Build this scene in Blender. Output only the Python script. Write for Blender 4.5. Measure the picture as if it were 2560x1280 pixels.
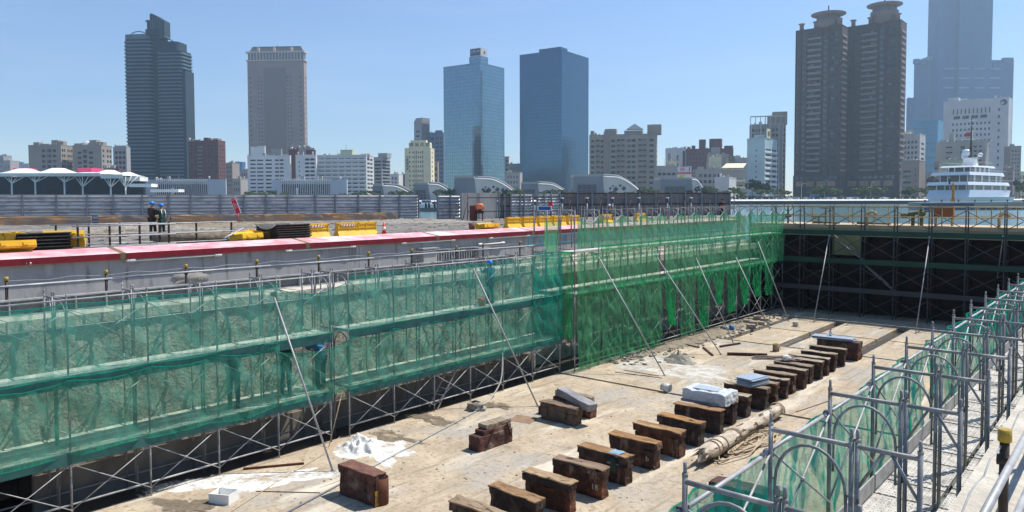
import bpy, bmesh, math, random
from mathutils import Vector, Matrix, noise
R = math.radians
sc = bpy.context.scene
for o in list(bpy.data.objects): bpy.data.objects.remove(o)
COL = sc.collection
random.seed(7)
# ---------------------------------------------------------------- camera
FPX, CX, CY, HOR, EYE, YAW = 1880.0, 1280.0, 578.0, 497.0, 7.05, R(40.4)
PITCH = math.atan((CY-HOR)/FPX)
cam = bpy.data.objects.new('camera', bpy.data.cameras.new('camera')); COL.objects.link(cam)
cam.location = (0, 0, EYE); cam.rotation_euler = (math.pi/2-PITCH, R(0.25), YAW)
cam.rotation_mode = 'XYZ'
cam.rotation_euler = (Matrix.Rotation(YAW,3,'Z') @ Matrix.Rotation(math.pi/2-PITCH,3,'X') @ Matrix.Rotation(R(-0.15),3,'Z')).to_euler()
cam.data.sensor_width = 36; cam.data.lens = FPX/2560*36; cam.data.shift_y = -(640-CY)/2560
cam.data.clip_start = 0.1; cam.data.clip_end = 9000
sc.camera = cam
CM = (Matrix.Rotation(YAW,3,'Z') @ Matrix.Rotation(math.pi/2-PITCH,3,'X') @ Matrix.Rotation(R(-0.15),3,'Z'))
EYEV = Vector((0,0,EYE))
FW = Vector((-math.sin(YAW), math.cos(YAW), 0)); RT = Vector((math.cos(YAW), math.sin(YAW), 0))
# ---------------------------------------------------------------- world, sun, exposure
SUN_AZ, SUN_EL = R(23), R(59)          # azimuth from +Y towards +X
w = bpy.data.worlds.new('World'); sc.world = w; w.use_nodes = True
nt = w.node_tree; bg = nt.nodes['Background']; sky = nt.nodes.new('ShaderNodeTexSky')
sky.sky_type = 'NISHITA'; sky.sun_disc = False; sky.sun_elevation = SUN_EL; sky.sun_rotation = SUN_AZ
sky.altitude = 0; sky.air_density = 1.0; sky.dust_density = 0.1; sky.ozone_density = 2.0
tint = nt.nodes.new('ShaderNodeMix'); tint.data_type = 'RGBA'; tint.blend_type = 'MULTIPLY'; tint.inputs['Factor'].default_value = 1
tint.inputs['B'].default_value = (.88, .98, 1.17, 1); nt.links.new(sky.outputs[0], tint.inputs['A'])
tcw = nt.nodes.new('ShaderNodeTexCoord'); mpw = nt.nodes.new('ShaderNodeMapping'); mpw.inputs['Scale'].default_value = (1.2, 1.2, 9); nt.links.new(tcw.outputs['Generated'], mpw.inputs[0])
nzw = nt.nodes.new('ShaderNodeTexNoise'); nzw.inputs['Scale'].default_value = 2.6; nzw.inputs['Detail'].default_value = 7; nzw.inputs['Roughness'].default_value = .6; nt.links.new(mpw.outputs[0], nzw.inputs['Vector'])
mrw = nt.nodes.new('ShaderNodeMapRange'); mrw.inputs[1].default_value = .48; mrw.inputs[2].default_value = .8; mrw.inputs[4].default_value = .13; nt.links.new(nzw.outputs['Fac'], mrw.inputs[0])
cl_ = nt.nodes.new('ShaderNodeMix'); cl_.data_type = 'RGBA'; cl_.inputs['B'].default_value = (7.5, 8.0, 9.2, 1); nt.links.new(mrw.outputs[0], cl_.inputs['Factor']); nt.links.new(tint.outputs['Result'], cl_.inputs['A'])
nt.links.new(cl_.outputs['Result'], bg.inputs[0]); bg.inputs[1].default_value = 0.10
sun = bpy.data.objects.new('sun', bpy.data.lights.new('sun', 'SUN')); COL.objects.link(sun)
sun.data.energy = 5.0; sun.data.angle = R(0.5); sun.data.color = (1, .95, .86)
sd = Vector((math.sin(SUN_AZ)*math.cos(SUN_EL), math.cos(SUN_AZ)*math.cos(SUN_EL), math.sin(SUN_EL)))
sun.rotation_euler = sd.to_track_quat('Z', 'Y').to_euler(); sun.location = (0, 0, 60)
vs = sc.view_settings; vs.view_transform = 'Standard'; vs.look = 'None'; vs.exposure = 0.42; vs.gamma = 1
sc.render.engine = 'CYCLES'
cy = sc.cycles
cy.use_denoising = True; cy.max_bounces = 6; cy.transparent_max_bounces = 24; cy.volume_bounces = 0
cy.diffuse_bounces = 3; cy.glossy_bounces = 2; cy.transmission_bounces = 2; cy.sample_clamp_indirect = 6
cy.caustics_reflective = False; cy.caustics_refractive = False

# ---------------------------------------------------------------- pixel helpers (2560x1280 photo pixels)
def ray(px, py): return (CM @ Vector(((px-CX)/FPX, (CY-py)/FPX, -1))).normalized()
def PZ(px, py, z=0.0):
    d = ray(px, py); t = (z-EYE)/d.z; return EYEV+d*t
def PXP(px, py, X):
    d = ray(px, py); return EYEV+d*(X/d.x)
def PYP(px, py, Y):
    d = ray(px, py); return EYEV+d*(Y/d.y)
def PD(px, py, D):
    d = ray(px, py); return EYEV+d*(D/d.dot(FW))
def PV(px, py, q):        # on the vertical line through ground point q: height seen at py
    d = ray(px, py); D = (Vector(q)-EYEV).dot(FW); return (EYEV+d*(D/d.dot(FW))).z
# ---------------------------------------------------------------- materials
MATS = {}
def srgb(r, g, b):
    f = lambda c: (c/255/12.92 if c/255 <= .04045 else ((c/255+.055)/1.055)**2.4)
    return (f(r), f(g), f(b))
def mat(name, c1, c2=None, sc1=3.0, rough=.8, metal=0.0, bump=0.0, bsc=None, c3=None, sc3=.4, thr=(.45, .62), spec=.4, stretch=None, detail=6, layers=(), cells=None, objvar=0):
    if name in MATS: return MATS[name]
    m = bpy.data.materials.new(name); m.use_nodes = True; MATS[name] = m
    n = m.node_tree.nodes; l = m.node_tree.links; b = n['Principled BSDF']
    b.inputs['Roughness'].default_value = rough; b.inputs['Metallic'].default_value = metal
    b.inputs['Specular IOR Level'].default_value = spec
    b.inputs['Base Color'].default_value = (*c1, 1)
    g = n.new('ShaderNodeNewGeometry'); vec = g.outputs['Position']
    if stretch:
        mp = n.new('ShaderNodeMapping'); mp.inputs['Scale'].default_value = stretch; l.new(vec, mp.inputs[0]); vec = mp.outputs[0]
    def mixc(fac, a, bb):
        x = n.new('ShaderNodeMix'); x.data_type = 'RGBA'
        l.new(fac, x.inputs['Factor'])
        if isinstance(a, tuple): x.inputs['A'].default_value = (*a, 1)
        else: l.new(a, x.inputs['A'])
        x.inputs['B'].default_value = (*bb, 1); return x.outputs['Result']
    def nz(scale, lo, hi, det=detail):
        t = n.new('ShaderNodeTexNoise'); t.inputs['Scale'].default_value = scale; t.inputs['Detail'].default_value = det
        t.inputs['Roughness'].default_value = .62; l.new(vec, t.inputs['Vector'])
        r = n.new('ShaderNodeMapRange'); r.inputs[1].default_value = lo; r.inputs[2].default_value = hi
        l.new(t.outputs['Fac'], r.inputs[0]); return r.outputs[0], t.outputs['Fac']
    col = c1
    if c2 is not None:
        f, _ = nz(sc1, .35, .65); col = mixc(f, c1, c2)
    if c3 is not None:
        f, _ = nz(sc3, thr[0], thr[1]); col = mixc(f, col, c3)
    for (ls, lo, hi, lc, stt) in layers:
        mp2 = n.new('ShaderNodeMapping'); mp2.inputs['Scale'].default_value = stt; l.new(g.outputs['Position'], mp2.inputs[0]); v0 = vec; vec = mp2.outputs[0]
        f, _ = nz(ls, lo, hi); vec = v0; col = mixc(f, col, lc)
    if cells:      # (scale, colour, share): whole cells of another tone
        sn = n.new('ShaderNodeVectorMath'); sn.operation = 'SNAP'; sn.inputs[1].default_value = (cells[0],)*3; l.new(g.outputs['Position'], sn.inputs[0])
        wn = n.new('ShaderNodeTexWhiteNoise'); l.new(sn.outputs[0], wn.inputs['Vector'])
        r = n.new('ShaderNodeMapRange'); r.inputs[1].default_value = 1-cells[2]; r.inputs[2].default_value = 1.0; l.new(wn.outputs['Value'], r.inputs[0])
        col = mixc(r.outputs[0], col, cells[1])
    if objvar:
        oi = n.new('ShaderNodeObjectInfo'); r = n.new('ShaderNodeMapRange'); r.inputs[3].default_value = 1-objvar; r.inputs[4].default_value = 1+objvar; l.new(oi.outputs['Random'], r.inputs[0])
        hs = n.new('ShaderNodeHueSaturation'); l.new(r.outputs[0], hs.inputs['Value']); l.new(r.outputs[0], hs.inputs['Saturation'])
        l.new(col, hs.inputs['Color']) if not isinstance(col, tuple) else setattr(hs.inputs['Color'], 'default_value', (*col, 1)); col = hs.outputs[0]
    if not isinstance(col, tuple): l.new(col, b.inputs['Base Color'])
    if bump:
        _, h = nz(bsc or sc1*2, 0, 1)
        bp = n.new('ShaderNodeBump'); bp.inputs['Strength'].default_value = bump; bp.inputs['Distance'].default_value = .06
        l.new(h, bp.inputs['Height']); l.new(bp.outputs[0], b.inputs['Normal'])
    return m
def netmat(name, col, op, op2):
    m = bpy.data.materials.new(name); m.use_nodes = True; n = m.node_tree.nodes; l = m.node_tree.links; n.clear()
    out = n.new('ShaderNodeOutputMaterial'); tr = n.new('ShaderNodeBsdfTransparent'); df = n.new('ShaderNodeBsdfDiffuse'); tl = n.new('ShaderNodeBsdfTranslucent')
    df.inputs[0].default_value = (*col, 1); tl.inputs[0].default_value = (*col, 1); tr.inputs[0].default_value = (.86, 1, .93, 1)
    m1 = n.new('ShaderNodeMixShader'); m1.inputs[0].default_value = .5; l.new(df.outputs[0], m1.inputs[1]); l.new(tl.outputs[0], m1.inputs[2])
    g = n.new('ShaderNodeNewGeometry'); mp = n.new('ShaderNodeMapping'); mp.inputs['Scale'].default_value = (3, 3, .8); l.new(g.outputs['Position'], mp.inputs[0])
    t = n.new('ShaderNodeTexNoise'); t.inputs['Scale'].default_value = 1.4; t.inputs['Detail'].default_value = 7; t.inputs['Distortion'].default_value = 1.2; l.new(mp.outputs[0], t.inputs['Vector'])
    r = n.new('ShaderNodeMapRange'); r.inputs[1].default_value = .43; r.inputs[2].default_value = .64; r.inputs[3].default_value = op; r.inputs[4].default_value = op2; l.new(t.outputs['Fac'], r.inputs[0])
    mx = n.new('ShaderNodeMixShader'); l.new(r.outputs[0], mx.inputs[0]); l.new(tr.outputs[0], mx.inputs[1]); l.new(m1.outputs[0], mx.inputs[2]); l.new(mx.outputs[0], out.inputs[0])
    return m
S = srgb
M_SAND = mat('sandy_concrete', (.52,.425,.305), (.36,.285,.20), .9, .9, bump=.45, bsc=9, c3=(.36,.33,.29), sc3=.42, thr=(.48,.64), layers=((3, .60, .66, (.30,.24,.165), (1,.05,1)), (1.4, .60, .70, (.24,.19,.135), (1,1,1)), (7, .52, .66, (.27,.21,.14), (1,1,1)), (.9, .55, .7, (.64,.58,.47), (1,.25,1)), (2.6, .57, .66, (.30,.24,.17), (1.6,.18,1)), (38, .56, .7, (.25,.20,.14), (1,1,1)), (.23, .60, .68, (.25,.21,.16), (1,1,1))))
M_DARKCONC = mat('very_dark_concrete', (.035,.033,.032), (.06,.05,.04), 2, .5)  # very dark concrete for sub-floor, wall cores and tunnel
M_ROUGH = mat('hacked_concrete', (.52,.49,.42), (.34,.31,.26), 2.2, .95, bump=1.0, bsc=9, c3=(.24,.20,.155), sc3=1.1, thr=(.52,.72), layers=((.7,.5,.7,(.46,.44,.40),(1,1,.25)),(14,.55,.66,(.17,.14,.11),(1,1,1))))
M_BASEW = mat('dark_wall_base', (.27,.235,.20), (.16,.14,.12), 1.5, .8, bump=.4, stretch=(1,1,.5))
M_STEELDK = mat('dark_shaded_steel', (.085,.085,.09), (.04,.04,.045), 4, .7)  # gate scaffold's shade is put into this darker tone; couplers are plainly dark
M_WALL = mat('grey_wall_concrete', (.42,.42,.415), (.31,.31,.315), .6, .85, bump=.15, bsc=8, c3=(.20,.205,.20), sc3=1.1, thr=(.55,.75), stretch=(1,1,.35), layers=((4,.57,.68,(.20,.195,.18),(1,1,.12)),(.9,.58,.72,(.50,.49,.46),(1,1,.6))))
M_LEDGE = mat('pale_ledge_concrete', (.58,.54,.46), (.44,.40,.33), 2.5, .95, bump=.8, bsc=9)
M_YARD = mat('yard_ground', (.20,.18,.155), (.10,.09,.08), .35, .95, bump=.6, bsc=3, c3=(.33,.31,.28), sc3=1.6, thr=(.52,.66))
M_CITYG = mat('city_ground_paving', (.2,.2,.2), (.14,.14,.14), .05, .9)
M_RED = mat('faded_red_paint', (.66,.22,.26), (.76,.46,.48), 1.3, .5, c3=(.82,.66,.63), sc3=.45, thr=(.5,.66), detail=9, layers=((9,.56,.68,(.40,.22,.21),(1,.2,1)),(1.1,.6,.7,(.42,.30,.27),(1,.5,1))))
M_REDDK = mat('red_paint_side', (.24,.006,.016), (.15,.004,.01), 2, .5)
M_OLIVE = mat('olive_joint', (.16,.13,.06))
M_CAP = mat('dull_yellow_cap', (.46,.31,.03), (.30,.19,.03), 14, .6)
M_STEEL = mat('galvanised_steel', (.28,.285,.29), (.18,.185,.19), 6, .55, .2, c3=(.40,.40,.39), sc3=3.5, thr=(.56,.66), spec=.2, layers=((5,.62,.68,(.16,.10,.07),(1,1,1)),))
M_STEELP = mat('galvanised_pipe_pale', (.44,.44,.44), (.30,.30,.31), 5, .5, .15, c3=(.25,.25,.26), sc3=2.2, thr=(.56,.68), spec=.25)
M_PLANK = mat('steel_plank', (.56,.54,.505), (.38,.365,.34), 4, .6, .1, c3=(.24,.225,.21), sc3=2.2, thr=(.52,.7), layers=((20,.55,.68,(.20,.18,.16),(1,.3,1)),))
M_BLACK = mat('black_post', (.022,.015,.013), (.05,.03,.02), 8, .6)
M_YEL = mat('yellow_plastic', (.78,.47,.02), (.66,.37,.01), 1.5, .5, c3=(.5,.32,.06), sc3=4, thr=(.6,.75))
M_WHITE = mat('white_plastic', (.80,.80,.78), (.70,.70,.68), 3, .5)
M_REDP = mat('red_plastic', (.62,.03,.03), (.5,.02,.02), 4, .5)
M_ORANGE = mat('orange_paint', (.80,.16,.03), (.62,.12,.03), 5, .55)
M_WOODT = mat('sawn_timber_top', (.30,.185,.10), (.17,.10,.055), 7, .85, bump=.5, bsc=16, c3=(.40,.29,.18), sc3=1.3, thr=(.5,.7), stretch=(.22,1,1), objvar=.28, layers=((9,.56,.66,(.07,.045,.03),(.35,1,1)),))
M_WOODD = mat('dark_tarred_timber', (.062,.030,.021), (.028,.015,.012), 5, .8, bump=1.0, bsc=9, c3=(.15,.075,.05), sc3=2.6, thr=(.5,.66), objvar=.35, layers=((3.2,.6,.7,(.22,.17,.13),(1,1,.4)),))
M_WOODR = mat('red_brown_timber', (.115,.038,.028), (.05,.02,.016), 4, .75, bump=.9, bsc=8, c3=(.20,.14,.11), sc3=1.9, thr=(.53,.66), objvar=.2, layers=((3,.58,.68,(.03,.015,.012),(1,1,.35)),))
M_RUST = mat('rusty_iron', (.13,.045,.02), (.07,.025,.015), 9, .8)
M_LOG = mat('weathered_log', (.66,.57,.46), (.36,.29,.22), 6, .95, bump=1.0, bsc=12, c3=(.07,.05,.04), sc3=5, thr=(.52,.58), stretch=(1,.3,1))
M_ROPE = mat('rope_fibre', (.60,.49,.35), (.42,.32,.21), 30, .95, bump=.6, bsc=60)
M_POWDER = mat('white_cement_powder', (.78,.77,.74), (.64,.62,.58), 2.2, .95, bump=.8, bsc=9)
M_RUBBLE = mat('grey_rubble', (.34,.32,.28), (.20,.18,.155), 4, .95, bump=1, bsc=11)
M_DIRT = mat('dry_dirt', (.30,.25,.18), (.17,.14,.10), 3, .95, bump=1, bsc=10)
M_FENCE = mat('fence_sheet_steel', (.37,.375,.39), (.29,.295,.31), .8, .42, .15, c3=(.52,.50,.47), sc3=1.2, thr=(.58,.7))
M_FENCEHL = mat('fence_rib_painted_highlight', (.74,.72,.68), (.60,.59,.58), .7, .4, .1, c3=(.40,.41,.44), sc3=.9, thr=(.50,.60), stretch=(1,1,2.5))  # sunlit highlight of the fence ribs, put into their colour
M_FENCEP = mat('fence_post_steel', (.24,.27,.31), (.20,.22,.26), 2, .5, .3)
M_HOARD = mat('weathered_hoarding', (.27,.255,.26), (.19,.18,.185), 1.2, .7, .1, stretch=(3,3,.3), c3=(.36,.33,.30), sc3=.9, thr=(.55,.7))
M_HOARDW = mat('pale_hoarding', (.62,.59,.54), (.40,.37,.34), 1.5, .7, stretch=(4,4,.2))
M_KERB = mat('brown_kerb_concrete', (.56,.31,.15), (.44,.26,.14), 1, .9, c3=(.30,.25,.21), sc3=.5)
M_GATE = mat('rusty_dark_gate_steel', (.016,.008,.007), (.006,.006,.007), 1.2, .6, c3=(.035,.011,.010), sc3=.7, spec=.15)
M_GATEG = mat('grey_green_gate_paint', (.30,.34,.22), (.22,.26,.17), 1.3, .7, c3=(.28,.22,.13), sc3=2, thr=(.6,.75))
M_GATETOP = mat('tan_gate_deck', (.52,.40,.26), (.40,.31,.2), 1, .85)
M_YRAIL = mat('yellow_rail_paint', (.42,.33,.15), (.32,.25,.12), 4, .6)
M_WATER = None
M_BLUEH = mat('blue_hard_hat', (.01,.20,.72), rough=.35)
M_SKIN = mat('skin', (.36,.20,.13), rough=.6)
M_BROWNC = mat('brown_shirt_cloth', (.085,.05,.035), (.06,.035,.025), 12)
M_GREENC = mat('dark_green_cloth', (.012,.06,.045), (.008,.04,.03), 12)
M_NAVY = mat('navy_cloth', (.012,.022,.075), (.01,.015,.05), 12)
M_DKC = mat('dark_work_trousers', (.018,.017,.02), (.03,.026,.025), 12)
M_VEST = mat('orange_vest_cloth', (.85,.13,.03), (.7,.1,.02), 12)
M_TEALNET = netmat('teal_debris_net', (.11,.43,.32), .40, .68)
M_TEALNET2 = netmat('teal_debris_net_dense', (.03,.36,.26), .45, .85)
M_NEARNET = netmat('near_teal_net', (.03,.44,.31), .46, .97)
M_GREENNET = netmat('green_debris_net', (.11,.45,.21), .40, .70)
M_GREENNET2 = netmat('green_debris_net_dense', (.04,.42,.16), .45, .85)
M_TREE = mat('tree_leaves', (.11,.17,.05), (.07,.115,.035), .5, .7, c3=(.17,.19,.07), sc3=.25)
M_TREED = mat('dark_tree_leaves', (.035,.075,.03), (.022,.05,.02), .5, .7)
M_BARK = mat('bark', (.14,.10,.07), (.09,.07,.05), 3, .9)
M_GLASSD = mat('dark_window_glass', (.022,.03,.038), rough=.25, spec=.35, cells=(2.3,(.16,.17,.17),.22))
M_MATTE = mat('dark_hall_glazing', (.010,.014,.024), (.02,.028,.045), .3, .8, spec=.1)
M_GLASSB = mat('black_interior_glass', (.010,.016,.028), (.02,.03,.045), .4, .2, spec=.6)
# ---------------------------------------------------------------- mesh builder and object helpers
class MB:
    def __init__(s): s.v = []; s.f = []; s.smooth = []
    def add(s, vs_, fs, sm=False):
        o = len(s.v); s.v += [tuple(v) for v in vs_]; s.f += [tuple(i+o for i in f) for f in fs]; s.smooth += [sm]*len(fs); return s
    def box(s, a, b):
        x0,y0,z0 = a; x1,y1,z1 = b
        return s.add([(x0,y0,z0),(x1,y0,z0),(x1,y1,z0),(x0,y1,z0),(x0,y0,z1),(x1,y0,z1),(x1,y1,z1),(x0,y1,z1)],
                     [(0,3,2,1),(4,5,6,7),(0,1,5,4),(1,2,6,5),(2,3,7,6),(3,0,4,7)])
    def mbox(s, M, a, b):
        t = MB().box(a, b); return s.add([M @ Vector(v) for v in t.v], t.f)
    def bar(s, p, q, w, h):      # rectangular bar
        p = Vector(p); q = Vector(q); d = q-p; L = d.length
        if L < 1e-6: return s
        M = Matrix.Translation(p) @ d.to_track_quat('X', 'Z').to_matrix().to_4x4()
        return s.mbox(M, (0,-w/2,-h/2), (L,w/2,h/2))
    def tube(s, p, q, r, n=6, r2=None, caps=True):
        p = Vector(p); q = Vector(q); d = q-p
        if d.length < 1e-6: return s
        Q = d.to_track_quat('Z', 'Y').to_matrix(); r2 = r if r2 is None else r2
        vv = [p+Q @ Vector((r*math.cos(2*math.pi*i/n), r*math.sin(2*math.pi*i/n), 0)) for i in range(n)]
        vv += [q+Q @ Vector((r2*math.cos(2*math.pi*i/n), r2*math.sin(2*math.pi*i/n), 0)) for i in range(n)]
        s.add(vv, [(i, (i+1)%n, n+(i+1)%n, n+i) for i in range(n)], True)
        if caps:
            o = len(s.v)-2*n; s.f += [tuple(o+n-1-i for i in range(n)), tuple(o+n+i for i in range(n))]; s.smooth += [False]*2
        return s
    def path(s, pts, r, n=6, closed=False):
        pts = [Vector(p) for p in pts]; k = len(pts); rings = []
        for i, p in enumerate(pts):
            a = pts[(i-1) % k] if (closed or i > 0) else p; b = pts[(i+1) % k] if (closed or i < k-1) else p
            d = (b-a); Q = d.to_track_quat('Z', 'Y').to_matrix() if d.length > 1e-9 else Matrix.Identity(3)
            rr = r[i] if isinstance(r, (list, tuple)) else r
            rings.append([p+Q @ Vector((rr*math.cos(2*math.pi*j/n), rr*math.sin(2*math.pi*j/n), 0)) for j in range(n)])
        vv = [v for g in rings for v in g]; ff = []
        for i in range(k if closed else k-1):
            for j in range(n):
                a = i*n+j; b = i*n+(j+1) % n; c = ((i+1) % k)*n+(j+1) % n; d2 = ((i+1) % k)*n+j; ff.append((a, b, c, d2))
        s.add(vv, ff, True)
        if not closed:
            o = len(s.v)-k*n; s.f += [tuple(o+n-1-i for i in range(n)), tuple(o+(k-1)*n+i for i in range(n))]; s.smooth += [False]*2
        return s
    def prism(s, poly, z0, z1, poly2=None):
        n = len(poly); p2 = poly2 or poly
        return s.add([(x, y, z0) for x, y in poly]+[(x, y, z1) for x, y in p2],
                     [tuple(range(n-1, -1, -1)), tuple(range(n, 2*n))]+[(i, (i+1) % n, n+(i+1) % n, n+i) for i in range(n)])
    def extr(s, prof, M, L):     # profile in local (y,z), extruded along local x
        n = len(prof)
        return s.add([M @ Vector((0, y, z)) for y, z in prof]+[M @ Vector((L, y, z)) for y, z in prof],
                     [tuple(range(n)), tuple(range(2*n-1, n-1, -1))]+[(i, n+i, n+(i+1) % n, (i+1) % n) for i in range(n)])
    def lathe(s, c, prof, n=16, sx=1, sy=1):
        c = Vector(c); k = len(prof)
        vv = [c+Vector((r*sx*math.cos(2*math.pi*j/n), r*sy*math.sin(2*math.pi*j/n), z)) for r, z in prof for j in range(n)]
        ff = [(i*n+j, i*n+(j+1) % n, (i+1)*n+(j+1) % n, (i+1)*n+j) for i in range(k-1) for j in range(n)]
        s.add(vv, ff, True); o = len(s.v)-k*n
        s.f += [tuple(o+n-1-i for i in range(n)), tuple(o+(k-1)*n+i for i in range(n))]; s.smooth += [False]*2
        return s
    def mesh(s, name, m):
        me = bpy.data.meshes.new(name); me.from_pydata(s.v, [], s.f); me.materials.append(m)
        me.polygons.foreach_set('use_smooth', s.smooth); me.update(); return me
    def build(s, name, m, parent=None, **kw):
        return link(name, s.mesh(name, m), parent, **kw)
def link(name, data, parent=None, loc=None, rz=None, label=None, cat=None, group=None, kind=None, M=None):
    o = bpy.data.objects.new(name, data); COL.objects.link(o)
    if parent is not None: o.parent = parent
    if M is not None: o.matrix_basis = M
    if loc is not None: o.location = loc
    if rz is not None: o.rotation_euler = (0, 0, rz)
    tag(o, label, cat, group, kind); return o
def tag(o, label=None, cat=None, group=None, kind=None):
    if label: o['label'] = label
    if cat: o['category'] = cat
    if group: o['group'] = group
    if kind: o['kind'] = kind
    return o
def thing(name, label, cat, loc=(0,0,0), rz=0, group=None): return link(name, None, None, loc, rz, label, cat, group)
def dup(root, loc=None, rz=None, label=None, group=None, scale=None):
    kids = [c for c in CH.get(root.name, [])] or [c for c in root.children]
    r = root.copy(); COL.objects.link(r)
    if loc is not None: r.location = loc
    if rz is not None: r.rotation_euler = (0, 0, rz)
    if scale is not None: r.scale = scale
    if label: r['label'] = label
    if group: r['group'] = group
    for ch in list(root.children):
        c = ch.copy(); COL.objects.link(c); c.parent = r
        for g in list(ch.children):
            d = g.copy(); COL.objects.link(d); d.parent = c
    return r
CH = {}
def struct(name, mb, m): return mb.build(name, m, kind='structure')
ORD = ['first','second','third','fourth','fifth','sixth','seventh','eighth','ninth','tenth','eleventh','twelfth','thirteenth','fourteenth','fifteenth','sixteenth','seventeenth','eighteenth','nineteenth','twentieth','twenty-first','twenty-second','twenty-third','twenty-fourth','twenty-fifth']
def fn(x, y, z=0): return noise.noise(Vector((x, y, z)))
def text_mesh(body, size, name='lettering', ext=.01):
    cu = bpy.data.curves.new(name, 'FONT'); cu.body = body; cu.size = size; cu.extrude = ext; cu.align_x = 'CENTER'; cu.align_y = 'CENTER'; cu.resolution_u = 2
    o = bpy.data.objects.new(name, cu); COL.objects.link(o)
    me = bpy.data.meshes.new_from_object(o.evaluated_get(bpy.context.evaluated_depsgraph_get()))
    bpy.data.objects.remove(o); me.name = name; return me
def frame_matrix(o, xdir, zdir=(0,0,1)):     # local x along xdir, z up
    x = Vector(xdir).normalized(); z = Vector(zdir).normalized(); y = z.cross(x).normalized(); z = x.cross(y)
    return Matrix(((x.x,y.x,z.x,o[0]),(x.y,y.y,z.y,o[1]),(x.z,y.z,z.z,o[2]),(0,0,0,1)))
def mound(name, c, rx, ry, h, m, rz=0, seed=0, jag=.35, nr=9, na=36, rough=.5, **kw):
    vv = []; ff = []
    for i in range(nr):
        t = i/(nr-1); tt = max(0, (t-.1)/.9) if h > .05 else t
        for j in range(na):
            a = 2*math.pi*j/na; e = 1+jag*(fn(math.cos(a)*1.7+seed, math.sin(a)*1.7, seed)*1.6+.5*fn(math.cos(a)*6, math.sin(a)*6, seed)+.3*fn(math.cos(a)*15, math.sin(a)*15, seed))
            x = rx*t*e*math.cos(a); y = ry*t*e*math.sin(a)
            z = h*((.5+.5*math.cos(math.pi*tt))**.8)*(1+rough*fn(x*3+seed, y*3, 2.3)*(1 if h < .05 else .35))+(.0 if h < .05 else (1-t)*h*.9*fn(x*7+seed, y*7, 4))+ (h*.25*abs(fn(x*6, y*6+seed, 1))*(1-t) if h > .05 else .004*(1-t)) - .012*t*t*t
            vv.append((x, y, max(z+.008*(1-t), -.012)))
    for i in range(nr-1):
        for j in range(na): ff.append((i*na+j, (i+1)*na+j, (i+1)*na+(j+1) % na, i*na+(j+1) % na))
    b = MB().add(vv, ff, True); return b.build(name, m, loc=(c[0], c[1], c[2]), rz=rz, **kw)

def patchmat(name, c1, c2, soft=.55, dens=1.0):
    m = mat(name, c1, c2, 3, .95, bump=.7, bsc=10); n = m.node_tree.nodes; l = m.node_tree.links; b = n['Principled BSDF']; out = n['Material Output']
    if len(n) > 30: return m
    tc = n.new('ShaderNodeTexCoord'); vm = n.new('ShaderNodeVectorMath'); vm.operation = 'DISTANCE'; vm.inputs[1].default_value = (.5,.5,.5); l.new(tc.outputs['Generated'], vm.inputs[0])
    g = n.new('ShaderNodeNewGeometry'); t = n.new('ShaderNodeTexNoise'); t.inputs['Scale'].default_value = 2.2; t.inputs['Detail'].default_value = 9; t.inputs['Roughness'].default_value = .75; l.new(g.outputs['Position'], t.inputs['Vector'])
    ad = n.new('ShaderNodeMath'); ad.operation = 'MULTIPLY_ADD'; l.new(t.outputs['Fac'], ad.inputs[0]); ad.inputs[1].default_value = -1.5; l.new(vm.outputs['Value'], ad.inputs[2])
    r = n.new('ShaderNodeMapRange'); r.inputs[1].default_value = -.52; r.inputs[2].default_value = -.22; r.inputs[3].default_value = dens; r.inputs[4].default_value = 0; l.new(ad.outputs[0], r.inputs[0])
    tr = n.new('ShaderNodeBsdfTransparent'); mx = n.new('ShaderNodeMixShader'); l.new(r.outputs[0], mx.inputs[0]); l.new(tr.outputs[0], mx.inputs[1]); l.new(b.outputs[0], mx.inputs[2]); l.new(mx.outputs[0], out.inputs[0])
    return m
P_WHITE = patchmat('powder_patch', (.78,.77,.74), (.66,.63,.58)); P_THIN = patchmat('thin_powder_patch', (.68,.66,.62), (.58,.54,.47), dens=.85); P_DIRT = patchmat('debris_patch', (.24,.19,.13), (.13,.105,.08), dens=.9)
# ================================================================ ground, water, dock pit
b = MB()
def slab(x0, x1, y0, y1): b.box((x0, y0, -.2), (x1, y1, 0))
slab(-18.12, -1.3, -14, 24.12); slab(-18.12, -1.3, 24.32, 35.3)
for y0, y1 in ((35.5, 40.0), (40.16, 44.4)):
    xs = [-18.12, -16.25, -15.85, -13.55, -13.0, -10.3, -9.7, -1.3]
    for i in range(0, 8, 2): slab(xs[i], xs[i+1], y0, y1)
slab(-18.12, -1.3, 44.55, 50)
struct('dock_floor', b, M_SAND)
b = MB().box((-21, -15, -.6), (0, 52, -.2)); struct('dock_floor_drain', b, M_DARKCONC)
wb = MB()
wb.add([(-3500,-800,3.5),(-29,-800,3.5),(-29,51,3.5),(-3500,51,3.5)], [(0,1,2,3)])
wb.add([(-3500,51,3.5),(3500,51,3.5),(3500,4000,3.5),(-3500,4000,3.5)], [(0,1,2,3)])
mw = mat('harbour_water', (.055,.125,.13), (.075,.15,.15), .03, .22, bump=.9, bsc=1.4, spec=.5, stretch=(.5,.5,1), detail=8)
struct('harbour_water', wb, mw)
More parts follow.
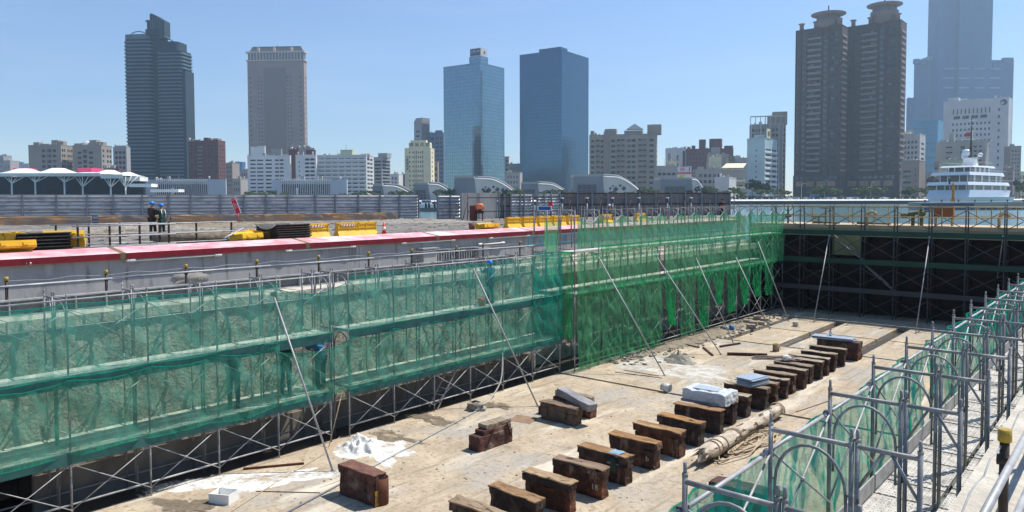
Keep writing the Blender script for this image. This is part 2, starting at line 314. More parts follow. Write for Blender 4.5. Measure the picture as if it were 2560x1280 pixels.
# terrace behind the lining wall, right-hand ledge ground
b = MB().box((-28.15, -14, 2.6), (-20.45, 50.5, 3.6)); struct('terrace_ground', b, M_DIRT)
b = MB().box((-1.3, -20, 0), (80, 52, 4.3)); struct('quay_ground', b, M_LEDGE)
FA, FB, FC, FD = PZ(-260, 566, 5.2), PZ(1045, 546.5, 5.2), PZ(1246, 545, 5.2), PZ(1822, 537.5, 5.2)
b = MB()
fp = [(-29.0,-20), (-29.0, 64), (FD.x+1.5, FD.y+1), (FC.x-2, FC.y+1), (FB.x-2, FB.y+1), (FA.x-2, FA.y), (FA.x-30, FA.y-60), (-60,-40)]
b.prism(fp, 2.5, 5.2); struct('yard_ground', b, M_YARD)
# far bank
def cf(lat, fw, z): v = RT*lat+FW*fw; return (v.x, v.y, z)
QD = 430.0
b = MB(); q = [cf(-1500,QD,0), cf(1500,QD,0), cf(4000,4500,0), cf(-4000,4500,0)]
b.prism([(p[0], p[1]) for p in q], 2.5, 6.2); struct('city_ground', b, M_CITYG)
b = MB(); q = [cf(-1500,QD-1.2,0), cf(1500,QD-1.2,0), cf(1500,QD+9,0), cf(-1500,QD+9,0)]
b.prism([(p[0], p[1]) for p in q], 5.7, 6.32)
e0, e1 = cf(-1500,QD-2.6,0), cf(1500,QD-2.6,0); f0, f1 = cf(-1500,QD-1.3,0), cf(1500,QD-1.3,0)
b.add([(e0[0],e0[1],5.5),(e1[0],e1[1],5.5),(f1[0],f1[1],6.3),(f0[0],f0[1],6.3),(e0[0],e0[1],5.45),(e1[0],e1[1],5.45)], [(0,1,2,3),(4,5,1,0)])  # sloped strip added along the quay edge so it catches the sun
struct('promenade_pavement', b, mat('pale_quay_edge', (.80,.79,.76), (.7,.69,.67), .3))
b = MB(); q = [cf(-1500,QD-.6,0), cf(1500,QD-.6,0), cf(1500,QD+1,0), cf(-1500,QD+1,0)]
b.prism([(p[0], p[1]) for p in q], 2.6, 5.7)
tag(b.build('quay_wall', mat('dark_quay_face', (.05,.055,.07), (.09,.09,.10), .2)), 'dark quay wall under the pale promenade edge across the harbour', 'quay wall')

# ---- lining wall with tunnel opening, displaced face
def rough_wall(name, label, X, ya, yb, z0, z1, m, top_w, topm, amp=.07, res=.16, sgn=1):
    t = thing(name, label, 'wall', (X, (ya+yb)/2, z0))
    ny = int((yb-ya)/res); nz = int((z1-z0)/res); v = []; f = []
    for i in range(ny+1):
        for j in range(nz+1):
            y = ya+(yb-ya)*i/ny; z = z0+(z1-z0)*j/nz
            e = amp*(fn(y*.9, z*.9, 3)+.6*fn(y*3, z*3, 9)+.35*fn(y*7, z*7, 5))
            v.append((sgn*e, y-(ya+yb)/2, z-z0))
    for i in range(ny):
        for j in range(nz):
            a = i*(nz+1)+j; q = (a, a+nz+1, a+nz+2, a+1); f.append(q if sgn > 0 else q[::-1])
    MB().add(v, f, True).build('wall_face', m, t)
    L = (yb-ya)/2; g = MB(); n = int(2*L/.4)
    for i in range(n):            # broken pale top edge
        y0 = -L+2*L*i/n; h = z1-z0+.03*fn(i*.7, 3)
        g.box((-sgn*top_w if sgn > 0 else .06, y0, z1-z0-.22-.05*fn(i*1.3, 8)), (.06+.05*fn(i*.9, 1) if sgn > 0 else top_w, y0+2*L/n-.002, h+.02))
    g.build('wall_top', topm, t)
    return t
YO = PXP(82, 1180, -19.55).y
t1 = rough_wall('dock_side_wall', 'rough hacked concrete dock wall behind the teal nets', -19.6, YO, 24.3, -.6, 4.28, M_ROUGH, .85, M_LEDGE)
MB().box((-1.0, -(24.3-YO)/2+.01, 0), (-.12, (24.3-YO)/2, 4.6)).build('wall_core', M_DARKCONC, t1)
MB().box((-.05, -(24.3-YO)/2, -.02), (.10, (24.3-YO)/2, 1.25)).build('wall_base', M_BASEW, t1)
ZO = PXP(82, 1158, -19.55).z
t1b = rough_wall('dock_side_wall', 'rough dock wall above the black tunnel opening', -19.6, -2, YO-.002, ZO, 4.28, M_ROUGH, .85, M_LEDGE)
b = MB(); b.box((-20.5, -14, ZO-.3), (-19.66, YO, ZO-.01)); b.box((-20.5, -14, ZO), (-20.3, YO, 4.2)); b.box((-23, -14, -.6), (-22.8, YO, 2.2)); b.box((-23, YO+.01, -.6), (-20.7, YO+.3, 2.2)); b.box((-23,-14,2.2),(-20.5,YO,2.5))
tag(b.build('tunnel_portal', M_DARKCONC), 'black tunnel opening at the foot of the dock wall', 'tunnel')
t2 = rough_wall('dock_side_wall', 'dock wall behind the tall bright green scaffold nets', -20.25, 24.3, 50, -.6, 4.25, M_ROUGH, .3, M_LEDGE, amp=.12)
MB().box((-.35, -12.84, 0), (-.15, 12.84, 4.6)).build('wall_core', M_DARKCONC, t2)
MB().box((-.1, -12.84, 0), (.64, -12.6, 4.6)).build('wall_return', M_ROUGH, t2)
MB().box((.0, -12.5, 4.4), (.75, 12.8, 4.72)).build('step', M_LEDGE, t2)
t3 = rough_wall('dock_side_wall', 'dock wall below the grey walkway and railing', -1.32, -10, 48, -.6, 4.2, M_ROUGH, .25, M_LEDGE, sgn=-1)
# ---- steel form panels along the ledge
fw_ = thing('formwork_panels', 'low ribbed form panels standing along the ledge of the dock wall', 'formwork', (-20.5, 5, 4.3))
b = MB(); b.box((-.03, 0, 0), (0, 19.2, .36)); b.build('panel', mat('gritty_dark_panel', (.10,.11,.11), (.22,.22,.21), 22, .9), fw_)
b = MB(); b.box((0, 0, .36), (.12, 19.2, .40)); b.box((0, 0, 0), (.12, 19.2, .03))
for i in range(27): b.box((0, i*.72, .03), (.1, i*.72+.035, .36))
b.build('rib', M_STEELP, fw_)
# ---- retaining wall, coping
rw = thing('retaining_wall', 'smooth grey concrete wall under the red coping', 'wall', (-28.1, 30, 3.5))
MB().box((-.9, -42, -1), (0, 34, 1.5)).build('wall_face', M_WALL, rw)
b = MB()
for y in range(-10, 34, 1):
    if y % 4 == 0: b.box((0, y*1.0, .0), (.004, y+.03, 1.48))
b.box((0,-40,.75),(.004,34,.77)); b.build('form_joint', mat('wall_joint_line', (.2,.2,.2)), rw)
cp = thing('coping', 'faded red painted coping on top of the grey wall', 'coping', (-28.1, 30, 5.0))
js = [PXP(px, 600, -28.0).y-30 for px in (305, 768, 1093, 1330, 1500, 1650, 1740)]
edges = [-42]+js+[33.5]
for i in range(len(edges)-1):
    a, c = edges[i]+.1, edges[i+1]-.1
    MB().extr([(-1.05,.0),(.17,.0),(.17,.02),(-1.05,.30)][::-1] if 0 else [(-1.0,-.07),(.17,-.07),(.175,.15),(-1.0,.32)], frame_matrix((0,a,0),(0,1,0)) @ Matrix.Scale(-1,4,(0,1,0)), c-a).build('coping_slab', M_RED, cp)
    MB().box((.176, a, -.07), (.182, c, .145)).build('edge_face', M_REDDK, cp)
b = MB()
for y in js: b.extr([(-1.0,-.067),(.17,-.067),(.178,.153),(-1.0,.323)], frame_matrix((0,y-.1,0),(0,1,0)) @ Matrix.Scale(-1,4,(0,1,0)), .2)
b.build('joint', M_OLIVE, cp)
# ---- wrapped white pipes on the wall
for k, (xa, xb, py) in enumerate(((-70,90,668),(315,556,653),(713,890,628),(1003,1138,609),(1222,1325,596),(1196,1262,612))):
    A = PXP(xa, py, -27.98); B = PXP(xb, py, -27.98); z = A.z
    t = thing('wall_pipe', 'white wrapped pipe on the grey wall, '+ORD[k]+' from the near end', 'pipe', (-27.98, A.y, z), group='white pipes along the grey wall')
    L = B.y-A.y; MB().tube((0,.1,0), (0,L-.1,.02), .035, 8).build('pipe', M_WHITE, t)
    b = MB()
    for yy in (0, L-.35): b.path([(0,yy+i*.06,.02+.02*fn(i,k)) for i in range(7)], [.03,.07,.055,.075,.06,.065,.02], 7)
    b.build('end_wrap', M_WHITE, t)
    b = MB(); [b.box((-.14, L*q, -.05), (0, L*q+.04, .0)) for q in (.12,.37,.62,.87)]; b.build('bracket', M_STEELP, t)
# ---- cabinets and louvre on the wall
def cabinet(xa, xb, ya, yb, label):
    A = PXP(xa, yb, -27.7); B = PXP(xb, yb, -27.7); h = PXP(xa, ya, -27.7).z-A.z
    t = thing('electrical_cabinet', label, 'cabinet', (-27.7, A.y, A.z))
    L = B.y-A.y
    MB().box((-.4,0,0),(0,L,h)).build('body', mat('cabinet_grey', (.42,.42,.38), (.36,.36,.33), 3), t)
    MB().box((-.42,-.08,h),(.12,L+.08,h+.06)).build('hood', M_STEELP, t)
    MB().box((0,.05,.06),(.02,L-.05,h-.06)).build('door', mat('cabinet_door_grey', (.46,.46,.42)), t)
cabinet(1057, 1093, 624, 662, 'grey box with a pale hood on the grey wall beside the louvre')
cabinet(1196, 1222, 622, 648, 'small grey box with flat hood nearer the tall scaffold')
A = PXP(1096, 640, -27.9); B = PXP(1196, 640, -27.9)
t = thing('louvre_panel', 'ribbed louvre panel low on the grey wall', 'louvre', (-27.95, A.y, A.z-.45)); L = B.y-A.y
MB().box((-.1,0,0),(0,L,.75)).build('back_plate', mat('louvre_back', (.14,.15,.16)), t)
b = MB(); [b.box((0,i*L/16,0),(.05,i*L/16+.06,.75)) for i in range(16)]; b.box((0,0,.75),(.08,L,.8)); b.build('slat', M_STEELP, t)
# concrete lumps stuck on wall
mound('plaster_patch', (-28.06, PXP(480,715,-28).y, 4.05), .32, .62, .04, mat('patch_plaster', (.40,.38,.34), (.30,.29,.27), 3, .9), label='round pale plaster patch low on the grey wall', cat='plaster patch').rotation_euler = (0, math.pi/2, 0)

# ================================================================ caisson gate at the far end
GY = 48.2
gt = thing('dock_gate', 'dark steel caisson gate closing the far end of the dock', 'dock gate', (-12, GY, 0))
MB().box((-8.2, .5, -.3), (11, 3.6, 5.2)).build('gate_body', M_GATE, gt)
MB().box((-8.2, -.1, 5.2), (11, 3.8, 5.42)).build('deck', M_GATETOP, gt)
MB().box((-8.2, -.02, 4.72), (11, .3, 5.2)).build('fascia', M_GATEG, gt)
b = MB()
for x in [-8.2+1.78*i for i in range(11)]: b.box((x-.12, .1, -.3), (x+.12, .5, 4.72))
for z in (3.3, 2.4, 1.5, .6): b.box((-8.2, .16, z), (11, .5, z+.1))
for i in range(10):
    x0 = -8.2+1.78*i; pts = [(x0+.15+1.48*k/8, .2, 4.35+.3*math.sin(math.pi*k/8)) for k in range(9)]
    b.path(pts, .05, 4); b.path([(p[0], .3, p[2]-.28) for p in pts], .04, 4)
b.build('rib', M_GATE, gt)
MB().box((-3.0, .02, 3.55), (-1.35, .14, 4.72)).build('access_panel', mat('ochre_green_gate_panel', (.33,.33,.16), (.25,.25,.13), 2), gt)
b = MB(); pts = [(-3.0+.42*i, -.35, 4.75-.05*i-.062*i*i) for i in range(5)]
b.path(pts, .13, 6); b.build('curved_bracket', mat('ochre_green_gate_panel', (0,0,0)), gt)
# gate ladders
for k, (x0, z0, x1, z1, lab) in enumerate(((-14.9, 4.9, -12.9, 3.3, 'upper steel ladder slanting in front of the dark gate'), (-12.9, 3.1, -11.2, 1.6, 'lower steel ladder slanting in front of the dark gate'))):
    t = thing('steel_ladder', lab, 'ladder', (x0, 47.4, z0)); dx, dz = x1-x0, z1-z0
    b = MB(); b.tube((0,-.1,0),(dx,-.1,dz),.03,5); b.tube((0,.25,0),(dx,.25,dz),.03,5); b.build('stile', M_STEELP, t)
    b = MB(); [b.tube((dx*i/6,-.1,dz*i/6),(dx*i/6,.25,dz*i/6),.035,5) for i in range(1,6)]; b.build('rung', M_STEELP, t)
def gate_rail(y, lab):
    t = thing('safety_railing', lab, 'railing', (-19.9, y, 5.42))
    for z in (.5, 1.08): MB().tube((0,0,z),(22,0,z),.035,6).build('rail', M_YRAIL, t)
    pm_ = MB().tube((0,0,0),(0,0,1.08),.03,6).mesh('post', M_YRAIL)
    for i in range(19): link('post', pm_, t, loc=(i*1.2,0,0))
gate_rail(GY+.25, 'yellow railing on the near edge of the gate deck')
gate_rail(GY+3.5, 'yellow railing on the far edge of the gate deck')
def valve(px, py, h, lab, kind):
    p = PZ(px, py, 5.42); t = thing('valve' if kind < 3 else 'vent_pipe', lab, 'valve' if kind < 3 else 'vent pipe', (p.x, max(p.y, GY+.6), 5.42)); m = mat('olive_valve_paint', (.13,.15,.08), (.09,.10,.06), 5)
    if kind == 0:
        MB().tube((0,0,0),(0,0,h),.07,8).build('stem', m, t)
        MB().lathe((0,0,h*.45),[(.08,-.12),(.2,-.1),(.2,.1),(.08,.12)],10).build('valve_body', m, t)
        b = MB(); b.path([(.28*math.cos(a*.5236),0,h+.0+.28*math.sin(a*.5236)) for a in range(12)],.03,5,True); b.tube((-.28,0,h),(.28,0,h),.02,4); b.tube((0,0,h-.28),(0,0,h+.28),.02,4); b.build('hand_wheel', m, t)
    elif kind == 1:
        b = MB(); b.tube((0,0,0),(0,0,h*.6),.1,8); b.tube((.45,0,0),(.45,0,h),.1,8); b.lathe((.45,0,h*.62),[(.1,-.16),(.22,-.1),(.22,.1),(.1,.16)],10); b.tube((-.5,0,h*.5),(.5,0,h*.72),.12,8); b.lathe((-.45,0,h*.5),[(.1,-.16),(.22,-.12),(.22,.12),(.1,.16)],10); b.build('valve_body', m, t)
        b = MB(); b.tube((.45,0,h*.72),(1.0,0,h*.76),.05,6); b.tube((.9,-.2,h*.75),(.9,.2,h*.75),.04,6); b.build('hand_lever', m, t)
    elif kind == 2:
        MB().tube((0,0,0),(0,0,h),.05,6).build('stem', m, t); MB().tube((-.35,0,h),(.35,0,h),.035,6).build('tee_handle', m, t)
    else:
        b = MB(); b.path([(0,0,0),(0,0,h*.6),(.08,0,h*.85),(.25,0,h),(.45,0,h*.9),(.5,0,h*.7)],.09,8); b.build('pipe', M_YRAIL, t)
valve(1942, 560, 1.1, 'big hand wheel valve at the left end of the gate deck', 0)
valve(2061, 560, 1.0, 'valve with a tee handle on the gate deck', 2)
valve(2040, 560, .45, 'short spindle with a small tee handle on the gate deck', 2)
valve(2273, 565, 1.15, 'double olive valve group in the middle of the gate deck', 1)
valve(2487, 570, .75, 'yellow gooseneck vent pipe at the right of the gate deck', 3)
valve(2165, 562, .8, 'hooked vent pipe between the valve groups on the gate deck', 3)
p = PZ(2352, 566, 5.42); t = thing('control_box', 'rust brown control box on legs on the gate deck', 'control box', (p.x, GY+.9, 5.42))
MB().box((-.5,-.2,.5),(.5,.25,1.15)).build('box_body', mat('rust_brown_paint', (.30,.12,.05), (.22,.09,.04), 3), t)
lm = MB().box((-.04,-.04,0),(.04,.04,.5)).mesh('leg', M_YRAIL); [link('leg', lm, t, loc=(x,y,0)) for x in (-.42,.42) for y in (-.12,.17)]
for px, l, lab in ((1985, 1.6, 'long low pipe bundle lying on the left of the gate deck'), (2125, 1.9, 'olive plank lying on the gate deck')):
    p = PZ(px, 562, 5.42); b = MB(); [b.tube((0,.15*i,.06+.05*i),(l,.15*i+.05,.06),.06,6) for i in range(2)]
    tag(b.build('pipe_bundle', mat('olive_valve_paint', (0,0,0)), loc=(p.x, GY+1.2, 5.42)), lab, 'pipe bundle')

# ================================================================ scaffolds
LV = 1.7; Z0 = -.15; BAY = 1.73
def frame_mesh(name, w, style, top, ms=None):
    b = MB(); H = 1.7
    k_ = 1.55 if ms else 1.0
    for x in (0, w): b.tube((x,0,0),(x,0,1.66 if top else H),.0225*k_,8)
    if top:
        for x in (0, w): b.tube((x,0,1.66),(x,0,1.755),.0155,8); b.tube((x,0,1.64),(x,0,1.67),.025,8)
    b.tube((0,0,1.6),(w,0,1.6),.0225*k_,8)
    if style == 'arch':
        pts = [(.045,0,.72)]+[(w/2-(w/2-.045)*math.cos(math.pi*i/12), 0, 1.12+.40*math.sin(math.pi*i/12)) for i in range(13)]+[(w-.045,0,.72)]
        b.path(pts, .0155, 8)
        for x in (0, w):
            xs = .045 if x == 0 else w-.045; b.tube((x,0,.74),(xs,0,.74),.012,5); b.tube((x,0,1.14),(xs,0,1.14),.012,5)
    else:
        b.tube((w*.42,0,1.59),(0,0,1.22),.0145,6); b.tube((w*.55,0,1.59),(w,0,1.22),.0145,6)
    for x in (0, w): b.tube((x,-.03,.35),(x,.03,.35),.01,5); b.tube((x,-.03,1.35),(x,.03,1.35),.01,5)
    return b.mesh(name, ms or M_STEEL)
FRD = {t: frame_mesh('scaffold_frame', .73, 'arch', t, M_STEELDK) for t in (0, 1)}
FR = {(s, t): frame_mesh('scaffold_frame', .73 if s == 'arch' else .5, s, t) for s in ('arch', 'vee') for t in (0, 1)}
b = MB(); b.tube((0,0,.35),(0,BAY,1.38),.012,5); b.tube((.02,0,1.38),(.02,BAY,.35),.012,5); b.box((-.01,BAY/2-.02,.85),(.03,BAY/2+.02,.89)); BR = b.mesh('cross_brace', M_STEELP); b = MB(); b.tube((0,0,.35),(0,BAY,1.38),.022,5); b.tube((.02,0,1.38),(.02,BAY,.35),.022,5); BRD = b.mesh('cross_brace', M_STEELDK)
def plank_mesh():
    b = MB(); prof = [(-.12,-.05),(-.12,0),(-.09,0),(-.085,-.008),(-.065,-.008),(-.06,0),(-.015,0),(-.01,-.008),(.01,-.008),(.015,0),(.06,0),(.065,-.008),(.085,-.008),(.09,0),(.12,0),(.12,-.05)]
    b.extr(prof[::-1], frame_matrix((0,.03,0),(0,1,0)), BAY-.06)
    for y in (0, BAY): b.box((-.1,y-.03,-.06),(.1,y+.03,-.02))
    me = b.mesh('deck_plank', M_PLANK); me.materials.append(mat('plank_hole_dark', (.06,.06,.06)))
    bm = bmesh.new(); bm.from_mesh(me)
    for xx in (-.1, -.0375, .0375, .1):
        for i in range(17):
            y = .1+i*.095; q = [bm.verts.new((xx+.009*math.cos(a), y+.013*math.sin(a), .0015)) for a in (0,1.57,3.14,4.71)]
            f = bm.faces.new(q); f.material_index = 1
    bm.to_mesh(me); bm.free(); return me
PK = plank_mesh()
pb = MB().box((-.12,.01,-.05),(.12,BAY-.01,0)); PKW = pb.mesh('deck_plank', mat('pale_deck_board', (.60,.58,.52), (.48,.46,.41), 2.5))
jb = MB().tube((0,0,-.12),(0,0,.02),.03,6).box((-.07,-.07,-.13),(.07,.07,-.12)).mesh('base_jack', M_STEEL)
def run_y(label, X, ys, lifts, sgn, inner_w, decks, gap=.12, base=True, planks=PK, kinds=('arch','vee')):
    """scaffold run along Y; outer posts at X, further frames towards sgn"""
    t = thing('scaffold', label, 'scaffold', (X, ys[0], Z0)); y0 = ys[0]
    for i, y in enumerate(ys):
        for k in range(lifts):
            tp = k == lifts-1
            link('outer_frame', FR[(kinds[0], tp)], t, loc=(0 if sgn > 0 else -.73, y-y0, k*LV))
            x2 = (.73+gap) if sgn > 0 else (-.73-gap-inner_w)
            o = link('inner_frame', FR[(kinds[1], tp)], t, loc=(x2, y-y0, k*LV))
            o.scale = (inner_w/(.73 if kinds[1] == 'arch' else .5), 1, 1)
        if i < len(ys)-1 and abs(ys[i+1]-y-BAY) < .12:
            for k in range(lifts):
                o = link('cross_brace', BR, t, loc=(0, y-y0, k*LV)); o.scale = (1, (ys[i+1]-y)/BAY, 1)
                if k in decks and k > 0: pass
    for k in decks:
        for i, y in enumerate(ys[:-1]):
            if abs(ys[i+1]-y-BAY) > .12: continue
            for x in (.13, .37, .61) + ((.73+gap+.13, .73+gap+.38) if planks is PK or k == decks[0] else ()):
                link('deck_plank', planks, t, loc=(sgn*x, y-y0, k*LV-.05))
    return t
YL1 = [PXP(px, 1000, -18.0).y for px in (165,)]
yl = [6.13+1.725*(i-2) for i in range(6)]          # 2.68 ... 11.3
yl = [y for y in yl]+[13.02]; yl2 = [13.68+1.735*i for i in range(7)]
sL = run_y('grey frame scaffold wrapped in teal nets along the left dock wall', -18.0, yl+yl2, 3, -1, .5, (1, 2), planks=PKW)
b = MB()
for y0, y1 in ((yl[0], 13.0), (13.7, yl2[-1])):
    b.tube((-.02, y0-yl[0], .47), (-.02, y1-yl[0], .47), .022, 6); b.tube((-1.35, y0-yl[0], .3), (-1.35, y1-yl[0], .3), .02, 6)
    b.tube((.03, y0-yl[0], 5.02), (.03, y1-yl[0], 5.02), .02, 6)
    b.tube((-.78, y0-yl[0], 4.3), (-.78, y1-yl[0], 4.3), .016, 6)
b.build('ledger_pipe', M_STEELP, sL)
b = MB()
for z in (1.38, 3.08): b.box((.02, 0, z), (.035, 10.4, z+.26)); b.box((.02, 11.0, z), (.035, 21.4, z+.26))
b.build('toe_board', mat('teal_painted_board', (.03,.10,.095), (.04,.14,.13), 2), sL)
yt = [24.7+BAY*i for i in range(14)]
sT = run_y('tall frame scaffold with bright green nets along the left dock wall', -17.7, yt, 4, -1, .7, (2, 3), gap=.68, kinds=('arch','arch'), planks=PKW)
MB().tube((.03,0,.45),(.03,22.4,.45),.02,6).tube((.03,0,5.5),(.03,22.4,5.5),.018,6).build('ledger_pipe', M_STEELP, sT)
yr = [5.25+BAY*(i-2) for i in range(26)]
sR = run_y('grey frame scaffold with steel plank walkway beside the camera', -2.71, yr, 3, 1, .5, (2,), gap=.05)
b = MB()
for i in range(len(yr)-1):
    y = yr[i]-yr[0]; b.tube((-.03, y-.15, 4.76+.02*(i % 2)), (-.03, y+BAY+.12, 4.76), .021, 8)
b.tube((1.34, 0, 3.42), (1.34, 42, 3.42), .022, 8); b.tube((.79, 0, 3.30), (.79, 42, 3.30), .02, 8)
b.build('hand_rail', M_STEELP, sR)
b = MB()
for i in range(len(yr)-1): b.box((.025, yr[i]-yr[0]+.03, 3.38), (.045, yr[i+1]-yr[0]-.03, 3.58))
b.build('toe_board', M_STEELP, sR)
b = MB()
for i, y in enumerate(yr[:0]):
    yy = y-yr[0]; zz = 3.36
    b.path([(.1+.12*k, yy+.5+.03*fn(k*.7, i), zz+.012) for k in range(11)], .009, 4); b.path([(.85, yy+.1, 4.1), (.86, yy+.12, 3.9), (.95, yy+.12, 3.4)], .008, 4)

# gate scaffold (frames perpendicular to the gate)
def run_x(label, Y, xs, lifts):
    t = thing('scaffold', label, 'scaffold', (xs[0], Y, Z0))
    for i, x in enumerate(xs):
        for k in range(lifts):
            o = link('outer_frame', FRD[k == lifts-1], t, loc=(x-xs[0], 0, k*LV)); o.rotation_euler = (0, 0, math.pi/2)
        if i < len(xs)-1:
            for k in range(lifts):
                o = link('cross_brace', BRD, t, loc=(x-xs[0], 0, k*LV)); o.rotation_euler = (0, 0, -math.pi/2); o.scale = (1, 1.78/BAY, 1)
    L = xs[-1]-xs[0]
    for k in (1, 2, 3):
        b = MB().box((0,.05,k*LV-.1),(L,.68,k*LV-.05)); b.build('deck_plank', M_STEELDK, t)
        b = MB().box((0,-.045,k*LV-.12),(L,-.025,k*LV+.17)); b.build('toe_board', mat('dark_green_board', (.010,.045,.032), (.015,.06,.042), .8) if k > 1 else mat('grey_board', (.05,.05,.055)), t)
    MB().tube((0,-.04,6.1),(L,-.04,6.1),.02,6).build('hand_rail', M_YRAIL, t)
    return t
xg = [-18.35+1.78*i for i in range(9)]
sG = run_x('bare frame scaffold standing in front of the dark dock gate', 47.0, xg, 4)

# raking props
def rake(px0, py0, px1, py1, lab, X=None, Y=None, r=.026):
    top = PXP(px0, py0, X) if X is not None else PYP(px0, py0, Y); ft = PZ(px1, py1, 0)
    t = thing('raking_prop', lab, 'prop', (ft.x, ft.y, 0), group='raking props bracing the scaffolds'); d = top-ft
    MB().tube((0,0,0), d, r, 7).build('pipe', M_STEELP, t)
    b = MB(); b.box((-.07,-.07,0),(.07,.07,.012)); b.build('foot_plate', M_STEEL, t)
    b = MB(); b.mbox(Matrix.Translation(d), (-.05,-.05,-.05), (.05,.05,.05)); b.build('clamp', M_STEEL, t)
rk = [(683,735,832,1178),(1180,665,1345,1016)]
rk2 = [(1492,635,1662,939),(1640,640,1803,887),(1738,640,1833,856),(1838,640,1925,823),(1893,600,1972,803)]
for i, r_ in enumerate(rk): rake(*r_, 'raking steel prop on the teal scaffold, the %s one' % ('nearer' if i == 0 else 'farther'), X=-17.97)
for i, r_ in enumerate(rk2): rake(*r_, ORD[i]+' raking prop from the left on the tall green scaffold', X=-17.67)
for i, r_ in enumerate(((2073,588,2034,806),(2324,593,2289,834),(2508,590,2478,800))): rake(*r_, ORD[i]+' raking prop from the left on the gate scaffold', Y=46.95)

# ================================================================ nets
def net(name, label, p0, p1, zt, zb, m, amp=.05, seed=0, res=.1, sag=0, nb=1, pinch=1.0, hem=None, cat='debris net', group=None, wav=0, thick=0):
    p0 = Vector(p0); p1 = Vector(p1); d = p1-p0; L = d.length; d.normalize(); nn = Vector((d.y, -d.x, 0))
    if (nn.dot(-Vector((p0.x, p0.y, 0)))) < 0: nn = -nn
    nx = max(4, int(L/res)); H = zt-zb; nz = max(3, int(H/res)); v = []; f = []
    for i in range(nx+1):
        s = L*i/nx; u = (s/L*nb) % 1.0; sg = sag*4*u*(1-u)*(1+.5*fn(math.floor(s/L*nb)*3.1, seed))
        top = zt-sg; bot = zb+wav*fn(s*.6, seed+4)
        for j in range(nz+1):
            t = j/nz; z = top+(bot-top)*t
            k = 1+(pinch-1)*t**.8; ss = L/2+(s-L/2)*k
            fold = (1-k)*.22*math.sin(s*14) + amp*(1.3*fn(s*1.1, z*.7, seed)+.9*fn(s*3.6+z*1.8, z*1.6, seed+5)+.5*fn(s*8+z*2.5, z*3.2, seed+2))
            P_ = p0+d*ss+nn*(fold+.03); v.append((P_.x-p0.x, P_.y-p0.y, z-zb))
    for i in range(nx):
        for j in range(nz): a = i*(nz+1)+j; f.append((a, a+1, a+nz+2, a+nz+1))
    t = thing(name, label, cat, (p0.x, p0.y, zb), group=group)
    MB().add(v, f, True).build('mesh_sheet', m, t)
    if hem is not None:
        b = MB(); b.path([Vector(v[i*(nz+1)+nz])+nn*.005 for i in range(0, nx+1)], .012, 4); b.build('hem', hem, t); b = MB(); b.path([Vector(v[i*(nz+1)])+nn*.005 for i in range(0, nx+1)], .012, 4); b.build('hem', hem, t)
    return t
XN = -17.93
net('debris_net', 'upper teal net on the near half of the left scaffold', (XN,2.7,0), (XN,11.3,0), 4.80, 3.18, M_TEALNET, seed=1, nb=5, sag=.05, hem=M_TEALNET2, wav=.1)
net('debris_net', 'lower teal net on the near half of the left scaffold', (XN,2.7,0), (XN,11.3,0), 3.12, 1.42, M_TEALNET, seed=2, nb=5, sag=.10, hem=M_TEALNET2, wav=.12, amp=.07)
net('debris_net', 'sagging teal net filling the narrow bay behind the near raking prop', (XN,11.32,0), (XN,13.6,0), 4.62, 3.2, M_TEALNET, seed=3, nb=1, sag=.22, hem=M_TEALNET2, wav=.2, amp=.08)
net('debris_net', 'rumpled teal net low in the narrow bay behind the near raking prop', (XN,11.3,0), (XN,13.7,0), 2.9, 1.45, M_TEALNET, seed=4, nb=1, sag=.16, hem=M_TEALNET2, amp=.10)
net('debris_net', 'upper teal net on the far half of the left scaffold', (XN,13.62,0), (XN,22.4,0), 4.82, 3.2, M_TEALNET, seed=5, nb=5, sag=.05, hem=M_TEALNET2, wav=.1)
net('debris_net', 'lower teal net on the far half of the left scaffold', (XN,13.62,0), (XN,22.4,0), 3.02, 1.45, M_TEALNET, seed=6, nb=5, sag=.14, hem=M_TEALNET2, wav=.12, amp=.07)
net('debris_net', 'dense teal net, upper of the two at the far end of the left scaffold', (XN,22.3,0), (XN,24.15,0), 4.95, 3.25, M_TEALNET2, seed=7, nb=1, hem=M_TEALNET2, amp=.07)
net('debris_net', 'dense teal net, lower of the two at the far end of the left scaffold', (XN,22.3,0), (XN,24.15,0), 3.2, 1.45, M_TEALNET2, seed=8, nb=1, hem=M_TEALNET2, amp=.09)
XT = -17.62
net('debris_net', 'top bright green net with a scalloped edge on the tall scaffold', (XT,24.7,0), (XT,47.1,0), 6.35, 5.05, M_GREENNET, seed=9, nb=13, sag=.34, hem=M_GREENNET2, amp=.05)
net('debris_net', 'dark green strip along the upper deck of the tall scaffold', (XT,26.4,0), (XT,47.1,0), 5.12, 4.8, M_GREENNET2, seed=10, nb=13, sag=.04, amp=.03)
net('debris_net', 'middle bright green net on the tall scaffold', (XT,24.7,0), (XT,31.3,0), 4.78, 3.2, M_GREENNET, seed=11, nb=4, hem=M_GREENNET2, wav=.1, amp=.06)
net('debris_net', 'middle bright green net on the far part of the tall scaffold', (XT,31.9,0), (XT,47.1,0), 4.78, 3.1, M_GREENNET, seed=12, nb=9, hem=M_GREENNET2, wav=.15, amp=.06)
net('debris_net', 'dark green strip along the lower deck of the tall scaffold', (XT,24.7,0), (XT,47.1,0), 3.4, 3.12, M_GREENNET2, seed=13, nb=13, sag=.06, amp=.04)
dr = [(0,1,.05,1.0),(1,1,.12,.98),(2,1,.10,1.15),(3,1,.1,.95),(4,1,.95,.30),(5,1,.25,.9),(6,1,.35,.6),(7,1,1.4,.45),(8,1,.75,.55),(9,1,1.0,.40),(10,1,1.3,.5),(11,1,1.2,.6)]
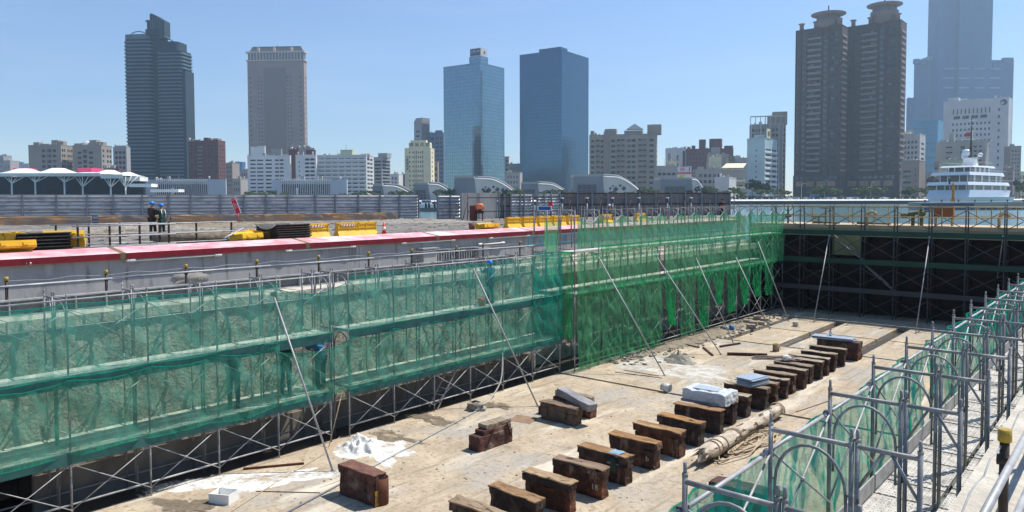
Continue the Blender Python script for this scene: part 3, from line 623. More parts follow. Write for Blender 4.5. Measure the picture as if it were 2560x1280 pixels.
for i, (k, n_, zb, pn) in enumerate(dr):
    net('debris_net', ORD[i]+' green net hanging from the lower deck of the tall scaffold, from the near end', (XT+.03,24.72+BAY*k,0), (XT+.03,24.68+BAY*(k+1),0), 3.18, zb, M_GREENNET if pn > .6 else M_GREENNET2, seed=20+i, res=.09, pinch=pn, sag=.12, hem=None, amp=.09, wav=.1, group='green nets draped below the tall scaffold')
net('debris_net', 'green net closing the near end of the tall scaffold', (-17.7,24.62,0), (-18.4,24.62,0), 4.9, 1.4, M_GREENNET2, seed=40, amp=.05)
net('debris_net', 'green net on the gap side between teal and green scaffolds', (-18.45,24.62,0), (-19.15,24.62,0), 6.1, 3.6, M_GREENNET, seed=41, amp=.06)
net('debris_net', 'long teal net hung outside the walkway scaffold', (-2.83,2.4,0), (-2.83,14,0), 4.62, 1.6, M_NEARNET, seed=50, res=.1, amp=.08, nb=7, sag=.04, hem=M_TEALNET2, wav=.2)
net('debris_net', 'far teal net hung outside the walkway scaffold', (-2.83,14.0,0), (-2.83,44,0), 4.66, 1.6, M_NEARNET, seed=51, res=.15, amp=.08, nb=18, sag=.04, hem=M_TEALNET2, wav=.2)
net('debris_net', 'low teal net trailing inside the walkway scaffold', (-2.3,3.4,0), (-2.3,12,0), 3.1, 1.6, M_TEALNET2, seed=52, res=.12, amp=.12)
# dock-edge railings
def edge_rail(X, ys, z0, label, caps=True):
    t = thing('guard_railing', label, 'railing', (X, ys[0], z0))
    for i, y in enumerate(ys):
        p = MB().tube((0,0,0),(0,0,5.10-z0),.035,8).tube((-.05,0,4.95-z0),(.05,0,4.95-z0),.045,6).build('post', M_BLACK, t, loc=(0,y-ys[0],0))
        MB().tube((0,0,5.10-z0),(0,0,5.20-z0),.05,8).build('cap', M_CAP, p)
    L = ys[-1]-ys[0]; sg = 1 if X > -10 else 1
    b = MB(); n = max(1, int(L/4.3))
    for z, m_ in ((4.97, M_STEELP), (4.42, M_STEELP)):
        bb = MB()
        for k in range(int(L/4.4)+1): bb.tube((.06, k*4.4-.3, z-z0+.012*(k % 2)), (.06, min(k*4.4+4.4, L+1), z-z0+.012*(k % 2)), .03, 8)
        bb.build('rail', m_, t)
    MB().path([(-.02, L*k/40, 5.08-z0+.03*math.sin(k*2.3)) for k in range(41)], .006, 4).build('cord', M_STEELP, t)
edge_rail(-21.0, [PXP(px, 680, -21.0).y for px in (-205, 15, 265, 465, 642, 797, 922, 1030, 1141, 1208, 1300)], 3.6, 'black post railing with yellow caps along the left ledge')
pr = PXP(2522, 1142, -.82)
edge_rail(-.85, [pr.y-2.2, pr.y, pr.y+2.2, pr.y+4.4, pr.y+6.6, pr.y+8.8], 4.3, 'grey pipe railing with yellow capped black post beside the walkway')

twm = MB().path([(.03+.13*k, .03*fn(k*.7, 3), .012) for k in range(11)], .008, 4).mesh('tie_wire', M_BLACK)
for i in range(12): link('tie_wire', twm, sR, loc=(.03, i*BAY+.55, 3.36))

cpm = MB().box((-.045,-.035,-.04),(.03,.035,.035)).tube((-.06,0,.0),(.05,0,.05),.012,5).tube((0,-.05,-.02),(0,.06,.03),.01,5).mesh('coupler', M_STEELDK)
for i in range(14): link('coupler', cpm, sR, loc=(-.02, i*BAY+.02, 4.76)); 
for i in range(0, 12, 2): link('coupler', cpm, sR, loc=(.76, i*BAY+.02, 4.2))
# ================================================================ keel blocks
def rough_box(a, b_, seed=0, amp=.012, cuts=3, bev=.012):
    bm = bmesh.new(); bmesh.ops.create_cube(bm, size=1)
    for v in bm.verts:
        v.co = Vector([(a[i]+b_[i])/2+v.co[i]*(b_[i]-a[i]) for i in range(3)])
    bmesh.ops.bevel(bm, geom=bm.edges[:], offset=bev, segments=1, affect='EDGES')
    lg = [e for e in bm.edges if e.calc_length() > .3]
    bmesh.ops.subdivide_edges(bm, edges=lg, cuts=cuts*3, use_grid_fill=True)
    for v in bm.verts:
        p = v.co*3+Vector((seed*7.3, 0, 0)); q = v.co*9+Vector((0, seed*3.1, 0))
        n_ = noise.noise_vector(p)*amp*1.6+noise.noise_vector(q)*amp; v.co += n_
    bmesh.ops.recalc_face_normals(bm, faces=bm.faces)
    return bm
def rbuild(name, a, b_, m, parent=None, **kw):
    k = {x: kw.pop(x) for x in ('seed','amp','cuts','bev') if x in kw}; bm = rough_box(a, b_, **k)
    me = bpy.data.meshes.new(name); bm.to_mesh(me); bm.free(); me.materials.append(m); return link(name, me, parent, **kw)
M_IRON = mat('dark_iron_strap', (.04,.028,.024), (.08,.03,.02), 12, .7)
M_PALETIMB = mat('grey_split_timber', (.34,.27,.19), (.13,.09,.06), 7, .9, bump=.8, bsc=14, stretch=(.3,1,1), c3=(.42,.36,.28), sc3=2)
def keel_block(cx, y, L, h, wd, label, seed, capm=M_WOODT, bodym=M_WOODD, rz=0, group='keel blocks on the dock floor', cap_h=.19, number=None, three=False):
    t = thing('keel_block', label, 'keel block', (cx, y, 0), rz, group); r = random.Random(seed)
    sh = r.uniform(-.04, .06)
    rbuild('base_timber', (-L/2+.04+sh, -wd/2+.015, -.003), (L/2-.03, wd/2-.015, h-cap_h), bodym, t, seed=seed, amp=.026)
    c = rbuild('cap_timber', (-L/2+r.uniform(-.03,.03), -wd/2, h-cap_h), (L/2+r.uniform(-.02,.03), wd/2, h-.02), bodym, t, seed=seed+50, amp=.021)
    MBt = rbuild('top_board', (-L/2-.005, -wd/2-.006, h-.022), (L/2+.01, wd/2+.006, h+.012), capm, c, seed=seed+90, amp=.015, bev=.006)
    for k, xx in enumerate((-L*.3+r.uniform(-.06,.06), L*.28+r.uniform(-.05,.05))):
        b = MB(); ya = -wd/2-.028; tl = r.uniform(-.10,.10)
        b.path([(xx, ya+.02, h-.09),(xx, ya-.01, h-.11),(xx+tl, ya-.01, h-.38),(xx+tl, ya+.03, h-.40)], .014, 4)
        b.build('iron_dog', M_IRON, t)
    b = MB(); b.box((L/2+.012, -wd/2+.05, h-.3), (L/2+.032, -wd/2+.09, h-.06)); b.build('iron_strap', M_IRON, t)
    if number:
        link('painted_number', text_mesh(number, .2, 'painted_number', .002), t, M=Matrix.Translation((L/2-.2, -wd/2-.03, .28)) @ Matrix.Rotation(math.pi/2, 4, 'X'))
        t.children[-1].data.materials.append(mat('faded_white_paint', (.45,.43,.40)))
    return t
ys_ = [q*.985 for q in [11.15,12.3,13.5,14.7,15.85,17.25,18.5,19.75,21.05,22.3,23.4,24.6,25.5,26.4,27.3,28.25,29.25,30.1,31.0,31.95,33.15]]
nums = {3: '18', 5: 'b'}
for i, y in enumerate(ys_):
    rr = random.Random(i*3+1); far = i > 11
    keel_block(-10.33+rr.uniform(-.07,.07), y+.17, 1.45+rr.uniform(-.1,.09), .70+rr.uniform(-.035,.03), .345+rr.uniform(-.03,.04),
               'timber keel block, '+ORD[i]+' in the long row counted from the near end', i, capm=M_WOODT if i < 9 else M_PALETIMB, rz=rr.uniform(-.06,.06), group='timber keel blocks in the long row', number=nums.get(i), bodym=M_WOODD if i != 3 else M_WOODD)
keel_block(-10.35, 34.45, 1.75, .78, .62, 'large red brown keel block carrying grey sheets at the far end of the row', 77, bodym=M_WOODR, capm=M_WOODR, cap_h=.3)
keel_block(-6.75, 15.95, 1.5, .62, .5, 'dark red keel block partly hidden behind the walkway net', 78, bodym=M_WOODR, capm=M_WOODR)
bigb = keel_block(-14.02, 11.0, 1.32, .72, .40, 'stout red brown keel block beside the foot of the near raking prop', 79, bodym=M_WOODR, capm=mat('red_brown_board', (.20,.095,.07), (.12,.055,.04), 6, .8, bump=.5, bsc=14), cap_h=.2)
MB().box((.672, -.17, .02), (.682, .12, .38)).build('yellow_patch', mat('flaked_yellow_paint', (.42,.30,.03), (.14,.06,.03), 7, .7), bigb)
p = PZ(950, 1258, 0); t = thing('steel_drum', 'open rusty drum standing behind the stout keel block', 'drum', p)
MB().lathe((0,0,0), [(.2,0),(.205,.3),(.2,.62),(.185,.62),(.18,.3),(.18,.03)], 22).build('shell', M_RUST, t)
# bilge block, stepped, long side along the dock
t = thing('bilge_block', 'stepped red brown bilge block standing alone on the open floor', 'bilge block', (-14.22, 15.75, 0), R(-3))
rbuild('base_timber', (-.24,-.65,-.003), (.2,.7,.42), M_WOODR, t, seed=5, amp=.015); rbuild('middle_timber', (-.2,-.45,.42), (.17,.68,.55), M_WOODR, t, seed=6)
rbuild('top_timber', (-.22,-.3,.55), (.13,.72,.68), M_PALETIMB, t, seed=7)
MB().bar((.21,-.1,.52), (.235,-.42,.08), .07, .02).build('iron_dog', M_IRON, t); MB().bar((.2,.45,.62), (.235,.6,.2), .07, .02).build('iron_dog', M_IRON, t)
t = keel_block(-14.1, 18.95, 1.38, .56, .46, 'keel block under a leaning grey timber near the far raking prop', 80, bodym=mat('grey_brown_timber', (.14,.10,.075), (.075,.05,.04), 4, .85, bump=.7, bsc=9))
b_ = rbuild('timber_baulk', (-.75,-.2,-.11), (.75,.2,.11), mat('silver_timber', (.30,.30,.31), (.17,.165,.17), 5, .75, bump=.5, bsc=14, stretch=(.3,1,1)), None, seed=31, M=Matrix.Translation((-13.75, 19.3, .70)) @ Matrix.Rotation(R(9),4,'Y') @ Matrix.Rotation(R(-12),4,'Z'), label='silver grey timber lying tilted on top of the keel block', cat='timber')
rbuild('timber_baulk', (-.75,-.12,0), (.75,.12,.22), M_PALETIMB, None, seed=32, loc=(-14.3, 19.95, .45), rz=R(-4), label='brown timber behind the tilted silver grey timber', cat='timber')
rbuild('timber_baulk', (-.8,-.17,-.002), (.8,.17,.45), M_WOODR, None, seed=33, loc=(-14.3, 19.95, 0), rz=R(-4), label='low dark timber under the brown one beside the keel block', cat='timber')
rbuild('timber_baulk', (-.2,-.15,-.002), (.2,.15,.26), M_WOODR, None, seed=34, loc=(-15.0, 19.3, 0), rz=R(8), label='short dark timber stub left of the keel block', cat='timber')
def plate(px, py, w, l, rz, m, label, cat, name, z=.004, th=.012, tilt=0):
    p = PZ(px, py, 0); o = MB().box((-w/2,-l/2,0), (w/2,l/2,th)).build(name, m, label=label, cat=cat, M=Matrix.Translation((p.x,p.y,z)) @ Matrix.Rotation(rz,4,'Z') @ Matrix.Rotation(tilt,4,'X')); return o
plate(1308, 1050, .75, .55, R(12), mat('rusty_plate', (.30,.20,.13), (.22,.13,.08), 4, .8), 'thin rusty plate lying by the foot of the far prop', 'steel plate', 'steel_plate', .02, .012, R(5))
# ---- log, ropes
A = PZ(1762, 1137, .24); B_ = PZ(1952, 1022, .24); d = B_-A; Ln = d.length
lt = thing('mooring_log', 'weathered split log lying beside the keel block row', 'log', (A.x, A.y, 0), math.atan2(d.y, d.x))
v = []; f = []; n = 20; k = 40
for i in range(k+1):
    x = Ln*i/k; tp = .23-.05*i/k
    for j in range(n):
        a = 2*math.pi*j/n; r_ = tp*(1+.10*fn(a*1.5, i*.08, 2)+.07*fn(math.cos(a)*5, i*.25, math.sin(a)*5)); xx = x
        if i < 3: r_ *= .80+.07*i; xx = x-.12*max(0, fn(math.cos(a)*2.5, math.sin(a)*2.5, 7))*3*(3-i)
        if i > k-2: r_ *= .85
        v.append((xx, r_*math.cos(a), .27+r_*math.sin(a)))
for i in range(k):
    for j in range(n): f.append((i*n+j, (i+1)*n+j, (i+1)*n+(j+1) % n, i*n+(j+1) % n))
f += [tuple(range(n)), tuple(k*n+n-1-j for j in range(n))]
m_ = MB().add(v, f, True); m_.smooth[-2:] = [False, False]; m_.build('trunk', M_LOG, lt)
rbuild('log_support', (-.09,-.35,-.002), (.09,.35,.05), M_WOODD, None, seed=60, loc=(A.x+d.x*.15, A.y+d.y*.15, 0), rz=math.atan2(d.y,d.x), label='dark board under the near end of the weathered log', cat='board')
b = MB()
for x0, tw in ((.35,.10),(.42,.25),(.8,.2),(1.55,.35),(1.65,.3),(Ln-.45,.08),(Ln-.4,.10)):
    b.path([(x0+tw*math.sin(a*.5), .245*math.cos(a), .27+.245*math.sin(a)) for a in [i*.35-.6 for i in range(13)]], .016, 6)
b.build('lashing_rope', M_ROPE, lt)
rp = thing('rope_pile', 'tangled pile of tan rope beside the weathered log', 'rope', PZ(1865, 1110, 0)); rc = PZ(1865, 1110, 0)
b = MB(); r = random.Random(4); pts = []; ax = math.atan2(d.y, d.x)
E1 = PZ(1800,1148,0)-rc; E2 = PZ(1950,1065,0)-rc; pl = (E2-E1).length; rp.rotation_euler = (0,0,math.atan2((E2-E1).y,(E2-E1).x))
for s_ in range(15):
    ph = r.uniform(0,6.28); ox = r.uniform(-.35,.35)*pl*.6; oy = r.uniform(-.12,.12)-.12; a0 = r.uniform(.25,.5)*pl*.7; b0 = r.uniform(.16,.36)
    pts = [(ox+a0*math.cos(q*.21+ph)*(1+.12*math.sin(q*.5+s_)), oy+b0*math.sin(q*.21+ph)*(1+.25*math.sin(q*.7+s_*2)), .02+.018*s_*.35+.012*math.sin(q*.9+s_)) for q in range(30)]
    b.path(pts, .021, 6)
b.path([(-pl*.2+.02*q, .05+.30*math.sin(q*.18), .05+.28*math.sin(q*.157)) for q in range(21)], .0165, 6)
b.build('rope_strand', M_ROPE, rp)
# ---- wrapped pallet load on blocks
p = Vector((-10.4, 21.75, .73)); t = thing('wrapped_bundle', 'bundle wrapped in white plastic lying across the keel blocks', 'wrapped bundle', p, R(1))
rbuild('wrapping', (-.72,-.45,0), (.72,.45,.36), mat('white_plastic_film', (.66,.70,.72), (.50,.55,.58), 5, .3, bump=.9, bsc=9, c3=(.35,.40,.46), sc3=2.2, thr=(.55,.68)), t, seed=41, amp=.028, cuts=4)
MB().box((-.45,-.25,.372), (.35,.22,.385)).build('grey_top_sheet', mat('grey_sheet', (.36,.41,.47), rough=.5), t)
MB().box((-.74,-.49,-.03), (.5,-.46,.05)).build('perforated_strip', M_STEEL, t)
def sheets(loc, n_, w, l, m, label, rz=0, th=.03):
    t = thing('sheet_stack', label, 'sheet stack', loc, rz); r = random.Random(n_)
    for i in range(n_):
        o = MB().box((-w/2,-l/2,0), (w/2,l/2,th*.7)).build('sheet', m, t, loc=(r.uniform(-.06,.06), r.uniform(-.05,.05), i*th)); o.rotation_euler = (0,0,r.uniform(-.08,.08))
    return t
M_BLUEG = mat('blue_grey_sheet', (.36,.43,.52), (.28,.34,.43), 3, .4)
sheets(Vector((-10.2, 24.6, .73)), 9, .62, .95, M_BLUEG, 'stack of blue grey flat sheets on the middle keel blocks', R(-14))
sheets(Vector((-10.6, 34.4, .81)), 5, 1.7, .62, M_BLUEG, 'stack of pale sheets on the large red brown block', R(3), .025)
t = thing('plastic_jug', 'small white jug with red lid on the pale sheets', 'jug', (-10.75, 34.5, .94))
MB().lathe((0,0,0), [(.06,0),(.08,.02),(.08,.17),(.03,.22),(.03,.25)], 10).build('jug_body', M_WHITE, t); MB().lathe((0,0,.25), [(.04,0),(.04,.05)], 8).build('lid', M_REDP, t)
b = MB(); r = random.Random(8)
for i in range(14): b.tube((-.9+r.uniform(-.1,.1), r.uniform(-.15,.15), .02+.01*i), (.7+r.uniform(-.2,.2), r.uniform(-.22,.22), .03+.012*i), .012, 4)
tt = thing('rod_bundle', 'bundle of thin pale rods lying on the farther keel blocks', 'rod bundle', (-11.0, 28.9, .72), R(35)); b.build('rod', mat('pale_rod', (.5,.45,.40), (.32,.2,.15), 8), tt)
MB().lathe((.35,0,.0), [(.05,0),(.2,.05),(.18,.14),(.06,.2)], 9).build('white_rag', M_WHITE, tt)
t = thing('work_gloves', 'blue grey gloves and rag draped over a near keel block', 'gloves', (-10.0, 15.755, .725))
b = MB(); v = []; f = []
for i in range(9):
    for j in range(11):
        s = j/10; y_ = -.16+.32*s if s < .55 else .0; x_ = -.17+.042*i
        q = [(-.02), ] ; 
        if j < 6: v.append((x_, .15-.055*j, .02+.02*fn(i*.6, j*.7)))
        else: v.append((x_+.02*fn(i,j), -.17-.012*fn(i*.9, j), .02-.055*(j-5)-.04*abs(fn(i*1.1, 3))))
for i in range(8):
    for j in range(10): a = i*11+j; f.append((a, a+1, a+12, a+11))
b.add(v, f, True); b.build('rag', mat('blue_grey_cloth', (.16,.26,.36), (.24,.36,.46), 9), t)
b = MB(); b.lathe((.02,-.20,-.45), [(.05,0),(.09,.03),(.08,.3),(.05,.36)], 8, 1, .35); b.build('green_glove', mat('dark_green_rubber', (.01,.05,.035), rough=.5), t)
# ---- loose items
p = PZ(560, 1252, 0); t = thing('plastic_tub', 'empty square white tub on the near floor', 'tub', p, R(28))
b = MB(); wd_ = .26
for (x0,y0,x1,y1) in ((-wd_,-wd_*.8,wd_,-wd_*.8+.015),(-wd_,wd_*.8-.015,wd_,wd_*.8),(-wd_,-wd_*.8+.016,-wd_+.015,wd_*.8-.016),(wd_-.015,-wd_*.8+.016,wd_,wd_*.8-.016)): b.box((x0,y0,0),(x1,y1,.22))
b.build('side_wall', M_WHITE, t); MB().box((-wd_+.016,-wd_*.8+.016,0),(wd_-.016,wd_*.8-.016,.015)).build('tub_bottom', M_WHITE, t)
MB().box((-wd_-.012,-wd_*.8-.012,.221),(wd_+.012,-wd_*.8+.012,.235)).build('lip', M_WHITE, t)
p = PZ(1664, 980, 0); t = thing('bucket', 'battered white bucket lying on its side over the floor joint', 'bucket', (p.x,p.y,.17), R(20))
b = MB().lathe((0,0,-.16), [(.13,0),(.17,.34),(.16,.34),(.12,.02)], 16); o = b.build('bucket_shell', mat('aluminium', (.62,.62,.60), (.5,.5,.48), 6, .4), t); o.rotation_euler = (R(96), 0, R(70))
p = PZ(1190, 1024, 0); t = thing('cloth_sack', 'slumped grey sack open on the floor by the end of the long pipe', 'sack', (p.x,p.y,0))
v = []; f = []
for i in range(9):
    z = .27*i/8; rr_ = .27*(1-.35*(i/8)**2) if i < 8 else .14
    for j in range(18): a = 2*math.pi*j/18; k_ = 1+.28*fn(math.cos(a)*2, math.sin(a)*2, i*.4)*1.6; v.append((rr_*k_*math.cos(a)*1.15, rr_*k_*math.sin(a), (z+.06*fn(a, i*.5)) if i else 0))
for i in range(8):
    for j in range(18): f.append((i*18+j, i*18+(j+1) % 18, (i+1)*18+(j+1) % 18, (i+1)*18+j))
MB().add(v, f, True).build('sack_cloth', mat('grey_sackcloth', (.38,.35,.29), (.2,.18,.15), 7, .95, bump=.6), t)
A = PZ(700, 1290, .03); B_ = PZ(1192, 1027, .03); d = B_-A
t = thing('long_pipe', 'long galvanised pipe lying across the dock floor', 'pipe', A)
MB().tube((0,0,0), d, .024, 8).build('pipe', M_STEELP, t); b = MB()
for q in (.25,.62,.9): b.tube(d*q, d*(q+.012), .04, 8)
b.build('coupler', M_STEEL, t)
def hose(pts, r, m, label, name='hose', cat='hose'):
    P_ = [PZ(x, y, z) if not isinstance(x, Vector) else x for x, y, z in pts]; o0 = P_[0]; q = []
    for i in range(len(P_)-1):      # catmull
        a = P_[max(i-1,0)]; b0 = P_[i]; c = P_[i+1]; e = P_[min(i+2,len(P_)-1)]
        for s in range(6):
            u = s/6; q.append(.5*((2*b0)+(c-a)*u+(2*a-5*b0+4*c-e)*u*u+(3*b0-a-3*c+e)*u**3)-o0)
    q.append(P_[-1]-o0); return tag(MB().path(q, r, 6).build(name, m, loc=o0), label, cat)
hose([(560,1290,.02),(700,1200,.02),(800,1140,.02),(822,1120,.02),(850,1092,.02)], .012, M_ROPE, 'thin tan cord running across the white powder on the near floor', 'cord', 'cord')
hp = [PXP(1256, 880, -18.0), PXP(1252, 950, -17.7), PZ(1225, 998, .02), PZ(1203, 1012, .1)]
o0 = hp[0]; q = []
for i in range(3):
    for s in range(6): u = s/6; a = hp[max(i-1,0)]; b0 = hp[i]; c = hp[i+1]; e = hp[min(i+2,3)]; q.append(.5*((2*b0)+(c-a)*u+(2*a-5*b0+4*c-e)*u*u+(3*b0-a-3*c+e)*u**3)-o0)
q.append(hp[3]-o0); tag(MB().path(q, .03, 7).build('hose', mat('pale_hose', (.42,.40,.36), rough=.6), loc=o0), 'pale hose hanging from the teal scaffold into the grey sack', 'hose')
A = PXP(859, 966, -17.95); B_ = PZ(822, 1118, .02); tag(MB().tube((0,0,0), B_-A, .012, 5).build('bamboo_pole', M_ROPE, loc=A), 'thin tan pole leaning on the teal scaffold near the powder heap', 'pole')
for (x0,y0,x1,y1,m_,lab,r_) in ((608,1172,760,1158,M_RUST,'dark bar lying beside the white powder trail',.03),(1818,884,1918,887,M_WOODD,'long black timber on the floor near the brown can',.07),(1758,868,1782,888,M_WOODR,'short dark board pointing at the black timber',.04),(1712,860,1748,868,M_DIRT,'dirty plank near the rubble strip',.04),(1800,866,1850,858,M_WOODR,'reddish plank beside the channel edge',.05),(1538,930,1655,945,M_RUST,'thin rebar rods on the floor near the dirt mound',.012),(1560,925,1648,940,M_RUST,'second thin rebar rod crossing the first',.012),(640,1228,800,1232,M_RUST,'thin dark rod on the floor above the long pipe',.01),(1990,1030,2080,1000,M_RUST,'thin rod by the end of the weathered log',.012)):
    A = PZ(x0,y0,r_); B_ = PZ(x1,y1,r_); o = MB().bar((0,0,0), B_-A, r_*1.8, r_*1.6).build('loose_bar', m_, loc=A); tag(o, lab, 'bar')
for px, py, s_, lab, rnd in ((1940,878,.22,'brown can standing near the channel corner',1),(1989,816,.22,'pale block standing on the far floor slab',0)):
    p = PZ(px, py, 0)
    if rnd:
        t = thing('rusty_can', lab, 'can', p); MB().lathe((0,0,0), [(.13,0),(.15,.02),(.15,.34),(.13,.34),(.12,.05)], 14).build('can_shell', mat('tan_can', (.33,.25,.15), (.2,.12,.07), 6), t); MB().tube((.12,.02,.3),(.2,.05,.1),.012,5).build('handle', M_RUST, t)
    else: rbuild('concrete_block', (-.13,-.1,0), (.13,.1,.26), M_LEDGE, None, seed=4, loc=p, label=lab, cat='block')
mound('cement_heap', PZ(900, 1122, 0), .78, .5, .27, M_POWDER, seed=2, jag=.3, rough=1.0, nr=26, na=84, label='heap of white cement beside the teal scaffold', cat='powder heap', kind='stuff', rz=.4)
mound('cement_powder', PZ(935, 1125, 0), 1.5, .95, .012, P_WHITE, seed=5, jag=.7, label='white cement powder spilled round the heap', cat='powder', kind='stuff', rz=-.5)
mound('cement_powder', PZ(690, 1195, 0), 2.6, .85, .010, P_WHITE, seed=9, jag=.6, label='trail of white powder across the near floor', cat='powder', kind='stuff', rz=1.0)
mound('cement_powder', PZ(1660, 918, 0), 3.3, 1.9, .010, P_THIN, seed=12, jag=.7, label='white powder spread round the grey dirt mound', cat='powder', kind='stuff')
mound('dirt_mound', PZ(1695, 905, 0), .85, .6, .30, M_RUBBLE, seed=14, label='grey dirt mound on the white powder', cat='dirt heap', kind='stuff')
for px, py, rx, ry, lab in ((985,1092,.9,.35,'thin rubble patch beside the cement heap'),(470,1275,1.1,.4,'brown debris patch near the square tub'),(1075,1046,.8,.4,'grey debris patch by the scaffold foot'),(1240,1012,.7,.35,'debris patch beside the grey sack')):
    mound('debris', PZ(px,py,0), rx*1.3, ry*1.5, .02, P_DIRT, seed=px, jag=.6, label=lab, cat='debris', kind='stuff', rough=1.5, nr=12, na=40)
b = MB(); r = random.Random(12)      # broken rubble strip along the far left edge
for i in range(520):
    y = r.uniform(27, 45); x = -17.9+abs(r.gauss(0, .8))+(.2 if y > 33 else 0); s = r.uniform(.02,.09)*(1.4 if r.random() < .12 else 1)
    M_ = Matrix.Translation((x, y, s*.3)) @ Matrix.Rotation(r.uniform(0,3.1),4,'Z') @ Matrix.Rotation(r.uniform(-.5,.5),4,'X'); b.mbox(M_, (-s,-s*.6,-s*.4), (s,s*.6,s*.4))
for i in range(260):
    px = r.uniform(700,1900); p = PZ(px, r.uniform(890,1270), 0); s = r.uniform(.008,.028)
    if p.x < -18 or p.x > -3: continue
    M_ = Matrix.Translation((p.x, p.y, s*.3)) @ Matrix.Rotation(r.uniform(0,3.1),4,'Z'); b.mbox(M_, (-s,-s*.7,-s*.4), (s,s*.7,s*.5))
tag(b.build('rubble', M_RUBBLE), 'scattered stone chips and rubble over the dock floor', 'rubble', kind='stuff')
mound('dirt_strip', (-17.3, 36, 0), .75, 9, .10, M_DIRT, seed=31, jag=.3, rough=1.2, nr=14, na=60, label='long low strip of dirt along the far scaffold foot', cat='dirt', kind='stuff')
for i, (px, py, a) in enumerate(((1868,808,.3),(1884,814,.1),(1900,812,-.2),(1893,800,.5),(1912,804,.2),(1878,822,.9))):
    rbuild('brick_block', (-.22,-.12,0), (.22,.12,.2+.05*(i % 2)), mat('pale_brick', (.40,.33,.26), (.28,.23,.18), 4, .9), None, seed=i, loc=PZ(px,py,0), rz=a, label=ORD[i]+' loose pale block in the small pile by the tall scaffold', cat='block', group='loose pale blocks in a small pile')
p = PZ(1812, 826, 0); t = thing('rubbish_bag', 'blue and grey rubbish bags on the rubble strip', 'rubbish bag', p)
MB().lathe((0,0,0), [(.2,0),(.28,.1),(.2,.24),(.06,.3)], 10).build('grey_bag', mat('grey_bag', (.3,.3,.3), (.18,.18,.18), 6, .4), t); MB().lathe((.28,.2,0), [(.12,0),(.18,.12),(.1,.28),(.04,.3)], 9).build('blue_bag', mat('blue_bag', (.03,.15,.4), rough=.4), t)
for px, py, lab in ((2320,1052+0,'thin board on the far right floor'),): pass
# ================================================================ yard
def barrier_meshes():
    prof = [(-.24,0),(-.24,.1),(-.11,.32),(-.08,.72),(.08,.72),(.11,.32),(.24,.1),(.24,0)]
    b = MB(); b.extr(prof[::-1], frame_matrix((-.65,0,0),(1,0,0)), 1.3)
    for x in (-.62, -.02, .58): b.box((x,-.125,.30),(x+.05,.125,.69))
    b.box((-.65,-.125,.62),(.65,.125,.70)); b.box((-.65,-.13,.44),(.65,.13,.47))
    for x in (-.4,.25): b.box((x,-.05,.72),(x+.15,.05,.75))
    m1 = b.mesh('barrier_body', M_YEL)
    m2 = MB().box((-.42,-.135,.55),(.38,-.128,.65)).mesh('reflector_board', M_WHITE)
    b = MB()
    for i in range(5): x = -.40+i*.16; b.add([(x,-.139,.555),(x+.07,-.139,.555),(x+.12,-.139,.645),(x+.05,-.139,.645)], [(0,1,2,3)])
    m3 = b.mesh('red_stripe', M_REDP); return m1, m2, m3
BM = barrier_meshes()
def barrier(px, py, label, rz=None, X=None, stripe=True, tilt=None, z=5.2):
    p = PXP(px, py, X) if X else PZ(px, py, z)
    t = thing('water_barrier', label, 'barrier', (p.x, p.y, z), math.pi/2 if rz is None else rz, 'yellow plastic barriers on the yard')
    if tilt: t.rotation_euler = (tilt, 0, t.rotation_euler[2]); t.location.z = z+.2
    link('barrier_body', BM[0], t)
    if stripe: o = link('reflector_board', BM[1], t); link('red_stripe', BM[2], o)
XB = -29.75
barrier(790, 580, 'short yellow barrier with striped board right of the curved black sheets', X=XB)
barrier(868, 577, 'yellow barrier with striped board, left one of the joined pair', X=XB)
barrier(912, 575, 'plain yellow barrier, right one of the joined pair beside the cone', X=XB, stripe=False)
barrier(1208, 568, 'yellow barrier lying low behind the coping near the orange tool', X=XB, stripe=False, tilt=1.4)
for i, px in enumerate((1282,1322,1360,1396,1432,1515,1600)):
    barrier(px, 560, 'yellow barrier, '+ORD[i]+' in the long row behind the coping', X=XB if px < 1400 else XB-.0, stripe=px in (1515,1600))
barrier(14, 610, 'big yellow barrier standing at the far left edge', X=-30.4, rz=.7, stripe=False)
barrier(20, 618, 'yellow barrier lying tipped in front of the standing one', X=-29.6, stripe=False, tilt=1.3)
barrier(600, 582, 'toppled yellow barrier behind the leaning grey rail', X=-30.2, rz=1.9, stripe=False, tilt=1.45)
barrier(640, 580, 'toppled yellow barrier with stripes beside the black sheets', X=-30.6, rz=.6, tilt=-1.3)
barrier(165, 597, 'yellow barrier half hidden behind the near black form stack', X=-30.8, rz=1.1, stripe=False, tilt=.9)
def cone(px, py, label):
    p = PXP(px, py, -29.4); t = thing('traffic_cone', label, 'cone', (p.x,p.y,5.2), group='orange cones')
    MB().box((-.18,-.18,0),(.18,.18,.04)).build('base', M_REDP, t); MB().lathe((0,0,.04), [(.13,0),(.03,.66)], 14).build('cone_body', mat('cone_red', (.80,.05,.03), rough=.5), t)
    MB().lathe((0,0,.04), [(.098,.25),(.072,.42)], 14).build('white_band', M_WHITE, t)
cone(960, 578, 'red traffic cone standing behind the coping near the joined barriers')
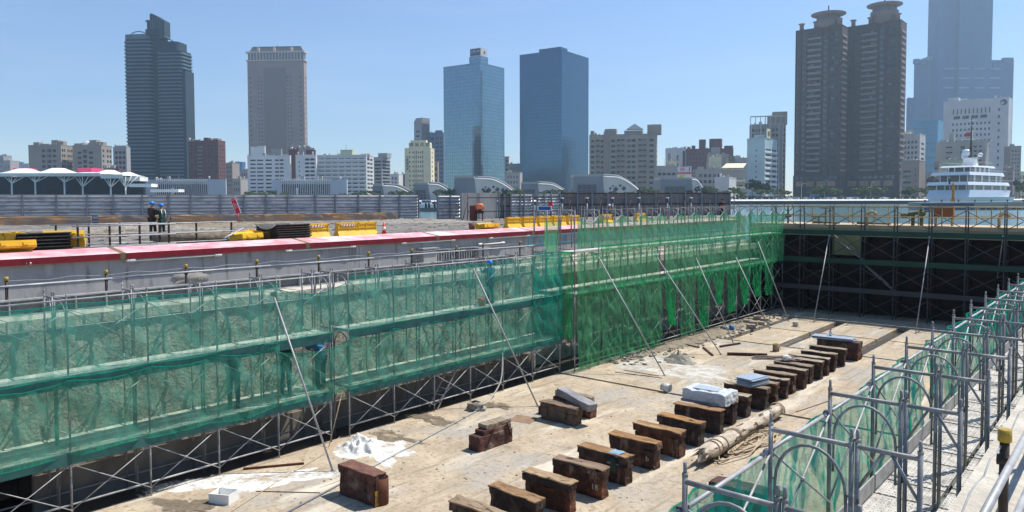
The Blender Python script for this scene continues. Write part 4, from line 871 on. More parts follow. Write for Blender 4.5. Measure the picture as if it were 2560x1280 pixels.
# stacks of curved black form sheets
def form_stack(px, py, n_, L, label, rz, h=.09, curved=True, X=-30.0):
    p = PXP(px, py, X); t = thing('form_stack', label, 'form sheets', (p.x,p.y,5.2), rz); m = mat('black_form_steel', (.028,.026,.024), (.075,.065,.055), 6, .6, c3=(.14,.12,.10), sc3=3, thr=(.6,.7))
    for i in range(n_):
        pts = [(-.75+.15*k, .02+h*i+(.22*abs((k-5)/5)**2 if curved else (.2 if abs(k-5) > 3 else 0))) for k in range(11)]
        prof = pts+[(y, z-.03) for y, z in pts[::-1]]
        MB().extr(prof, frame_matrix((-L/2,.02*i,0),(1,0,0)), L).build('form_sheet', m, t)
    return t
form_stack(98, 612, 5, 1.7, 'near stack of black ribbed steel forms by the left edge', math.pi/2, .12, False, X=-30.3)
form_stack(712, 585, 6, 1.9, 'stack of curved black steel sheets left of the striped barriers', math.pi/2+.1, .10)
# portable rail frames
def railset(px, py, L, label, X, rz=math.pi/2):
    p = PXP(px, py, X); t = thing('rail_frame', label, 'rail frame', (p.x,p.y,5.2), rz)
    for x in (0, L*.33, L*.66, L): MB().box((x-.03,-.03,0),(x+.03,.03,.95)).build('post', M_BLACK, t)
    for z in (.12, .5, .9): MB().tube((-.2,-.05,z),(L+.25,-.05,z),.03,6).build('rail', M_STEELP, t)
railset(195, 605, 3.3, 'near frame of black posts and pale rails behind the coping', -29.5)
railset(300, 595, 4.6, 'second frame of black posts and pale rails behind the coping', -30.2)
railset(140, 590, 3.4, 'farther frame of black posts and pale rails', -31.8, 1.45)
p = PXP(560, 596, -29.3); A = p; B_ = PXP(608, 571, -30.6); tag(MB().tube((0,0,0), B_-A, .05, 6).build('leaning_rail', M_STEELP, loc=A), 'pale rail leaning up over the coping left of the black sheets', 'rail')
tag(MB().box((-.2,-1.4,0),(.2,1.4,.12)).build('perforated_channel', M_STEELP, loc=PXP(545,588,-31.5)), 'perforated pale channel lying behind the rail frames', 'channel')
p = PXP(478, 590, -31.5); t = thing('paper_roll', 'brown cylindrical form lying behind the rail frames', 'tube form', (p.x,p.y,5.45), .0); MB().tube((0,-1.6,0),(0,1.6,0),.26,14).build('roll', M_DIRT, t)
# tilted red sign
p = PZ(592, 562, 5.2); t = thing('warning_sign', 'tilted red warning sign with white characters in front of the fence', 'sign', (p.x,p.y,5.2), YAW)
MB().tube((0,0,0),(.12,0,.75),.04,6).build('pole', M_REDP, t); MB().bar((-.25,0,.02),(.3,0,.1),.1,.08).build('foot', M_REDP, t)
MM = Matrix.Translation((-.05,-.05,1.4)) @ Matrix.Rotation(R(-20),4,'Y')
s_ = MB(); s_.box((-.20,-.015,-.62),(.20,.015,.62)); bd = s_.build('board', M_WHITE, t, M=MM); MB().box((-.17,-.02,-.59),(.17,-.016,.59)).build('red_face', mat('sign_red', (.72,.01,.05), rough=.5), bd)
for txt, z, sz, x in (('危險', .46, .14, 0), ('請\n勿\n靠\n近', .0, .11, -.06), ('施\n工\n中', -.05, .11, .08)):
    me = text_mesh(txt, sz); me.materials.append(M_WHITE); link('lettering', me, bd, M=Matrix.Translation((x,-.024,z)) @ Matrix.Rotation(math.pi/2,4,'X'))
# kerb blocks along fence foot
def fline(px, off=0): # point on the fence foot line for a column
    pass
segs = [(FA,FB),(PZ(1092,548,5.2),PZ(1150,547,5.2))]
dirF = (FB-FA).normalized(); nF = Vector((dirF.y,-dirF.x,0))
km = []
for k, (pa, pb_) in enumerate(((-240,30),(40,245),(252,420),(425,560),(565,668),(672,790),(795,880),(885,965),(970,1050))):
    A = FA+dirF*((PZ(pa, 555, 5.2)-FA).dot(dirF)); B_ = FA+dirF*((PZ(pb_, 552, 5.2)-FA).dot(dirF)); L = (B_-A).length
    if L > 9: B_ = A+dirF*9
    L = (B_-A).length; o = A+nF*1.0
    rbuild('kerb_beam', (0,-.2,0), (L-.1,.2,.60), M_KERB, None, seed=k, amp=.02, loc=o, rz=math.atan2(dirF.y, dirF.x), label='brown concrete beam, '+ORD[k]+' along the fence foot from the left', cat='beam', group='brown beams along the fence foot')
# horizontal sheet fence
def sheet_fence(label, A, B_, z0, h, post_n, m, vertical=False, px_posts=None, pitch=.28, over=.02, seed=0, rails=True):
    d = B_-A; L = d.length; t = thing('sheet_fence', label, 'fence', (A.x, A.y, z0), math.atan2(d.y, d.x))
    b = MB(); r = random.Random(seed)
    if not vertical:
        n_ = int(h/pitch); zz = []
        for i in range(n_): z = h*i/n_; q = h/n_; zz += [(0,z),(0,z+q*.22),(.11,z+q*.32),(.11,z+q*.55)]
        zz += [(0,h)]; seg = max(1, int(L/3.2))
        for s in range(seg):
            x0 = L*s/seg; x1 = L*(s+1)/seg; j = r.uniform(-.012,.012)
            b.add([(x0,-y+j,z) for y, z in zz]+[(x1,-y+j+.01,z) for y, z in zz], [(i, len(zz)+i, len(zz)+i+1, i+1) for i in range(len(zz)-1)])
    else:
        n_ = int(L/.16); v = []; hh = h
        for i in range(n_*2+1):
            x = L*i/(n_*2); y = .03 if (i//1) % 2 else -.03
            if i % 14 == 0: hh = h+r.uniform(-.06,.08)
            v += [(x,y,0),(x,y,hh)]
        b.add(v, [(2*i,2*i+2,2*i+3,2*i+1) for i in range(n_*2)])
    o_ = b.build('sheet_panel', m, t)
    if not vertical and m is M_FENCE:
        o_.data.materials.append(M_FENCEHL)
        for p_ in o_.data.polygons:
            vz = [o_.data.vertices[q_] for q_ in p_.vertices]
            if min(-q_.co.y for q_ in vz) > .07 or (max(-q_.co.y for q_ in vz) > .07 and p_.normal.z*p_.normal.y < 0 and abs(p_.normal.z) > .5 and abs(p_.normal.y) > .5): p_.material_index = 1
    if rails:
        b = MB()
        for z in (.08, h*.52, h-.03): b.box((0,-.13,z-.05),(L,-.08,z+.05))
        b.build('mid_rail', M_FENCE if not vertical else M_BLACK, t)
    for i in range(post_n+1):
        x = min(L, L*i/post_n)+(r.uniform(-.25,.25) if 0 < i < post_n else 0)
        MB().box((x-.08,-.25,-.1),(x+.06,-.135,h+.03)).build('post', M_FENCEP, t)
        if i % 2 == 0 and not vertical: MB().bar((x,-.2,h*.9),(x,-.75,0),.03,.03).build('stay', M_FENCEP, t)
    return t
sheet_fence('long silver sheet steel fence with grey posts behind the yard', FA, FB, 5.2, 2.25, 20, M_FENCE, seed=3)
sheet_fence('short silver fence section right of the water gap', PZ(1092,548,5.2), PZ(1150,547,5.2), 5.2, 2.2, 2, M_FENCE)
A1, B1 = PZ(1150,550,5.2), PZ(1243,546,5.2)
sheet_fence('pale corrugated upright fence behind the orange tool', A1, B1, 5.2, 2.35, 2, M_HOARDW, vertical=True, rails=False, seed=5)
H1, H2, H3 = PZ(1246,546,5.2), PZ(1275,545.5,5.2), PZ(1398,543,5.2)
sheet_fence('dark corrugated hoarding beside the pale upright fence', H1, H2, 5.2, 2.25, 2, M_HOARD, vertical=True)
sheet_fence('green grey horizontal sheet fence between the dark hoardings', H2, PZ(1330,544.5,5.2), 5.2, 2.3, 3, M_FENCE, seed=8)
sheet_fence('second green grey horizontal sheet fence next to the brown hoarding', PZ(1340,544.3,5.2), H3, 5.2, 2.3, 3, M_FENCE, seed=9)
sheet_fence('long weathered brown grey hoarding with black poles behind the tall scaffold', H3, FD, 5.2, 2.42, 11, M_HOARD, vertical=True, seed=11)
# black pole frame in front of hoarding
d = FD-A1; L = d.length; t = thing('pole_frame', 'thin black pole railing standing in front of the hoardings', 'railing', (A1.x+.9, A1.y-.6, 5.2), math.atan2(d.y, d.x))
for z in (.75, 1.95): MB().tube((.5,0,z),(L,0,z),.035,5).build('rail', M_BLACK, t)
for i in range(10): x = .5+i*(L-.5)/9; MB().tube((x,0,0),(x,0,2.3),.035,5).build('post', M_BLACK, t); MB().tube((x,0,1.7),(x-.7,-.4,0),.03,5).build('stay', M_BLACK, t)
for i, px in enumerate((1396,1457,1520,1585,1655,1713)):
    p = PZ(px, 548, 5.2); t = thing('bollard_post', 'short white post with a dark head, '+ORD[i]+' from the left along the hoarding', 'post', (p.x+.8,p.y-.5,5.2), group='white posts with dark heads')
    MB().tube((0,0,0),(0,0,1.5),.07,8).build('post', M_STEELP, t); MB().box((-.12,-.12,1.5),(.12,.12,1.85)).build('head', M_GLASSB, t); MB().box((-.1,-.1,1.85),(.1,.1,1.95)).build('cap', M_WHITE, t)
# orange tool (mixer-like), red board
p = PZ(1199, 552, 5.2); t = thing('orange_mixer', 'orange machine with a round drum on thin legs before the pale fence', 'mixer', (p.x,p.y,5.2), YAW)
MB().lathe((0,0,1.15), [(.12,-.3),(.36,-.15),(.36,.18),(.2,.32)], 14, 1, .7).build('drum', M_ORANGE, t); MB().box((-.35,-.3,.62),(.35,.3,.86)).build('motor_box', M_BLACK, t)
MB().box((-.2,-.34,1.0),(.22,-.25,1.35)).build('front_cover', mat('pale_orange', (.8,.3,.12)), t)
lg_ = MB().tube((0,0,0),(0,0,.65),.04,5).mesh('leg', M_BLACK); [link('leg', lg_, t, loc=(x,y,0)) for x in (-.25,.25) for y in (-.2,.2)]
p = PZ(1183, 552, 5.2); tag(rbuild('rust_red_board', (-.3,-.03,0), (.3,.03,1.3), mat('rust_red_sheet', (.22,.06,.05), (.15,.05,.045), 3), None, loc=(p.x,p.y,5.2), rz=YAW+.1), 'rust red board leaning beside the orange machine', 'board')
p = PXP(1180, 566, -30.2); t = thing('brown_bin', 'brown tapered bucket just behind the coping', 'bucket', (p.x,p.y,5.2)); MB().lathe((0,0,.0), [(.16,0),(.22,.45),(.19,.45),(.14,.05)], 12).build('bucket_shell', mat('brown_plastic', (.25,.11,.07)), t)
p = PZ(1376, 552, 5.2); t = thing('red_flagman_dummy', 'small red cloth on a post behind the first scaffold frames', 'marker', (p.x,p.y,5.2)); MB().tube((0,0,0),(0,0,1.1),.04,5).build('post', M_BLACK, t); MB().box((-.2,-.05,1.0),(.2,.05,1.6)).build('cloth', M_REDP, t)
# blue sign fixed over the first tall frames
p = PYP(1357, 522, 24.7); t = thing('blue_sign', 'blue and white notice fixed above the first tall scaffold frame', 'sign', (-19.1, 24.62, 6.55)); MB().box((-.42,-.02,0),(.3,.0,.20)).build('board', M_WHITE, t); MB().box((-.38,-.03,.03),(.26,-.021,.17)).build('blue_face', mat('sign_blue', (.02,.10,.35)), t)
# rubble on yard
b = MB(); r = random.Random(5)
for i in range(420):
    y = r.uniform(8, 62); x = -29.6-r.uniform(0, 1)*(8+y*.35); s = r.uniform(.02,.09)
    b.mbox(Matrix.Translation((x,y,5.2+s*.2)) @ Matrix.Rotation(r.uniform(0,3.1),4,'Z') @ Matrix.Rotation(r.uniform(-.4,.4),4,'X'), (-s*1.6,-s,-s*.35), (s*1.6,s,s*.35))
tag(b.build('yard_rubble', M_RUBBLE), 'broken stones and concrete scraps over the yard', 'rubble', kind='stuff')
for i, (px, py, rx) in enumerate(((330,575,7),(560,566,6),(1020,557,6),(300,590,5))):
    p = PZ(px, py, 5.2); mound('earth_bank', p, rx, 1.2, .22, M_DIRT if i % 2 else M_RUBBLE, seed=i*5, rough=1.3, nr=12, na=60, rz=math.atan2(dirF.y,dirF.x), label=['brown earth bank behind the rail frames','grey earth bank by the tilted sign','pale gravel bank before the water gap','grey earth bank behind the workers'][i], cat='earth bank', kind='stuff')
# terrace clutter
tag(MB().box((-.3,0,0),(.3,4.2,.05)).build('long_board', M_LEDGE, loc=(-24, 31, 3.9)), 'pale board lying on the terrace behind the tall scaffold', 'board')
t = thing('blue_trough', 'blue green ladder trough on the terrace behind the tall scaffold', 'trough', (-22.0, 27.0, 4.9))
b = MB(); b.box((0,0,0),(.04,5.5,.04)); b.box((0,0,.4),(.04,5.5,.44)); [b.box((0,i*.9,.04),(.04,i*.9+.05,.4)) for i in range(7)]; b.build('side_frame', mat('blue_green_steel', (.05,.3,.35)), t)
lgm = MB().box((-.03,-.03,-1.3),(.03,.03,0)).mesh('leg', M_STEEL); [link('leg', lgm, t, loc=(.02,y,0)) for y in (.3,5.2)]

# ================================================================ people
def skin(name, m, parent, verts, edges, radii, root=0, lv=2):
    me = bpy.data.meshes.new(name); me.from_pydata(verts, edges, []); me.materials.append(m)
    o = link(name, me, parent); s = o.modifiers.new('skin', 'SKIN'); s.use_smooth_shade = True
    for i, rr_ in enumerate(radii):
        sv = me.skin_vertices[0].data[i]; sv.radius = (rr_, rr_) if not isinstance(rr_, tuple) else rr_; sv.use_root = i == root
    sb = o.modifiers.new('sub', 'SUBSURF'); sb.levels = sb.render_levels = lv
    return o
def person(loc, rz, label, shirt, legsm, helmet=None, vest=None, pose=None, sc_=1.0, long_sleeve=True, group=None, strap=None):
    t = thing('person', label, 'person', loc, rz, group); t.scale = (sc_,)*3
    J = dict(pel=(0,0,.93), wai=(0,.0,1.08), che=(0,.01,1.32), nek=(0,0,1.47), hd0=(0,.02,1.53), hd1=(0,.03,1.62), hd2=(0,.02,1.70),
             ls=(-.18,0,1.41), le=(-.24,.02,1.13), lw=(-.24,.14,.89), rs=(.18,0,1.41), re=(.24,.02,1.13), rw=(.24,.14,.89),
             lh=(-.09,0,.90), lk=(-.10,.02,.50), la=(-.11,-.01,.09), lt=(-.12,.17,.045), rh=(.09,0,.90), rk=(.10,.02,.50), ra=(.11,-.01,.09), rt=(.12,.17,.045))
    if pose: J.update(pose)
    def g(k): return Vector(J[k])
    names = ['pel','wai','che','nek','hd0','hd1','hd2','ls','le','lw','rs','re','rw','lh','lk','la','lt','rh','rk','ra','rt']
    ix = {k: i for i, k in enumerate(names)}
    E = [('pel','wai'),('wai','che'),('che','nek'),('nek','hd0'),('hd0','hd1'),('hd1','hd2'),('che','ls'),('ls','le'),('le','lw'),('che','rs'),('rs','re'),('re','rw'),('pel','lh'),('lh','lk'),('lk','la'),('la','lt'),('pel','rh'),('rh','rk'),('rk','ra'),('ra','rt')]
    rad = dict(pel=.11,wai=.105,che=.12,nek=.055,hd0=.07,hd1=.088,hd2=.06,ls=.05,le=.036,lw=.026,rs=.05,re=.036,rw=.026,lh=.07,lk=.05,la=.04,lt=.035,rh=.07,rk=.05,ra=.04,rt=.035)
    skin('body', M_SKIN, t, [J[k] for k in names], [(ix[a],ix[b2]) for a, b2 in E], [rad[k] for k in names])
    # nose, ears
    h = g('hd1'); b = MB(); b.tube(h+Vector((0,.07,.0)), h+Vector((0,.115,-.02)), .014, 5, .008)
    for sx in (-1, 1): b.box(h+Vector((sx*.085-.008,-.02,-.03)), h+Vector((sx*.085+.008,.02,.03)))
    b.build('face', M_SKIN, t)
    n2 = ['wai','che','ls','le','lw','rs','re','rw','pel']; i2 = {k: i for i, k in enumerate(n2)}
    E2 = [('wai','che'),('che','ls'),('ls','le'),('che','rs'),('rs','re'),('wai','pel')]+([('le','lw'),('re','rw')] if long_sleeve else [])
    if not long_sleeve: n2 = ['wai','che','ls','le','rs','re','pel']; i2 = {k: i for i, k in enumerate(n2)}
    pts = {k: g(k) for k in n2}
    if long_sleeve:
        for a_, b2 in (('le','lw'),('re','rw')): pts[b2] = g(a_).lerp(g(b2), .92)
    r2 = dict(wai=.145,che=.155,ls=.08,le=.058,lw=.044,rs=.08,re=.058,rw=.044,pel=.14)
    skin('shirt', shirt, t, [pts[k] for k in n2], [(i2[a],i2[b2]) for a, b2 in E2], [r2[k] for k in n2])
    n3 = ['pel','lh','lk','la','rh','rk','ra']; i3 = {k: i for i, k in enumerate(n3)}; r3 = dict(pel=.135,lh=.10,lk=.075,la=.06,rh=.10,rk=.075,ra=.06)
    skin('trousers', legsm, t, [J[k] for k in n3], [(i3[a],i3[b2]) for a, b2 in (('pel','lh'),('lh','lk'),('lk','la'),('pel','rh'),('rh','rk'),('rk','ra'))], [r3[k] for k in n3])
    for k in 'lr':
        a, b2 = g(k+'a'), g(k+'t'); bt = MB(); bt.path([a+Vector((0,-.05,-.035)), a+Vector((0,.03,-.03)), b2, b2+Vector((0,.05,0))], [.045,.058,.05,.03], 8); bt.build('boot', M_BLACK, t)
        e, w_ = g(k+'e'), g(k+'w'); dd = (w_-e).normalized(); hb = MB(); sd_ = dd.cross(Vector((0,0,1))); sd_ = sd_.normalized() if sd_.length > .1 else Vector((1,0,0))
        hb.path([w_, w_+dd*.05, w_+dd*.095], [.028,.040,.036], 8)
        for fi in range(4):
            o_ = w_+dd*.09+sd_*(fi-1.5)*.019; ln = (.062,.075,.07,.055)[fi]; cu = Vector((0,0,-1)).cross(sd_)*0+Vector((0,0,-.02))
            hb.path([o_, o_+dd*ln*.55+cu*.3, o_+dd*ln+cu], [.010,.009,.007], 5)
        hb.path([w_+dd*.03+sd_*.03, w_+dd*.06+sd_*.055, w_+dd*.09+sd_*.06], [.012,.011,.008], 5); hb.build('hand', M_SKIN, t)
    if helmet:
        hc = h+Vector((0,-.01,.03)); b = MB().lathe(hc, [(.122,0),(.12,.04),(.10,.09),(.06,.125),(.01,.135)], 16, .95, 1.12); hb = b.build('hard_hat', helmet, t)
        MB().lathe(hc+Vector((0,.045,0)), [(.12,-.006),(.135,.0),(.12,.008)], 16, .8, 1.05).build('brim', helmet, hb)
    else:
        MB().lathe(h+Vector((0,-.015,.0)), [(.092,0),(.098,.04),(.075,.09),(.01,.115)], 12, 1, 1.1).build('hair', M_BLACK, t)
    if vest:
        skin('vest', vest, t, [g('pel').lerp(g('wai'), .3), g('wai'), g('che'), g('che').lerp(g('ls'), .55)+Vector((0,0,.03)), g('che').lerp(g('rs'), .55)+Vector((0,0,.03))], [(0,1),(1,2),(2,3),(2,4)], [.155,.16,.172,.085,.085])
    if strap:
        b = MB(); c = g('che'); w_ = g('wai')
        for sx in (-1, 1): b.path([w_+Vector((sx*.10,-.15,-.02)), c+Vector((sx*.10,-.165,-.05)), c+Vector((sx*.10,-.10,.13)), c+Vector((sx*.10,.08,.14)), c+Vector((sx*.10,.165,-.05))], .016, 5)
        b.build('harness', strap, t)
    return t
p = PZ(381, 597, 5.2)
person((p.x,p.y,5.2), YAW+R(-25), 'man in a brown shirt and blue hard hat, the taller one standing on the yard', M_BROWNC, M_DKC, M_BLUEH, pose=dict(re=(.30,.10,1.20), rw=(.20,.34,1.22), rk=(.16,.03,.5), ra=(.24,-.02,.09), rt=(.27,.15,.05)), long_sleeve=False)
p = PZ(406, 597, 5.2)
person((p.x,p.y,5.2), YAW+R(60), 'person in a dark green shirt with pale harness and blue hard hat beside him', M_GREENC, M_GREENC, M_BLUEH, strap=M_WHITE, sc_=.95, pose=dict(le=(-.22,.16,1.2), lw=(-.08,.28,1.36), re=(.22,.16,1.2), rw=(.06,.28,1.36), hd1=(0,.06,1.61), hd2=(0,.06,1.69)))
p = PZ(1797, 553, 5.2)
person((p.x+.3,p.y,5.2), YAW+R(170), 'person in an orange vest standing near the end of the brown hoarding', M_BLACK, M_DKC, mat('dark_cap', (.02,.03,.03)), vest=M_VEST, sc_=1.05)
p = PZ(1528, 560, 5.2)
person((p.x,p.y,5.2), YAW+R(150), 'worker in a white and blue hard hat bending behind the yellow barriers', M_NAVY, M_DKC, mat('white_blue_hat', (.55,.62,.72)), pose=dict(che=(0,.18,1.22), nek=(0,.27,1.32), hd0=(0,.32,1.36), hd1=(0,.37,1.42), hd2=(0,.38,1.5), ls=(-.17,.2,1.28), rs=(.17,.2,1.28), le=(-.2,.3,1.02), re=(.2,.3,1.02), lw=(-.12,.45,.85), rw=(.12,.45,.85)), sc_=.92)
ZD2 = Z0+2*LV-.05; ZD1 = Z0+LV-.05
q = PXP(1226, 740, -18.45)
person((q.x,q.y,ZD2), R(80), 'worker with a blue hard hat seen through the upper teal net beside a red bucket', mat('blue_work_shirt', (.03,.14,.28)), M_NAVY, M_BLUEH, pose=dict(le=(-.2,.26,1.28), lw=(-.12,.48,1.38), re=(.2,.24,1.3), rw=(.14,.5,1.36)), sc_=.9)
q = PXP(1205, 745, -18.3); t = thing('red_bucket', 'red bucket on the upper deck beside the netted worker', 'bucket', (q.x,q.y,ZD2)); MB().lathe((0,0,0), [(.12,0),(.16,.28),(.14,.28),(.1,.03)], 12).build('bucket_shell', M_REDP, t); MB().path([(.16*math.cos(a*.45),0,.28+.12*math.sin(a*.45)) for a in range(8)], .008, 4).build('handle', M_STEEL, t)
for px, lab, sh, rz in ((585,'worker in navy clothes behind the lower teal net, left of the near prop', M_NAVY, 75),(715,'worker in dark green clothes behind the lower teal net, right of the near prop', M_GREENC, 60),(803,'worker in blue shirt leaning behind the net sag in the narrow bay', mat('blue_work_shirt',(0,0,0)), 95)):
    q = PXP(px, 1000, -18.42)
    person((q.x,q.y,ZD1), R(rz), lab, sh, M_NAVY, None, pose=dict(che=(0,.12,1.28), nek=(0,.18,1.4), hd0=(0,.22,1.45), hd1=(0,.26,1.52), hd2=(0,.28,1.6), ls=(-.18,.13,1.35), rs=(.18,.13,1.35), le=(-.2,.32,1.2), lw=(-.14,.55,1.3), re=(.2,.28,1.1), rw=(.14,.52,1.1)), sc_=.97)
# ladder up the teal scaffold
for k, (xa, ya, xb, yb, lab) in enumerate(((1150,770,1092,875,'upper ladder seen through the far half of the teal net'),(1138,905,1083,1020,'lower ladder below the teal net by the far half'))):
    A = PXP(xa, ya, -18.25); B_ = PXP(xb, yb, -18.25); t = thing('step_ladder', lab, 'ladder', B_); d = A-B_
    b = MB(); b.bar((.2,0,0), d+Vector((.2,0,0)), .05, .03); b.bar((-.2,0,0), d+Vector((-.2,0,0)), .05, .03); b.build('stile', M_STEELP, t)
    b = MB(); [b.bar(d*(i/7)+Vector((-.2,0,0)), d*(i/7)+Vector((.2,0,0)), .08, .03) for i in range(1,7)]; b.build('tread', M_STEELP, t)
# ================================================================ city across the harbour
ZC = 6.2
def bm_(name, r_, g_, b_, f=.82, **kw):
    c = srgb(r_, g_, b_); return mat(name, c, tuple(x*f for x in c), .06, .8, **kw)
W_TAN = bm_('tan_tile', 152,138,128); W_TANG = bm_('grey_tan_tile', 160,150,140); W_GREY = bm_('grey_tile', 165,165,166); W_PALE = bm_('pale_tile', 200,200,198); W_MAROON = bm_('maroon_tile', 112,72,72); W_REDB = bm_('red_brown_tile', 120,80,80)
W_BROWN = bm_('brown_tower_tile', 92,74,72, .8); W_BROWNL = bm_('brown_tower_band', 150,130,125); W_G50 = bm_('taupe_stone', 155,138,130); W_G50L = bm_('pale_taupe_stone', 205,190,178); W_CREAM = bm_('cream_wall', 232,224,185); W_WHITE = bm_('white_wall', 225,225,222)
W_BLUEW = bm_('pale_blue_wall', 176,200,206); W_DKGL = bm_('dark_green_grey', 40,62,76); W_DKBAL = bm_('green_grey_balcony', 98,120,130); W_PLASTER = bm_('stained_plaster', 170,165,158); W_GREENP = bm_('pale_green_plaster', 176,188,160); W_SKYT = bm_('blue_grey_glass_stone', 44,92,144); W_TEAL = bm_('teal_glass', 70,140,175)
W_WARE = bm_('warehouse_grey', 122,128,136); W_WAREL = bm_('warehouse_pale_side', 205,203,196); W_SLAT = bm_('slat_metal', 188,198,206)
GWIN = MB().box((-.5,-.04,-.5),(.5,.04,.5)).mesh('window', M_GLASSD)
M_GLASSM = mat('mid_window_glass', (.10,.12,.14), rough=.2, spec=.7, cells=(2.1,(.03,.035,.04),.45))
GWIN2 = MB().box((-.5,-.04,-.5),(.5,.04,.5)).mesh('window', M_GLASSM)
def curtain(name, base, line, sx, sz, rough=.12, metal=.75, wob=.10):
    m = bpy.data.materials.new(name); m.use_nodes = True; n = m.node_tree.nodes; l = m.node_tree.links; b = n['Principled BSDF']
    b.inputs['Metallic'].default_value = metal; b.inputs['Roughness'].default_value = rough
    tc = n.new('ShaderNodeTexCoord'); br = n.new('ShaderNodeTexBrick'); mp = n.new('ShaderNodeMapping'); l.new(tc.outputs['UV'], mp.inputs[0]); l.new(mp.outputs[0], br.inputs['Vector'])
    br.offset = 0; br.inputs['Scale'].default_value = 1; br.inputs['Brick Width'].default_value = sx; br.inputs['Row Height'].default_value = sz; br.inputs['Mortar Size'].default_value = .32; br.inputs['Mortar Smooth'].default_value = .1
    br.inputs['Color1'].default_value = (*base, 1); br.inputs['Color2'].default_value = (*[x*.8 for x in base], 1); br.inputs['Mortar'].default_value = (*line, 1)
    l.new(br.outputs['Color'], b.inputs['Base Color'])
    wn = n.new('ShaderNodeTexNoise'); wn.inputs['Scale'].default_value = .16; l.new(mp.outputs[0], wn.inputs['Vector']); bp = n.new('ShaderNodeBump'); bp.inputs['Strength'].default_value = wob; bp.inputs['Distance'].default_value = .5; l.new(wn.outputs['Fac'], bp.inputs['Height']); l.new(bp.outputs[0], b.inputs['Normal'])
    return m
def zat(px, py, D): return PD(px, py, D).z
def local(pxx, D): return Vector(((pxx-1280)/FPX*D, D))      # (lat, fwd)
def W2(v): p = RT*v[0]+FW*v[1]; return (p.x, p.y)
def geo(xl, xc, xr, D, th, depth=12):
    C = local(xc, D); tl = (xl-1280)/FPX; tr = (xr-1280)/FPX; dl = Vector((-math.cos(th), math.sin(th))); dr = Vector((math.sin(th), math.cos(th)))
    sl = (C[0]-tl*D)/(math.cos(th)+tl*math.sin(th)) if xl != xc else depth
    den = math.sin(th)-tr*math.cos(th)
    sr = (tr*D-C[0])/den if (xr != xc and abs(den) > 1e-3) else depth
    if sr <= 0 or sr > 90: sr = depth
    return C, dl, dr, sl, sr
def uvbox(name, w, dp, h, m, parent, M=None):
    """box 0..w x 0..dp x 0..h with metre UVs on the sides"""
    me = MB().box((0,0,0),(w,dp,h)).mesh(name, m); uv = me.uv_layers.new(name='UVMap')
    for p in me.polygons:
        for li in p.loop_indices:
            co = me.vertices[me.loops[li].vertex_index].co; uv.data[li].uv = ((co.x if abs(p.normal.y) > .5 else co.y+.3), co.z) if abs(p.normal.z) < .5 else (0, 0)
    return link(name, me, parent, M=M)
